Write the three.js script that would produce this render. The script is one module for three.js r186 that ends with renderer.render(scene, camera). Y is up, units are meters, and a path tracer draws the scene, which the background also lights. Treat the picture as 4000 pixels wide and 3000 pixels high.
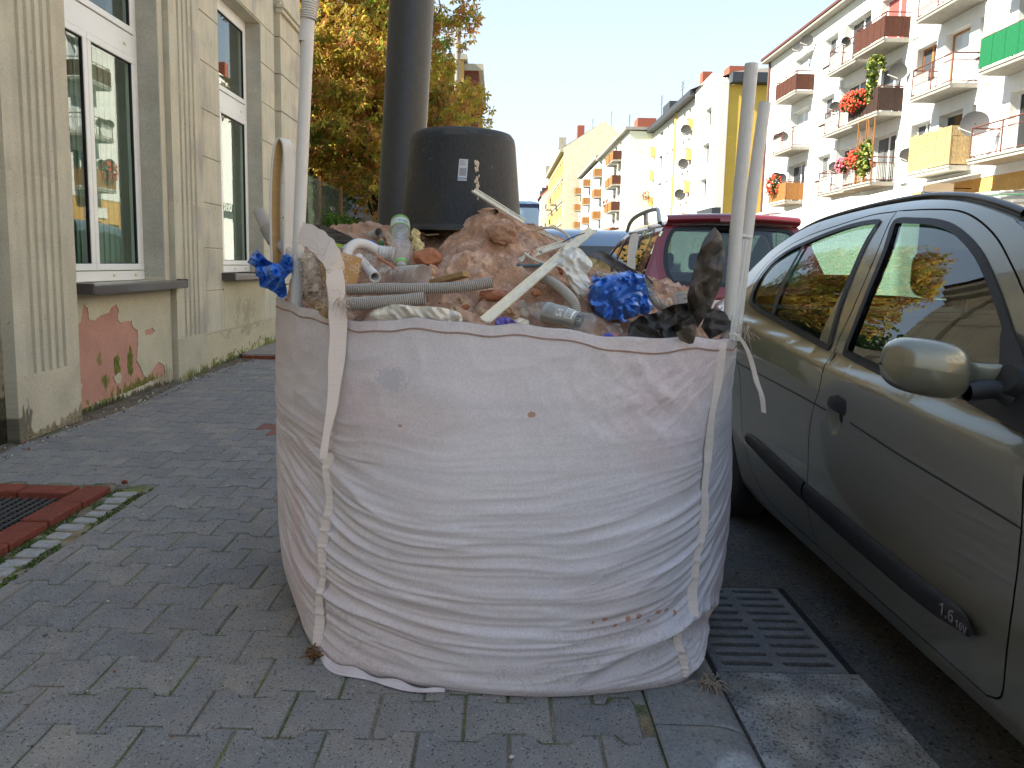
import * as THREE from 'three';
import { mergeGeometries, mergeVertices, toCreasedNormals } from 'three/addons/utils/BufferGeometryUtils.js';
import { RoundedBoxGeometry } from 'three/addons/geometries/RoundedBoxGeometry.js';

// ---------------------------------------------------------------- camera, sky, sun, exposure
const scene = new THREE.Scene();
const FP = 2800, EYE = 1.19, PITCH = THREE.MathUtils.degToRad(6.5), ROLL = 0.02, SX = 56, SY = 151;   // lens in pixels of a 4000 x 3000 frame
const camera = new THREE.PerspectiveCamera(2 * Math.atan(1500 / FP) * 180 / Math.PI, 4 / 3, 0.05, 3000);
camera.rotation.order = 'YXZ';
camera.position.set(0, EYE, 0);
camera.rotation.set(-PITCH, 0, ROLL);
camera.setViewOffset(4000, 3000, SX, SY, 4000, 3000);
camera.updateMatrixWorld(true);

const renderer = new THREE.WebGLRenderer({ antialias: true });
renderer.setSize(1024, 768);
renderer.toneMapping = THREE.LinearToneMapping;
renderer.toneMappingExposure = 4.15;
renderer.shadowMap.enabled = true;
renderer.shadowMap.type = THREE.PCFSoftShadowMap;

{
  const W = 512, H = 256, data = new Float32Array(W * H * 4);
  const low = [0.262, 0.282, 0.30], mid = [0.195, 0.245, 0.305], high = [0.105, 0.15, 0.228];
  for (let j = 0; j < H; j++) {
    const e = ((j + 0.5) / H - 0.5) * 180, a = Math.max(0, e);
    const t1 = Math.min(1, a / 22), t2 = Math.max(0, Math.min(1, (a - 16) / 60)), s1 = t1 * t1 * (3 - 2 * t1), s2 = t2 * (2 - t2);
    for (let i = 0; i < W; i++) for (let c = 0; c < 4; c++) {
      let v = low[c] + (mid[c] - low[c]) * s1; v += (high[c] - v) * s2;
      data[(j * W + i) * 4 + c] = c === 3 ? 1 : e < 0 ? low[c] * 0.6 : v;
    }
  }
  const sky = new THREE.DataTexture(data, W, H, THREE.RGBAFormat, THREE.FloatType);
  sky.mapping = THREE.EquirectangularReflectionMapping; sky.magFilter = THREE.LinearFilter; sky.minFilter = THREE.LinearFilter; sky.needsUpdate = true;
  scene.background = sky; scene.environment = sky;
}
const sun = new THREE.DirectionalLight(new THREE.Color().setRGB(1, 0.93, 0.8), 4.2);
sun.position.set(-74, 66, 4); sun.target.position.set(0, 0, -10);
sun.castShadow = true; sun.shadow.mapSize.set(4096, 4096); sun.shadow.radius = 1;
Object.assign(sun.shadow.camera, { left: -90, right: 90, top: 90, bottom: -90, near: 1, far: 300 });
scene.add(sun, sun.target);

// ---------------------------------------------------------------- helpers
const V3 = (x, y, z) => new THREE.Vector3(x, y, z), V2 = (x, y) => new THREE.Vector2(x, y), lerp = THREE.MathUtils.lerp, clamp = THREE.MathUtils.clamp, sst = THREE.MathUtils.smoothstep;
function rng(s) { let a = s >>> 0; return () => { a = (a + 0x6d2b79f5) | 0; let t = Math.imul(a ^ (a >>> 15), 1 | a); t = (t + Math.imul(t ^ (t >>> 7), 61 | t)) ^ t; return ((t ^ (t >>> 14)) >>> 0) / 4294967296; }; }
const RY = (px, py) => V3((px + SX - 2000) / FP, -(py + SY - 1500) / FP, -1).applyQuaternion(camera.quaternion);
const P = (px, py, d) => { const r = RY(px, py); r.multiplyScalar(d / -r.z); r.y += EYE; return r; };           // the point of a sight line at depth d (z = -d)
const G = (px, py, y = 0) => { const r = RY(px, py); r.multiplyScalar((y - EYE) / r.y); r.y += EYE; return r; };  // ... at height y
const X = (px, py, x) => { const r = RY(px, py); r.multiplyScalar(x / r.x); r.y += EYE; return r; };              // ... on the plane of that x
const h3 = (x, y, z) => { let n = Math.imul(x, 374761393) ^ Math.imul(y, 668265263) ^ Math.imul(z, 1274126177); n = Math.imul(n ^ (n >>> 13), 1274126177); n ^= n >>> 16; return (n >>> 0) / 4294967296; };
function vn(x, y, z, p = 0) {   // value noise 0..1, period p in x and y when given
  const X0 = Math.floor(x), Y0 = Math.floor(y), Z0 = Math.floor(z); let fx = x - X0, fy = y - Y0, fz = z - Z0;
  fx = fx * fx * (3 - 2 * fx); fy = fy * fy * (3 - 2 * fy); fz = fz * fz * (3 - 2 * fz);
  const w = p ? (a) => ((a % p) + p) % p : (a) => a, xa = w(X0), xb = w(X0 + 1), ya = w(Y0), yb = w(Y0 + 1);
  const q = (zz) => lerp(lerp(h3(xa, ya, zz), h3(xb, ya, zz), fx), lerp(h3(xa, yb, zz), h3(xb, yb, zz), fx), fy);
  return fz === 0 ? q(Z0) : lerp(q(Z0), q(Z0 + 1), fz);
}
const fbm = (x, y, z, o = 4, p = 0) => { let s = 0, a = 0.5, n = 0; for (let i = 0; i < o; i++) { s += a * vn(x, y, z + i * 17, p); n += a; a *= 0.5; x *= 2; y *= 2; z *= 2; p *= 2; } return s / n; };
function tex(n, fn, srgb = true, rep = 1, m = n) {   // fn(u, v) -> [r, g, b] 0..255 or one grey; u, v 0..1
  const d = new Uint8Array(n * m * 4);
  for (let j = 0; j < m; j++) for (let i = 0; i < n; i++) {
    let c = fn((i + 0.5) / n, (j + 0.5) / m), k = (j * n + i) * 4; if (typeof c === 'number') c = [c, c, c];
    d[k] = clamp(c[0], 0, 255); d[k + 1] = clamp(c[1], 0, 255); d[k + 2] = clamp(c[2], 0, 255); d[k + 3] = 255;
  }
  const t = new THREE.DataTexture(d, n, m); t.wrapS = t.wrapT = THREE.RepeatWrapping; t.magFilter = THREE.LinearFilter; t.minFilter = THREE.LinearMipmapLinearFilter; t.generateMipmaps = true;
  if (srgb) t.colorSpace = THREE.SRGBColorSpace; t.repeat.set(rep, rep); t.needsUpdate = true; return t;
}
function canvasTex(w, h, draw, srgb = true) { const c = document.createElement('canvas'); c.width = w; c.height = h; draw(c.getContext('2d'), w, h); const t = new THREE.CanvasTexture(c); if (srgb) t.colorSpace = THREE.SRGBColorSpace; return t; }
const mat = (color, roughness = 0.7, o = {}) => { const m = new THREE.MeshPhysicalMaterial({ roughness, ...o }); Array.isArray(color) ? m.color.setRGB(...color) : m.color.set(color); return m; };
const std = (a, b, c, rough = 0.8, o) => mat([a, b, c], rough, o);
// mottled surface: base sRGB colour, spread of its grain, metres per tile, bump in metres
const shared = new Map();
const again = (t, size) => { const c = t.clone(); c.repeat.set(1 / size, 1 / size); c.needsUpdate = true; return c; };
const keep = (key, make) => { if (!shared.has(key)) shared.set(key, make()); return shared.get(key); };
function mottled(c, spread, size, bump, rough = 0.9, seed = 1, n = 512, extra) {
  const grainOf = (sd) => (u, v) => 0.55 * fbm(u * 8, v * 8, sd, 5, 8) + 0.45 * vn(u * n / 3, v * n / 3, sd + 9, Math.round(n / 3)) - 0.5;
  const m = new THREE.MeshPhysicalMaterial({ roughness: rough, specularIntensity: 0.5 });
  if (extra) {
    const f = grainOf(seed); m.map = tex(n, (u, v) => { const k = 1 + spread * 2 * f(u, v), w = (vn(u * 6, v * 6, seed + 31, 6) - 0.5) * spread * 60; return extra(u, v, [c[0] * k + w, c[1] * k + w * 0.4, c[2] * k - w * 0.4]); }, true, 1 / size);
  } else {   // a shared grey grain, one of three depths, tinted by the base colour
    const lv = spread < 0.07 ? 0.05 : spread < 0.17 ? 0.13 : spread < 0.32 ? 0.24 : 0.45, f = grainOf(1);
    m.map = again(keep('g' + lv + n, () => tex(n, (u, v) => { const k = 205 * (1 + lv * 2 * f(u, v)), w = (vn(u * 6, v * 6, 31, 6) - 0.5) * lv * 50; return [k + w, k + w * 0.4, k - w * 0.4]; })), size);
    const lin = (e) => { e /= 255; return e <= 0.04045 ? e / 12.92 : ((e + 0.055) / 1.055) ** 2.4; }; m.color.setRGB(...c.map((e) => lin(e) / lin(205)));
  }
  if (bump) { const f = grainOf(1); m.bumpMap = again(keep('b' + n, () => tex(n, (u, v) => 128 + 220 * f(u, v), false)), size); m.bumpScale = bump; }
  return m;
}
function triuv(g) {   // uv in metres from the dominant axis of each face
  g = g.index ? g.toNonIndexed() : g; if (!g.attributes.normal) g.computeVertexNormals();
  const p = g.attributes.position, n = p.count, uv = new Float32Array(n * 2), a = V3(), b = V3(), c = V3();
  for (let i = 0; i < n; i += 3) {
    a.fromBufferAttribute(p, i); b.fromBufferAttribute(p, i + 1).sub(a); c.fromBufferAttribute(p, i + 2).sub(a); b.cross(c);
    const x = Math.abs(b.x), y = Math.abs(b.y), z = Math.abs(b.z);
    for (let k = i; k < i + 3; k++) { const X1 = p.getX(k), Y1 = p.getY(k), Z1 = p.getZ(k); uv[k * 2] = y >= x && y >= z ? X1 : x >= z ? Z1 : X1; uv[k * 2 + 1] = y >= x && y >= z ? Z1 : Y1; }
  }
  g.setAttribute('uv', new THREE.BufferAttribute(uv, 2)); return g;
}
const clean = (g) => { g = g.index ? g.toNonIndexed() : g.clone(); for (const k of Object.keys(g.attributes)) if (!['position', 'normal', 'uv'].includes(k)) g.deleteAttribute(k); if (!g.attributes.normal) g.computeVertexNormals(); if (!g.attributes.uv) g.setAttribute('uv', new THREE.BufferAttribute(new Float32Array(g.attributes.position.count * 2), 2)); return g; };
const merge = (l) => (l.length === 1 ? l[0] : mergeGeometries(l.map(clean)));
const box = (x0, x1, y0, y1, z0, z1) => { const g = new THREE.BoxGeometry(Math.abs(x1 - x0), Math.abs(y1 - y0), Math.abs(z1 - z0)); g.translate((x0 + x1) / 2, (y0 + y1) / 2, (z0 + z1) / 2); return triuv(g); };
const rbox = (x0, x1, y0, y1, z0, z1, r = 0.005, s = 2) => { const g = new RoundedBoxGeometry(Math.abs(x1 - x0), Math.abs(y1 - y0), Math.abs(z1 - z0), s, r); g.translate((x0 + x1) / 2, (y0 + y1) / 2, (z0 + z1) / 2); const n = g.attributes.normal.clone(), q = g.index ? null : g.attributes.normal; const o = triuv(g); return o; };
const bar = (a, b, r, seg = 6, r2 = r) => { const l = a.distanceTo(b), g = new THREE.CylinderGeometry(r2, r, l, seg); g.translate(0, l / 2, 0); g.applyQuaternion(new THREE.Quaternion().setFromUnitVectors(V3(0, 1, 0), b.clone().sub(a).normalize())); g.translate(a.x, a.y, a.z); return g; };
const tube = (pts, r, n = 40, rs = 8, closed = false) => new THREE.TubeGeometry(new THREE.CatmullRomCurve3(pts, closed), n, r, rs, closed);
const names = new Map();
const num = (n) => { const k = names.get(n) || 0; names.set(n, k + 1); return k ? `${n}_${String(k).padStart(3, '0')}` : n; };
function put(name, geo, m, parent = scene) { const o = new THREE.Mesh(Array.isArray(geo) ? merge(geo) : geo, m); o.name = parent === scene ? num(name) : name; o.castShadow = o.receiveShadow = true; parent.add(o); return o; }
function tag(o, label, category, group) { o.userData.label = label; o.userData.category = category; if (group) o.userData.group = group; return o; }
function thing(name, label, category, group, pos) { const o = new THREE.Group(); o.name = num(name); scene.add(o); if (pos) o.position.copy(pos); return tag(o, label, category, group); }
function struct(name, geo, m) { const o = put(name, geo, m); o.userData.kind = 'structure'; o.userData.label = name.replace(/_/g, ' '); return o; }
function grid(nu, nv, fn, uvf) {   // indexed smooth sheet; fn(u, v) -> Vector3
  const pos = [], uv = [], idx = [];
  for (let j = 0; j <= nv; j++) for (let i = 0; i <= nu; i++) { const u = i / nu, v = j / nv, p = fn(u, v); pos.push(p.x, p.y, p.z); const t = uvf ? uvf(u, v, p) : [u, v]; uv.push(t[0], t[1]); }
  for (let j = 0; j < nv; j++) for (let i = 0; i < nu; i++) { const a = j * (nu + 1) + i, b = a + 1, c = a + nu + 1, d = c + 1; idx.push(a, b, d, a, d, c); }
  const g = new THREE.BufferGeometry(); g.setAttribute('position', new THREE.Float32BufferAttribute(pos, 3)); g.setAttribute('uv', new THREE.Float32BufferAttribute(uv, 2)); g.setIndex(idx); g.computeVertexNormals(); return g;
}
function local(o, geo) { return geo.translate(-o.position.x, -o.position.y, -o.position.z); }
const crease = (g, a = 0.6) => toCreasedNormals(g, a);
// ---------------------------------------------------------------- ground, road, pavement
const pits = (u, v, o) => { const k = vn(u * 150, v * 150, 77, 150), d = k > 0.83 ? 0.6 : 1, l = vn(u * 120 + 7, v * 120, 78, 120) > 0.9 ? 1.22 : 1; return o.map((c) => c * d * l); };
const M = {};
M.asphalt = mottled([92, 90, 88], 0.28, 1.1, 0.004, 0.93, 3, 512, pits);
M.roadConcrete = mottled([150, 147, 142], 0.3, 0.6, 0.003, 0.92, 4, 512, (u, v, o) => { const k = vn(u * 100, v * 100, 7, 100), s = vn(u * 9, v * 9, 17, 9); return o.map((c) => c * (k > 0.74 ? 0.72 : 1) * (0.8 + 0.35 * s)); });
M.kerb = mottled([172, 170, 166], 0.2, 0.9, 0.003, 0.9, 5, 512, (u, v, o) => { const s = sst(fbm(u * 5, v * 5, 21, 5, 5), 0.46, 0.6), q = vn(u * 90, v * 90, 2, 90); return o.map((c, i) => c * (0.8 + 0.26 * s) * (q > 0.85 ? 0.85 : 1)); });
M.bed = mottled([126, 116, 98], 0.45, 0.5, 0.004, 1, 6, 512, (u, v, o) => { const s = sst(fbm(u * 4, v * 4, 40, 4, 4), 0.5, 0.62); return [o[0] * (1 - 0.16 * s), o[1] * (1 - 0.04 * s), o[2] * (1 - 0.26 * s)]; });
M.soil = mottled([116, 106, 92], 0.5, 0.4, 0.01, 1, 7);
M.grassland = mottled([70, 84, 48], 0.4, 2, 0.02, 1, 8);
M.paver = [[137, 134, 131], [139, 136, 132], [134, 132, 130], [141, 138, 133], [131, 129, 127]].map((c, i) => mottled(c, 0.11, 0.55, 0.0022, 0.88, 20 + i * 3, 512, (u, v, o) => {
  const s = sst(fbm(u * 4, v * 4, 50 + i, 4, 4), 0.52, 0.72); o = pits(u, v, o); return [o[0] * (1 + 0.06 * s), o[1] * (1 + 0.04 * s), o[2] * (1 + 0.02 * s)]; }));
M.paverRed = mottled([134, 92, 82], 0.22, 0.5, 0.002, 0.9, 41, 256, pits);
M.clinker = mottled([128, 68, 54], 0.2, 0.3, 0.002, 0.8, 43, 256, pits);
M.cobble = mottled([158, 158, 156], 0.22, 0.2, 0.003, 0.85, 44, 256);
M.moss = mottled([74, 96, 30], 0.5, 0.12, 0.006, 1, 45, 256);
M.iron = mottled([116, 116, 117], 0.25, 0.3, 0.002, 0.8, 46, 256);
M.steelDark = mottled([52, 52, 52], 0.2, 0.3, 0.001, 0.55, 47, 256); M.steelDark.metalness = 0.3;
M.galv = mottled([120, 122, 122], 0.15, 0.2, 0.0008, 0.45, 48, 256); M.galv.metalness = 0.6;

struct('ground', grid(4, 4, (u, v) => V3(-900 + 1800 * u, -0.6, 300 - 1500 * v), (u, v, p) => [p.x, p.z]).rotateX(0), M.grassland);
const sheet = (x0, x1, z0, z1, y) => grid(Math.max(1, Math.round(Math.abs(x1 - x0) / 8)), Math.max(1, Math.round(Math.abs(z1 - z0) / 10)), (u, v) => V3(lerp(x0, x1, u), y, lerp(z0, z1, v)), (u, v, p) => [p.x, p.z]);
const slab = (x0, x1, z0, z1, y, t = 0.2) => box(x0, x1, y - t, y, z0, z1);
struct('road', [slab(1.13, 12.6, 30, -420, -0.045), slab(0.69, 1.13, -2.67, -420, -0.045), slab(0.69, 1.13, -0.2, 30, -0.045)], M.asphalt);
struct('gutter', [slab(0.69, 1.13, -0.2, -2.078, -0.043)], M.roadConcrete);
struct('far_pavement', [slab(12.6, 20, 30, -420, 0.06)], M.roadConcrete);
const pave = struct('pavement', [slab(-3.3, 0.428, -3.55, -70, -0.0048), slab(-1.95, 0.428, 6, -3.55, -0.0048), slab(-3.3, -1.95, 6, -1.6, -0.0048)], M.bed);
struct('yard', [slab(-40, -3.3, -11.4, -70, -0.02)], M.grassland);
// soil strip along the foot of the wall
put('soil_strip', grid(10, 260, (u, v) => { const z = -3.6 - v * 8, e = 0.05 * (fbm(z * 3, 2, 1, 3) - 0.5) * 2; return V3(-3.22 + u * (0.33 + e), -0.02 + 0.034 * (1 - u) + 0.016 * fbm(u * 6, z * 14, 4, 4) - (u > 0.95 ? 0.02 : 0), z); }, (u, v, p) => [p.x, p.z]), M.soil, pave).userData.kind = 'stuff';

{ // interlocking pavers, waisted in the middle, in staggered rows
  const L = 0.232, W = 0.163, gap = 0.0055, hl = L / 2 - gap / 2, wide = W / 2 + 0.0165 - gap / 2, thin = W / 2 - 0.0165 - gap / 2;
  const out = []; for (const [x, y] of [[-hl, -wide], [-0.066, -wide], [-0.042, -thin], [0.042, -thin], [0.066, -wide], [hl, -wide], [hl, wide], [0.066, wide], [0.042, thin], [-0.042, thin], [-0.066, wide], [-hl, wide]]) out.push(V2(x, y));
  const ring = (k, y) => out.map((p) => V3(p.x - Math.sign(p.x) * k, y, p.y - Math.sign(p.y) * k));
  function paver(seed) {
    const R = rng(seed), a = ring(0.0045, 0), b = ring(0.0012, -0.0035), c = ring(0, -0.05), pos = [], tri = (...q) => q.forEach((p) => pos.push(p.x, p.y, p.z));
    for (const p of a) p.y += (R() - 0.5) * 0.0016;
    const n = 12, cap = THREE.ShapeUtils.triangulateShape(out, []);
    for (const [i, j, k] of cap) tri(a[i], a[k], a[j]);
    for (let i = 0; i < n; i++) { const j = (i + 1) % n; for (const [s, t] of [[a, b], [b, c]]) tri(s[i], t[j], t[i], s[i], s[j], t[j]); }
    const g = new THREE.BufferGeometry(); g.setAttribute('position', new THREE.Float32BufferAttribute(pos, 3)); g.computeVertexNormals(); const o = triuv(g); const uv = o.attributes.uv, ox = R() * 3, oy = R() * 3; for (let i = 0; i < uv.count; i++) uv.setXY(i, uv.getX(i) + ox, uv.getY(i) + oy); return o;
  }
  const kinds = []; for (let i = 0; i < 10; i++) kinds.push(paver(100 + i));
  const R = rng(5), all = [];
  for (let r = 0; r < 84; r++) {
    const z = -1.12 - r * W;
    for (let k = -14; k < 4; k++) {
      const x = (k + (r % 2 ? 0.5 : 0)) * L + 0.28;
      const lo = z > -3.64 ? -1.762 : -2.96 + 0.05 * Math.sin(z * 2), a = Math.max(x - hl, lo), b = Math.min(x + hl, 0.424); if (b - a < 0.03) continue;   // cut stones along the edges
      if (x > -0.5 && x < 0.5 && z < -2.1 && z > -3.1) continue;   // wholly under the bag
      const red = (Math.abs(x + 1.62) < 0.13 && Math.abs(z + 5.0) < 0.09) || (Math.abs(x + 1.45) < 0.13 && Math.abs(z + 4.83) < 0.09) || (x > -0.2 && x < 0.1 && z > -1.5 && R() < 0.1);
      all.push({ x: (a + b) / 2, sc: (b - a) / (2 * hl), z, y: (R() - 0.5) * 0.004, tx: (R() - 0.5) * 0.014, tz: (R() - 0.5) * 0.014, ry: (R() - 0.5) * 0.012, kind: Math.floor(R() * 10), m: red ? -1 : Math.floor(R() * 5) });
    }
  }
  const vis = all.filter((p) => p.z > -9), rest = all.filter((p) => p.z <= -9);
  vis.sort((a, b) => b.z - a.z); rest.push(...vis.splice(300));
  for (const p of vis) { const o = put('paver', kinds[p.kind], p.m < 0 ? M.paverRed : M.paver[p.m], pave); o.position.set(p.x, p.y, p.z); o.rotation.set(p.tx, p.ry, p.tz); o.scale.x = p.sc; }
  for (let i = -1; i < 5; i++) {
    const q = rest.filter((p) => p.m === i); if (!q.length) continue;
    const im = new THREE.InstancedMesh(kinds[1], i < 0 ? M.paverRed : M.paver[i], q.length), o = new THREE.Object3D();
    q.forEach((p, j) => { o.position.set(p.x, p.y, p.z); o.rotation.set(p.tx, p.ry, p.tz); o.scale.set(p.sc, 1, 1); o.updateMatrix(); im.setMatrixAt(j, o.matrix); });
    im.name = 'far_pavers'; im.userData.kind = 'stuff'; im.castShadow = im.receiveShadow = true; pave.add(im);
  }
}
{ // concrete kerb stones, rounded towards the road
  const root = new THREE.Group(); root.name = num('kerb'); root.userData.kind = 'structure'; root.userData.label = 'low concrete kerb between pavement and road'; scene.add(root);
  const sh = new THREE.Shape(); sh.moveTo(0, -0.2); sh.lineTo(0, -0.005); sh.lineTo(0.006, 0); sh.lineTo(0.14, -0.002); sh.quadraticCurveTo(0.21, -0.006, 0.24, -0.032); sh.lineTo(0.256, -0.06); sh.lineTo(0.256, -0.2); sh.lineTo(0, -0.2);
  const g = triuv(new THREE.ExtrudeGeometry(sh, { depth: 0.995, bevelEnabled: false, curveSegments: 8 }));
  for (let i = 0; i < 14; i++) { const o = put('kerb_stone', g, M.kerb, root); o.position.set(0.432, (i % 3) * 0.001, -0.75 - i); }
}
{ // cast iron drain grate in the gutter
  const o = thing('drain_grate', 'slotted cast iron drain grate in the gutter beside the bag', 'drain grate', null, V3(0.9, -0.045, -2.37));
  const w = 0.2, l = 0.285, s = new THREE.Shape(); s.moveTo(-w, -l); s.lineTo(w, -l); s.lineTo(w, l); s.lineTo(-w, l); s.lineTo(-w, -l);
  for (let r = 0; r < 10; r++) for (const c of [-1, 1]) {
    const y = -l + 0.042 + r * 0.0557, x0 = c < 0 ? -w + 0.02 : 0.014, x1 = c < 0 ? -0.014 : w - 0.02, q = 0.0165, h = new THREE.Path();
    h.moveTo(x0 + q, y - q); h.lineTo(x1 - q, y - q); h.absarc(x1 - q, y, q, -Math.PI / 2, Math.PI / 2, false); h.lineTo(x0 + q, y + q); h.absarc(x0 + q, y, q, Math.PI / 2, Math.PI * 1.5, false); s.holes.push(h);
  }
  const g = new THREE.ExtrudeGeometry(s, { depth: 0.03, bevelEnabled: true, bevelSize: 0.003, bevelThickness: 0.003, bevelSegments: 1, curveSegments: 4 }); g.rotateX(-Math.PI / 2); g.translate(0, -0.028, 0);
  put('slotted_plate', triuv(g), M.iron, o);
  put('frame', [box(-0.222, -0.204, -0.06, 0.001, -0.302, 0.292), box(0.205, 0.228, -0.06, 0.001, -0.302, 0.292), box(-0.204, 0.205, -0.06, 0.001, -0.302, -0.289), box(-0.204, 0.205, -0.06, 0.001, 0.289, 0.292)], M.steelDark, o);
  put('pit', [box(-0.23, -0.21, -0.5, -0.062, -0.302, 0.292), box(0.21, 0.23, -0.5, -0.062, -0.302, 0.292), box(-0.21, 0.21, -0.5, -0.062, -0.31, -0.3), box(-0.21, 0.21, -0.5, -0.062, 0.293, 0.303), box(-0.23, 0.23, -0.52, -0.5, -0.31, 0.303)], M.roadConcrete, o);
}
{ // cellar light well: grating in a frame of red clinker bricks, cobbles and moss beside it
  const o = thing('cellar_grate', 'dark steel cellar grating framed by red bricks at the foot of the wall', 'grating', null, V3(-2.5, 0, -2.6));
  const R = rng(9), L = (g) => local(o, g);
  const bricks = []; for (let k = 0; k < 8; k++) bricks.push([-2.085, -1.955, -3.54 + k * 0.255, -3.54 + k * 0.255 + 0.243]);
  for (let k = 0; k < 4; k++) bricks.push([-2.1 - (k + 1) * 0.252, -2.1 - k * 0.252 - 0.012, -3.54, -3.42]);
  for (const [x0, x1, z0, z1] of bricks) put('brick', L(rbox(x0, x1, -0.08, 0.026 + R() * 0.006, z0, z1, 0.008, 2)), M.clinker, o);
  for (let k = 0; k < 20; k++) { const x = -2.115 - k * 0.043; put('bar', L(box(x - 0.003, x + 0.003, -0.03, 0.004, -3.41, -1.7)), M.galv, o); }
  for (let k = 0; k < 56; k++) { const z = -3.395 + k * 0.03; put('cross_rod', L(box(-3, -2.09, -0.012, -0.004, z - 0.0025, z + 0.0025)), M.steelDark, o); }
  put('well', L(merge([box(-2.09, -2.06, -0.58, -0.082, -3.45, -1.6), box(-3.05, -2.09, -0.58, -0.04, -3.48, -3.44), box(-3.1, -2.06, -0.6, -0.58, -3.48, -1.6)])), M.steelDark, o);
  const cob = new THREE.Group(); cob.name = num('cobble_strip'); cob.userData.kind = 'structure'; cob.userData.label = 'strip of small grey cobbles beside the brick frame'; scene.add(cob);
  for (let k = 0; k < 17; k++) { const z = -3.5 + k * 0.092, x = -1.862 + (R() - 0.5) * 0.02; const g = new RoundedBoxGeometry(0.085 + R() * 0.03, 0.06, 0.062 + R() * 0.016, 2, 0.014); g.rotateY((R() - 0.5) * 0.5); g.translate(x, -0.031 + R() * 0.008, z); put('cobble', triuv(g), M.cobble, cob); }
  const pos = []; for (let k = 0; k < 5200; k++) { const z = -3.6 + R() * 1.9, x = R() < 0.5 ? -1.925 + (R() - 0.5) * 0.06 : -1.785 + (R() - 0.5) * 0.045, h = fbm(x * 20, z * 12, 3, 3) > 0.46 ? 0.012 * R() : -0.012, a = R() * 6.3, r = 0.004 + 0.005 * R(), y = -0.012 + h; pos.push(x, y + r, z, x + r * Math.cos(a), y, z + r * Math.sin(a), x + r * Math.cos(a + 2), y + 0.003, z + r * Math.sin(a + 2)); }
  for (let k = 0; k < 2600; k++) { const z = -3.6 + R() * 1.9, x = -1.862 + (R() - 0.5) * 0.16, a = R() * 6.3, r = 0.004 + 0.004 * R(), y = -0.016; pos.push(x, y + r, z, x + r * Math.cos(a), y, z + r * Math.sin(a), x + r * Math.cos(a + 2), y + 0.003, z + r * Math.sin(a + 2)); }
  const g = new THREE.BufferGeometry(); g.setAttribute('position', new THREE.Float32BufferAttribute(pos, 3)); g.computeVertexNormals();
  const ms = put('moss', triuv(g), M.moss); tag(ms, 'green moss in the gaps beside the cobbles and bricks', 'moss'); ms.userData.kind = 'stuff';
}
{ // flat steel hatch with a red edge further along the wall
  const o = thing('cellar_hatch', 'flat steel cellar hatch with red edge by the far wall', 'hatch', null, V3(-2.78, 0, -9.2));
  put('lid', local(o, rbox(-3.06, -2.5, 0.035, 0.062, -9.9, -8.5, 0.006)), mottled([150, 140, 132], 0.2, 0.6, 0.001, 0.7, 60, 256), o);
  put('edge', local(o, merge([box(-3.06, -2.49, -0.03, 0.034, -8.56, -8.49), box(-2.56, -2.49, -0.03, 0.034, -9.9, -8.565)])), M.clinker, o);
}
{ // small litter: crumbs of plaster, a brick chip
  const R = rng(77), m = [mat('#c9c4b8', 0.9), mat('#8a5a44', 0.9), mat('#5b574f', 0.9)], list = [[], [], []];
  for (let k = 0; k < 260; k++) { const x = -2.9 + R() * 3.4, z = -1.3 - R() * 6.5; if (z > -3.6 && x < -1.75) continue; const g = new THREE.IcosahedronGeometry(0.0025 + 0.005 * R() * R(), 0); g.scale(1, 0.6, 1.3); g.rotateY(R() * 6); g.translate(x, 0.004, z); list[Math.floor(R() * 3)].push(g); }
  for (let k = 0; k < 420; k++) { const z = -3.7 - R() * 7, x = -3.02 + R() * 0.2; const g = new THREE.IcosahedronGeometry(0.003 + 0.008 * R() * R(), 0); g.rotateY(R() * 6); g.translate(x, 0.012, z); list[Math.floor(R() * 3)].push(g); }
  list.forEach((l, i) => { const o = put('grit', l, m[i]); tag(o, ['pale plaster crumbs scattered over the pavement', 'brown brick crumbs scattered over the pavement', 'dark grit scattered over the pavement'][i], 'grit'); o.userData.kind = 'stuff'; });
  const c = G(487, 1890); const g = new THREE.IcosahedronGeometry(0.014, 1); g.scale(1.2, 0.8, 1); g.translate(c.x, 0.01, c.z); tag(put('brick_chip', g, M.clinker), 'small red brick chip lying alone on the pavement', 'brick chip');
}
// ---------------------------------------------------------------- the plastered house on the left
const grain = (u, v, n, s) => 0.6 * fbm(u * 9, v * 9, s, 5, 9) + 0.4 * vn(u * n / 2.5, v * n / 2.5, s + 5, Math.round(n / 2.5)) - 0.5;
M.plaster = mottled([189, 182, 162], 0.11, 1.7, 0.0022, 0.93, 70, 1024, (u, v, o) => { const st = vn(u * 40, v * 3, 71, 40), d = sst(fbm(u * 7, v * 3, 75, 4, 7), 0.55, 0.75) * 0.1, b = vn(u * 130, v * 130, 76, 130) > 0.965 ? 0.82 : 1; return o.map((c, i) => c * (0.97 + 0.06 * st) * (1 - d * (i === 2 ? 0.6 : 1)) * b); });
M.plasterGrey = mottled([176, 173, 160], 0.1, 1.3, 0.0018, 0.93, 73, 512);
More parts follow.
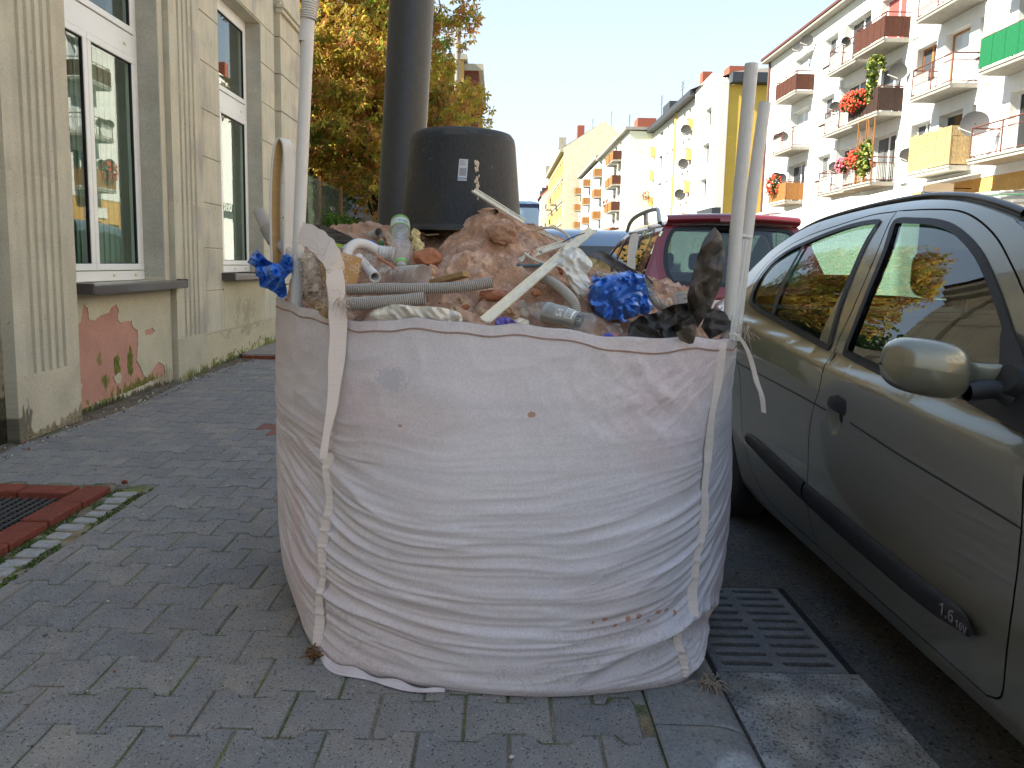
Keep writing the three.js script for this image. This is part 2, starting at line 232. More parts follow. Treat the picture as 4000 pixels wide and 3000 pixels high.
// weathered plaster over one panel: spots = [u, v, ru, rv, colour, strength, threshold]
function weathered(base, spots, wm, hm, seed, n = 512) {
  const h = Math.max(64, Math.round(n * hm / wm)), asp = hm / wm;
  const t = tex(n, (u, v) => {
    const x = u * wm, y = v * hm, g = 0.6 * fbm(x * 5, y * 5, seed, 5) + 0.4 * vn(x * 160, y * 160, seed + 2, 0) - 0.5; let k = 1 + 0.24 * g, c = base.map((b) => b * k);
    spots.forEach(([a, b, ru, rv, col, st, th = 0.5], i) => {
      const q = 1 - Math.hypot((u - a) / ru, (v - b) / rv); if (q <= -0.3) return;
      const f = 0.55 * fbm(x * 9 + i * 3, y * 4, seed + i, 4) + 0.45 * vn(x * 60, y * 22, seed + 3 + i, 0), w = st * sst(q * 0.75 + f - th, 0.12, 0.34);
      c = c.map((e, j) => lerp(e, col[j] * (0.7 + 0.6 * vn(x * 120, y * 120, seed + 8, 0)), clamp(w, 0, 1)));
    });
    return c;
  }, true, 1, h);
  t.wrapS = t.wrapT = THREE.ClampToEdgeWrapping;
  const m = new THREE.MeshPhysicalMaterial({ map: t, roughness: 0.94, specularIntensity: 0.4 });
  const bm = again(keep('b512', () => { const m2 = mottled([128, 128, 128], 0.2, 1, 0.001, 0.9, 1, 512); return m2.bumpMap; }), 1); bm.repeat.set(wm / 0.5, hm / 0.5); m.bumpMap = bm; m.bumpScale = 0.003;
  return m;
}
const GREEN = [92, 102, 40], DARK = [48, 46, 36], SOIL = [120, 110, 88], PINK = [186, 140, 124];
const faceUv = (g, z0, z1, y0, y1) => { const p = g.attributes.position, uv = new Float32Array(p.count * 2); for (let i = 0; i < p.count; i++) { uv[2 * i] = (p.getZ(i) - z0) / (z1 - z0); uv[2 * i + 1] = (p.getY(i) - y0) / (y1 - y0); } g.setAttribute('uv', new THREE.BufferAttribute(uv, 2)); return g; };
const house = thing('plastered_house', 'beige plastered house with fluted pilasters and white framed windows on the left', 'house');
const WX = -3.08, WALLTOP = 5.75;
{
  const H = house, J = [0.38, 0.84, 1.29, 1.76, 2.23, 2.71, 3.19, 3.68, 4.16, 4.64, 5.12, 5.6];
  // core walls with the two openings
  const core = WX - 0.012, back = WX - 0.45, op = [[-6.64, -5.25, 0.98, 4.15], [-9.45, -8.05, 1.02, 4.15]];
  put('wall', [box(back, core, 0, WALLTOP, -5.25, 12), box(back, core, 0, WALLTOP, -8.05, -6.64), box(back, core, 0, WALLTOP, -10.98, -9.45),
    ...op.flatMap(([a, b, y0, y1]) => [box(back, core, 0, y0 - 0.004, a, b), box(back, core, y1, WALLTOP, a, b)])], M.plaster, H);
  put('rear_wall', [box(-12, -11.6, 0, WALLTOP, -10.98, 12), box(-11.6, back, 0, WALLTOP, -10.98, -10.6), box(-11.6, back, 0, WALLTOP, 11.6, 12), box(-11.6, back, -0.1, 0.02, -10.6, 11.6), box(-11.6, back, 4.6, 4.75, -10.6, 11.6), box(-7.2, -7, 0.02, 4.6, -10.6, 11.6), box(-7, back, 0.02, 4.6, -7.1, -6.95)], M.plasterGrey, H);
  // rendered courses with open joints between them
  const course = (z0, z1, ys) => { for (let i = 0; i < ys.length - 1; i++) if (ys[i + 1] - ys[i] > 0.05) { const g = rbox(core - 0.006, WX + (i % 2) * 0.001, ys[i] + 0.007, ys[i + 1] - 0.007, z0, z1, 0.004, 1); put('wall_course', g, M.plaster, H); } };
  course(-8.045, -7.43, [...J, WALLTOP]); course(-10.0, -9.455, [...J, WALLTOP]); course(-9.45, -8.055, [4.16, 4.64, 5.12, 5.6, WALLTOP]); course(-6.64, -5.26, [4.16, 4.64, 5.12, 5.6, WALLTOP]);
  course(-6.74, -6.645, [0.95, WALLTOP]); course(-4.4, -2.2, [0.9, WALLTOP]);
  // foot panels with peeling paint, moss and dirt
  const wet = weathered([186, 178, 152], [[0.2, 0.02, 0.5, 0.34, GREEN, 0.75, 0.72], [0.75, 0.02, 0.5, 0.3, GREEN, 0.7, 0.76], [0.5, 0, 0.9, 0.12, DARK, 0.6, 0.62], [0.5, 0.55, 0.6, 0.4, SOIL, 0.35, 0.85]], 1.4, 0.98, 81);
  put('foot_panel', faceUv(rbox(core - 0.006, WX, 0.387, 1.0, -9.45, -8.05, 0.004, 1), -9.45, -8.05, 0, 1), wet, H);
  put('foot_panel', faceUv(rbox(core - 0.006, WX, 0.004, 0.373, -10.0, -7.43, 0.004, 1), -10, -7.43, 0, 0.7), wet, H);
  put('foot_panel', faceUv(rbox(core - 0.006, WX, 0.0, 0.9, -4.45, -2.2, 0.004, 1), -4.45, -2.2, 0, 0.9), weathered([172, 165, 146], [[0.03, 0.1, 0.22, 0.36, DARK, 1, 0.45], [0.1, 0, 0.5, 0.15, [40, 40, 30], 0.9, 0.6], [0.04, 0.5, 0.1, 0.6, SOIL, 0.5, 0.7]], 2.25, 0.9, 83), H);
  // the pink underlayer and, over it, the plaster skin with its torn hole
  const z0 = -6.74, z1 = -5.1, mossy = [[0.33, 0.42, 0.05, 0.2, GREEN, 0.95, 0.5], [0.47, 0.33, 0.035, 0.15, GREEN, 0.9, 0.5], [0.6, 0.3, 0.04, 0.16, GREEN, 0.9, 0.5], [0.7, 0.22, 0.05, 0.12, GREEN, 0.8, 0.55], [0.22, 0.4, 0.025, 0.12, GREEN, 0.6, 0.55], [0.75, 0.4, 0.03, 0.08, GREEN, 0.5, 0.55], [0.4, 0.05, 0.6, 0.15, GREEN, 0.8, 0.62], [0.5, 0, 0.8, 0.07, DARK, 0.7, 0.6]];
  put('pink_underlayer', faceUv(box(core - 0.003, core + 0.004, 0.002, 0.96, z0, z1), z1, z0, 0, 0.96), weathered(PINK, mossy.map((s) => [1 - s[0], ...s.slice(1)]), 1.64, 0.96, 85), H);
  const R = rng(31), zy = ([a, b]) => { const q = X(a * 0.7234, 1000 + b * 0.7234, core + 0.006); return V2(q.z, q.y); };
  const ragged = (pts, amp) => { const o = []; pts.forEach((p, i) => { const q = pts[(i + 1) % pts.length], n = Math.max(1, Math.round(p.distanceTo(q) / 0.02)); for (let k = 0; k < n; k++) { const w = p.clone().lerp(q, k / n); o.push(V2(w.x + (R() - 0.5) * amp, w.y + (R() - 0.5) * amp)); } }); return o; };
  const hole = ragged([[352, 412], [385, 402], [437, 355], [440, 300], [452, 265], [466, 275], [480, 345], [500, 352], [545, 322], [580, 310], [598, 278], [625, 262], [640, 288], [632, 345], [655, 362], [690, 350], [708, 348], [714, 382], [740, 402], [744, 470], [736, 560], [757, 600], [772, 642], [795, 655], [838, 590], [852, 570], [885, 590], [888, 640], [700, 730], [520, 790], [440, 830], [372, 850], [366, 760], [430, 735], [446, 690], [410, 676], [388, 650], [362, 625], [352, 600]].map(zy), 0.013);
  const sk = new THREE.Shape([V2(z0, 0.004), V2(z1, 0.004), V2(z1, 0.955), V2(z0, 0.955)]), clampP = hole.map((p) => V2(clamp(p.x, z0 + 0.02, z1 - 0.02), clamp(p.y, 0.012, 0.94)));
  sk.holes.push(new THREE.Path(clampP)); sk.holes.push(new THREE.Path(ragged([[780, 402], [820, 388], [838, 405], [815, 425], [785, 428]].map(zy), 0.008)));
  const skin = weathered([190, 183, 160], [[0.85, 0.05, 0.3, 0.3, SOIL, 0.5, 0.75], [0.2, 0, 0.5, 0.2, GREEN, 0.7, 0.7], [0.5, 0, 1, 0.08, DARK, 0.7, 0.55]], 1.64, 0.96, 87);
  const side = (sh, t, x) => { const g = new THREE.ExtrudeGeometry(sh, { depth: t, bevelEnabled: false }); g.rotateY(-Math.PI / 2); g.scale(1, 1, 1); g.applyMatrix4(new THREE.Matrix4().makeTranslation(x + t, 0, 0)); return g; };   // shape drawn in (z, y), its face towards +x
  put('plaster_skin', faceUv(side(sk, 0.005, core + 0.005), z1, z0, 0, 0.96), skin, H);
  const isl = ragged([[612, 650], [640, 632], [656, 645], [650, 690], [625, 688]].map(zy), 0.01); put('plaster_skin', faceUv(side(new THREE.Shape(isl), 0.005, core + 0.005), z1, z0, 0, 0.96), skin, H);
  const crack = (y0, za, zb, y1) => put('joint', [box(core + 0.0045, core + 0.0098, y0 - 0.004, y0 + 0.004, za, zb)], M.soil, H);
  // fluted pilasters
  function pilaster(a, b, x, flutes, foot) {   // from z = a (far) to z = b (near)
    const w = b - a, sh = new THREE.Shape(); sh.moveTo(a, core - 0.02);
    sh.lineTo(a, x); for (let i = 0; i < flutes; i++) { const c = a + w * (0.2 + 0.6 * (i + 0.5) / flutes), f = Math.min(0.022, w * 0.6 / flutes * 0.28); sh.lineTo(c - f, x); sh.lineTo(c - f + 0.005, x - 0.017); sh.lineTo(c + f - 0.005, x - 0.017); sh.lineTo(c + f, x); }
    sh.lineTo(b, x); sh.lineTo(b, core - 0.02); sh.lineTo(a, core - 0.02);
    const g = new THREE.ExtrudeGeometry(sh, { depth: WALLTOP - 0.42, bevelEnabled: false }); g.applyMatrix4(new THREE.Matrix4().set(0, 1, 0, 0, 0, 0, 1, 0.42, 1, 0, 0, 0, 0, 0, 0, 1));
    const p = put('pilaster', triuv(g), M.plaster, H);
    put('pilaster_foot', faceUv(rbox(core - 0.02, x + 0.001, 0, 0.42, a, b, 0.006, 1), a, b, 0, 0.42), foot, p);
  }
  const f1 = weathered([186, 179, 158], [[0.1, 0.05, 0.5, 0.3, SOIL, 0.7, 0.6], [0.95, 0.1, 0.22, 0.6, DARK, 0.55, 0.62], [0.5, 0, 1, 0.16, SOIL, 0.8, 0.55]], 0.66, 0.42, 89, 256);
  pilaster(-5.1, -4.42, -3.0, 5, f1); pilaster(-7.43, -6.75, -3.03, 4, weathered([184, 177, 156], [[0.3, 0, 0.8, 0.25, DARK, 0.6, 0.6], [0.5, 0, 1, 0.4, GREEN, 0.5, 0.72]], 0.66, 0.42, 91, 256));
  // corner pilaster of plain blocks with a small moulding
  for (let i = -1; i < J.length; i++) { const a = i < 0 ? 0 : J[i], b = i + 1 < J.length ? J[i + 1] : WALLTOP; put('corner_block', rbox(core - 0.03, -3.0, a + 0.006, b - 0.006, -11.0, -10.03, 0.005, 1), M.plaster, H); }
  put('corner_moulding', [rbox(-3.05, -2.93, 4.52, 4.58, -11.06, -9.99, 0.02, 3), rbox(-3.05, -2.955, 4.46, 4.518, -11.03, -10.0, 0.012, 2)], M.plaster, H);
  // eaves and roof
  put('cornice', [box(-3.3, -2.86, WALLTOP, WALLTOP + 0.12, -11.2, 12.2), box(-3.3, -2.7, WALLTOP + 0.12, WALLTOP + 0.24, -11.3, 12.3)], M.plasterGrey, H);
  const roof = new THREE.BufferGeometry(), e = WALLTOP + 0.24, rp = [V3(-2.6, e, 12.4), V3(-2.6, e, -11.4), V3(-7.5, e + 3.4, -7), V3(-7.5, e + 3.4, 8), V3(-12.4, e, -11.4), V3(-12.4, e, 12.4)], tri = [[0, 1, 2], [0, 2, 3], [1, 4, 2], [4, 5, 3], [4, 3, 2], [5, 0, 3]];
  roof.setAttribute('position', new THREE.Float32BufferAttribute(tri.flat().flatMap((i) => rp[i].toArray()), 3)); roof.computeVertexNormals();
  M.tileBrown = mottled([104, 66, 54], 0.3, 1, 0.01, 0.85, 93, 256, (u, v, o) => o.map((c) => c * (0.8 + 0.3 * Math.abs(Math.sin(u * Math.PI * 5)))));
  put('roof', triuv(roof), M.tileBrown, H);
  // windows: white frames, panes, blinds and sills
  M.pvc = mat('#e6e6e2', 0.32); M.rubber = mat('#1d1e1f', 0.6); M.cap = mat('#cfc9a8', 0.5);
  M.pane = new THREE.MeshPhysicalMaterial({ color: 0xe8f2ec, roughness: 0, transmission: 1, thickness: 0, ior: 1.6, specularIntensity: 1 });
  M.blind = mottled([168, 178, 166], 0.03, 0.2, 0.0006, 0.85, 95, 256); M.sill = mat('#4a4340', 0.35, { clearcoat: 0.3 });
  const wx = -3.27, fr = (y0, y1, a, b, x0 = wx - 0.07, x1 = wx) => rbox(x0, x1, y0, y1, a, b, 0.006, 2);
  op.forEach(([a, b, y0, y1], k) => {
    const w = put('window_frame', [fr(y0, y0 + 0.085, a, b), fr(y1 - 0.085, y1, a, b), fr(y0 + 0.085, y1 - 0.085, a, a + 0.06), fr(y0 + 0.085, y1 - 0.085, b - 0.06, b), fr(2.93, 3.12, a + 0.06, b - 0.06)], M.pvc, H);
    const mid = k ? (a + b) / 2 + 0.25 : -5.83;
    const sash = (ya, yb, za, zb) => {
      const s = put('sash', [fr(ya, ya + 0.055, za, zb, wx - 0.055, wx + 0.012), fr(yb - 0.055, yb, za, zb, wx - 0.055, wx + 0.012), fr(ya + 0.055, yb - 0.055, za, za + 0.055, wx - 0.055, wx + 0.012), fr(ya + 0.055, yb - 0.055, zb - 0.055, zb, wx - 0.055, wx + 0.012)], M.pvc, H);
      put('gasket', [box(wx - 0.02, wx + 0.004, ya + 0.055, ya + 0.062, za + 0.055, zb - 0.055), box(wx - 0.02, wx + 0.004, yb - 0.062, yb - 0.055, za + 0.055, zb - 0.055), box(wx - 0.02, wx + 0.004, ya + 0.062, yb - 0.062, za + 0.055, za + 0.062), box(wx - 0.02, wx + 0.004, ya + 0.062, yb - 0.062, zb - 0.062, zb - 0.055)], M.rubber, s);
      put('pane', box(wx - 0.012, wx - 0.008, ya + 0.062, yb - 0.062, za + 0.062, zb - 0.062).clone(), M.pane, s);
    };
    sash(y0 + 0.09, 2.925, a + 0.065, mid - 0.002); sash(y0 + 0.09, 2.925, mid + 0.002, b - 0.065); sash(3.125, y1 - 0.09, a + 0.065, b - 0.065);
    for (const t of [0.12, 0.38, 0.8]) put('drain_cap', rbox(wx + 0.001, wx + 0.008, y0 + 0.035, y0 + 0.055, lerp(a, b, t) - 0.018, lerp(a, b, t) + 0.018, 0.002, 1), M.cap, w);
    put('drain_cap', rbox(wx + 0.001, wx + 0.008, 3.0, 3.02, a + 0.2, a + 0.236, 0.002, 1), M.cap, w);
    const bl = []; for (let i = 0; i < 16; i++) { const za = lerp(a + 0.09, mid - 0.02, i / 16); bl.push(box(-3.42 - (i % 2) * 0.012, -3.405 - (i % 2) * 0.012, y0 + 0.1, 2.9, za, za + (mid - a - 0.11) / 16 + 0.004)); }
    put('window_blind', bl, M.blind, H);
    put('window_reveal', [box(wx - 0.03, core + 0.006, y0 + 0.03, y1, a - 0.004, a + 0.001), box(wx - 0.03, core + 0.006, y0 + 0.03, y1, b - 0.001, b + 0.004)], M.plasterGrey, H);
    put('window_sill', [rbox(wx - 0.02, -2.93, y0 - 0.028, y0 - 0.004, a - 0.12, b + 0.05, 0.005, 2), rbox(-2.945, -2.925, y0 - 0.075, y0 - 0.006, a - 0.12, b + 0.05, 0.006, 2), rbox(wx + 0.18, -2.926, y0 - 0.07, y0 + 0.008, a - 0.135, a - 0.118, 0.004, 1), rbox(wx + 0.18, -2.926, y0 - 0.07, y0 + 0.008, b + 0.048, b + 0.062, 0.004, 1)], M.sill, H);
  });
}
// ---------------------------------------------------------------- the houses across the street
M.white = mottled([226, 225, 220], 0.04, 2.2, 0.002, 0.9, 110, 512);
M.ochre = mottled([190, 150, 88], 0.07, 2.2, 0.002, 0.9, 111, 256);
M.yellow = mottled([226, 190, 92], 0.04, 2.2, 0.002, 0.9, 112, 256);
M.cream = mottled([228, 214, 186], 0.07, 3, 0.002, 0.9, 113, 256);
M.paleGreen = mottled([222, 226, 200], 0.04, 3, 0.002, 0.9, 114, 256);
M.honey = mottled([200, 168, 106], 0.1, 2, 0.003, 0.9, 115, 256);
M.greyStone = mottled([168, 162, 146], 0.12, 2, 0.003, 0.9, 116, 256);
M.concrete = mottled([150, 147, 138], 0.12, 1.2, 0.002, 0.92, 117, 256);
M.rust = mat('#5c3228', 0.6); M.brownSheet = mottled([76, 45, 34], 0.16, 0.9, 0.001, 0.7, 118, 256); M.darkSheet = mottled([56, 42, 36], 0.2, 0.7, 0.001, 0.7, 119, 256);
M.woodFrame = mat('#a8703c', 0.5); M.greenSheet = mottled([24, 98, 60], 0.1, 0.3, 0.002, 0.6, 120, 256); M.wood = mottled([140, 98, 54], 0.14, 0.5, 0.001, 0.75, 121, 256); M.orangeWood = mottled([142, 100, 58], 0.08, 0.7, 0.001, 0.75, 122, 256);
M.reed = mottled([168, 146, 106], 0.2, 0.4, 0.003, 0.85, 123, 256, (u, v, o) => { const s = 0.72 + 0.4 * vn(u * 90, v * 4, 5, 90), k = Math.abs(((v * 8) % 1) - 0.5) < 0.04 ? 0.75 : 1; return o.map((c) => c * s * k); });
M.glassDark = [[0.035, 0.04, 0.045], [0.06, 0.07, 0.08], [0.11, 0.12, 0.12], [0.02, 0.022, 0.024]].map((c) => mat(c, 0.06, { specularIntensity: 1 })); M.curtain = mat('#b9bfc0', 0.25, { clearcoat: 1, clearcoatRoughness: 0.05 });
M.slate = mottled([112, 106, 98], 0.14, 1.2, 0, 0.8, 124, 256, (u, v, o) => o.map((c) => c * (0.78 + 0.3 * Math.abs(Math.sin(u * 12 * Math.PI))))); M.fascia = mat('#33383e', 0.6); M.redTile = mottled([172, 92, 66], 0.16, 2, 0.01, 0.85, 125, 256); M.chimney = mottled([150, 88, 70], 0.2, 0.6, 0.004, 0.9, 126, 256);
M.leaf = mat([0.07, 0.13, 0.03], 0.8); M.leafY = mat([0.22, 0.24, 0.04], 0.8); M.petal = mat([0.72, 0.07, 0.03], 0.7); M.petalPink = mat([0.75, 0.16, 0.22], 0.7); M.dish = mat('#4a4a48', 0.6); M.dishW = mat('#626364', 0.55); M.whitePlastic = mat('#dedcd6', 0.5);

// a wall in the plane of x between z0 < z1, cut by openings {a, b, y0, y1}; t is its thickness away from the street
function cutWall(x, z0, z1, y0, y1, ops, t = 0.35) {
  const zs = [...new Set([z0, z1, ...ops.flatMap((o) => [o.a, o.b])])].filter((z) => z >= z0 && z <= z1).sort((p, q) => p - q), out = [];
  for (let i = 0; i < zs.length - 1; i++) {
    const m = (zs[i] + zs[i + 1]) / 2, cut = ops.filter((o) => o.a < m && o.b > m).sort((p, q) => p.y0 - q.y0); let y = y0;
    for (const o of cut) { if (o.y0 > y + 1e-4) out.push(box(x, x + t, y, Math.min(o.y0, y1), zs[i], zs[i + 1])); y = Math.max(y, o.y1); }
    if (y < y1 - 1e-4) out.push(box(x, x + t, y, y1, zs[i], zs[i + 1]));
  }
  return out;
}
const RW = rng(404);
function windowIn(root, x, o, fm = M.pvc, deep = 0.2, parts = 2, pm) {   // frame with panes set back in an opening
  const { a, b, y0, y1 } = o, f = 0.075, X0 = x + deep, L = [box(X0, X0 + 0.07, y0, y0 + f, a, b), box(X0, X0 + 0.07, y1 - f, y1, a, b), box(X0, X0 + 0.07, y0 + f, y1 - f, a, a + f), box(X0, X0 + 0.07, y0 + f, y1 - f, b - f, b)];
  const n = o.n || parts; for (let i = 1; i < n; i++) { const c = lerp(a, b, i / n); L.push(box(X0, X0 + 0.07, y0 + f, y1 - f, c - 0.055, c + 0.055)); }
  if (o.bar) L.push(box(X0 + 0.002, X0 + 0.068, o.bar - 0.04, o.bar + 0.04, a + f, b - f));
  const w = put('window', L, fm, root); put('pane', box(X0 + 0.03, X0 + 0.04, y0 + f * 0.9, y1 - f * 0.9, a + f * 0.9, b - f * 0.9), pm || (RW() < 0.25 ? M.curtain : M.glassDark[Math.floor(RW() * 4)]), w); return w;
}
function blossoms(name, label, x, y, z, rx, ry, rz, seed, pm = M.petal, n = 160, group) {
  const R = rng(seed), o = thing(name, label, 'flowers', group, V3(x, y, z)), lv = [], pt = [];
  for (let i = 0; i < n * 2.2; i++) { const a = V3(R() - 0.5, R() - 0.5, R() - 0.5).normalize().multiplyScalar(Math.cbrt(R())), g = new THREE.CircleGeometry(0.045 + 0.035 * R(), 5); g.rotateX(R() * 6); g.rotateY(R() * 6); g.translate(a.x * rx, a.y * ry, a.z * rz); lv.push(g); }
  for (let i = 0; i < n; i++) { const a = V3(R() - 0.62, R() - 0.45, R() - 0.5).normalize().multiplyScalar(0.75 + 0.35 * R()), g = new THREE.IcosahedronGeometry(0.032 + 0.034 * R(), 0); g.rotateX(R() * 3); g.translate(a.x * rx, a.y * ry, a.z * rz); pt.push(g); }
  put('leaves', lv, M.leaf, o); put('petals', pt, pm, o); return o;
}
function dish(label, x, y, z, r, m = M.dish, turn = 0.25, group = 'satellite dishes on the white block') {
  r *= 0.66; const o = thing('satellite_dish', label, 'satellite dish', group, V3(x, y, z)); o.rotation.y = turn;
  const pts = []; for (let i = 0; i <= 8; i++) pts.push(V2(r * i / 8, 0.16 * r * (i / 8) ** 2)); const g = new THREE.LatheGeometry(pts, 24); g.rotateX(Math.PI / 2 + 0.35); g.rotateY(-0.9); put('reflector', g, m, o);
  put('arm', [bar(V3(0, -r * 0.8, 0), V3(-r * 0.9, -r * 0.35, -r * 0.5), 0.015), rbox(-r * 0.98, -r * 0.84, -r * 0.4, -r * 0.28, -r * 0.58, -r * 0.46, 0.01, 1)], M.whitePlastic, o); put('bracket', bar(V3(0, 0, 0), V3(0.42, -0.1, 0.1), 0.02), M.steelDark, o); return o;
}
{ // ---- A: white block with balconies over an ochre shop floor
  const A = thing('white_apartment_block', 'white four storey block with brown balconies above ochre shops, nearest across the street', 'apartment block'), x = 16;
  const cols = [[-40.8, -38.6], [-37.2, -35.75], [-34.9, -32.7], [-31.85, -29.9], [-28.9, -27.6], [-27.06, -25.7], [-25.2, -24.4], [-23.36, -21.6]], doors = new Set([0, 2, 3, 5, 7]), base = [4.82, 7.56, 10.36], head = [6.87, 9.72, 12.55], ops = [];
  for (let z = -19.5; z < 22; z += 4.6) cols.push([z, z + 1.4], [z + 2.1, z + 3.5]);
  cols.forEach(([a, b], c) => base.forEach((y, f) => ops.push({ a, b, y0: doors.has(c) ? y + 0.05 : y + 0.85, y1: head[f], n: c === 6 || c === 5 ? 1 : 2, c, f })));
  put('wall', cutWall(x, -44.6, 24, 4.36, 13.45, ops), M.white, A);
  for (const o of ops) windowIn(A, x, o, (o.c === 4 || o.c === 5 || o.c === 6) && o.f === 1 ? M.woodFrame : M.pvc, 0.26, 2, o.c === 3 && o.f === 2 ? mat('#a85048', 0.3) : undefined);
  for (const o of ops) if (!doors.has(o.c)) put('window_ledge', box(x - 0.06, x + 0.2, o.y0 - 0.05, o.y0 - 0.002, o.a - 0.05, o.b + 0.05), M.darkSheet, A);
  // shop floor
  const so = []; for (let z = -43; z < 22; z += 5.2) so.push({ a: z, b: z + 1.3, y0: 0.1, y1: 3, n: 1 }, { a: z + 1.9, b: z + 4.4, y0: 0.7, y1: 3.1, n: 2 });
  put('shop_wall', cutWall(x + 0.03, -44.6, 24, 0, 4.36, so), M.ochre, A); for (const o of so) windowIn(A, x, o, M.woodFrame, 0.3);
  put('end_wall', [box(x, x + 12, 0, 13.45, -44.9, -44.602), box(x + 11.7, x + 12, 0, 13.45, -44.6, 24), box(x + 0.4, x + 11.7, 13.0, 13.2, -44.6, 24), box(x, x + 12, 0, 13.45, 24.002, 24.3)], M.white, A);
  put('cornice', [box(x - 0.45, x + 12, 13.46, 13.58, -44.95, 24.4), box(x - 0.32, x + 11.9, 13.59, 13.78, -44.8, 24.2)], M.concrete, A); put('gutter', [box(x - 0.5, x - 0.4, 13.6, 13.72, -44.9, 24.3), bar(V3(x - 0.08, 0.1, -44.5), V3(x - 0.08, 13.45, -44.5), 0.06, 8)], M.rust, A);
  put('chimney', box(x + 0.6, x + 1.5, 13.79, 14.5, -44, -43), M.chimney, A);
  for (const z of [-31.9 - 3.4, -29.2, -24.75]) for (const [f, y] of base.entries()) put('pier', box(x - 0.12, x - 0.003, y - 0.15, y + 2.5, z - 0.05, z + 0.4).clone(), M.white, A);
  // balconies
  const slabY = [4.66, 7.4, 10.2];
  function balcony(z0, z1, f, style, out = 0.95) {
    const y = slabY[f], xo = x - out, s = put('balcony', [box(xo, x - 0.002, y, y + 0.16, z0, z1), box(xo - 0.03, xo, y + 0.1, y + 0.17, z0 - 0.02, z1 + 0.02)], M.concrete, A), t = y + 0.16, h = t + 0.98, r = 0.02;
    const rail = [bar(V3(xo + 0.04, h, z0 + 0.03), V3(xo + 0.04, h, z1 - 0.03), 0.028), bar(V3(xo + 0.04, h, z1 - 0.03), V3(x - 0.02, h, z1 - 0.03), 0.028), bar(V3(xo + 0.04, h, z0 + 0.03), V3(x - 0.02, h, z0 + 0.03), 0.028)];
    for (const z of [z0 + 0.03, (z0 + z1) / 2, z1 - 0.03]) rail.push(bar(V3(xo + 0.04, t, z), V3(xo + 0.04, h, z), 0.026));
    if (style === 'open' || style === 'mesh') for (const q of [0.08, 0.76]) rail.push(bar(V3(xo + 0.04, t + q, z0 + 0.03), V3(xo + 0.04, t + q, z1 - 0.03), 0.018), bar(V3(xo + 0.04, t + q, z1 - 0.03), V3(x - 0.02, t + q, z1 - 0.03), 0.018), bar(V3(xo + 0.04, t + q, z0 + 0.03), V3(x - 0.02, t + q, z0 + 0.03), 0.018));
    put('railing', rail, M.rust, s);
    if (style === 'mesh' || style === 'open') { const l = [], za = style === 'mesh' ? z0 : z0, zb = style === 'mesh' ? z1 : lerp(z0, z1, 0.42); for (let z = za + 0.08; z < zb; z += 0.06) l.push(box(xo + 0.036, xo + 0.044, t + 0.1, t + 0.74, z, z + 0.008)); for (let q = 0.15; q < 0.72; q += 0.1) l.push(box(xo + 0.035, xo + 0.045, t + q, t + q + 0.007, za + 0.05, zb)); for (let k = xo + 0.1; k < x; k += 0.07) l.push(box(k, k + 0.008, t + 0.1, t + 0.74, z1 - 0.035, z1 - 0.027)); put('bars', l, M.whitePlastic, s).userData.kind = 'stuff'; }
    const panel = { brown: M.brownSheet, dark: M.darkSheet, green: M.greenSheet, reed: M.reed, wood: M.wood }[style];
    if (panel) {
      const hh = style === 'reed' ? h + 0.35 : h - (style === 'brown' ? 0.14 : 0.03); const n = Math.round((z1 - z0) / 0.28);
      for (let i = 0; i < n; i++) { const a = lerp(z0, z1, i / n), b = lerp(z0, z1, (i + 1) / n); put('panel', box(xo - 0.02 - (i % 2) * 0.006, xo - 0.008, t + 0.04, hh + (style === 'reed' ? 0.03 * Math.sin(i * 2.3) : 0), a + 0.002, b - 0.002), panel, s); }
      for (let i = 0; i < 3; i++) put('panel', box(lerp(xo, x, i / 3) + 0.002, lerp(xo, x, (i + 1) / 3) - 0.002, t + 0.04, hh - 0.02, z1 - 0.02, z1 - 0.008 + (i % 2) * 0.004), panel, s);
    }
    return s;
  }
  balcony(-40.85, -38.15, 2, 'brown'); balcony(-40.9, -38.2, 1, 'open'); balcony(-40.95, -38.6, 0, 'wood');
  balcony(-34.95, -32.3, 2, 'open', 0.75); balcony(-35.0, -32.1, 1, 'open', 0.75); balcony(-35.2, -32.5, 0, 'open', 0.75);
  balcony(-31.9, -29.5, 2, 'brown', 1); balcony(-32.0, -29.6, 1, 'dark', 1); balcony(-32.2, -29.75, 0, 'mesh', 1);
  balcony(-27.4, -24.9, 2, 'mesh'); balcony(-27.4, -25.0, 1, 'open'); balcony(-27.4, -24.9, 0, 'reed', 0.8);
  balcony(-23.6, -20.6, 2, 'mesh'); balcony(-23.55, -20.7, 1, 'green'); balcony(-23.7, -20.8, 0, 'open');
  for (let z = -18; z < 20; z += 6) for (const f of [0, 1, 2]) balcony(z, z + 2.6, f, ['open', 'brown', 'mesh'][(f + Math.round(z)) % 3 < 0 ? 0 : Math.abs(f + Math.round(z)) % 3]);
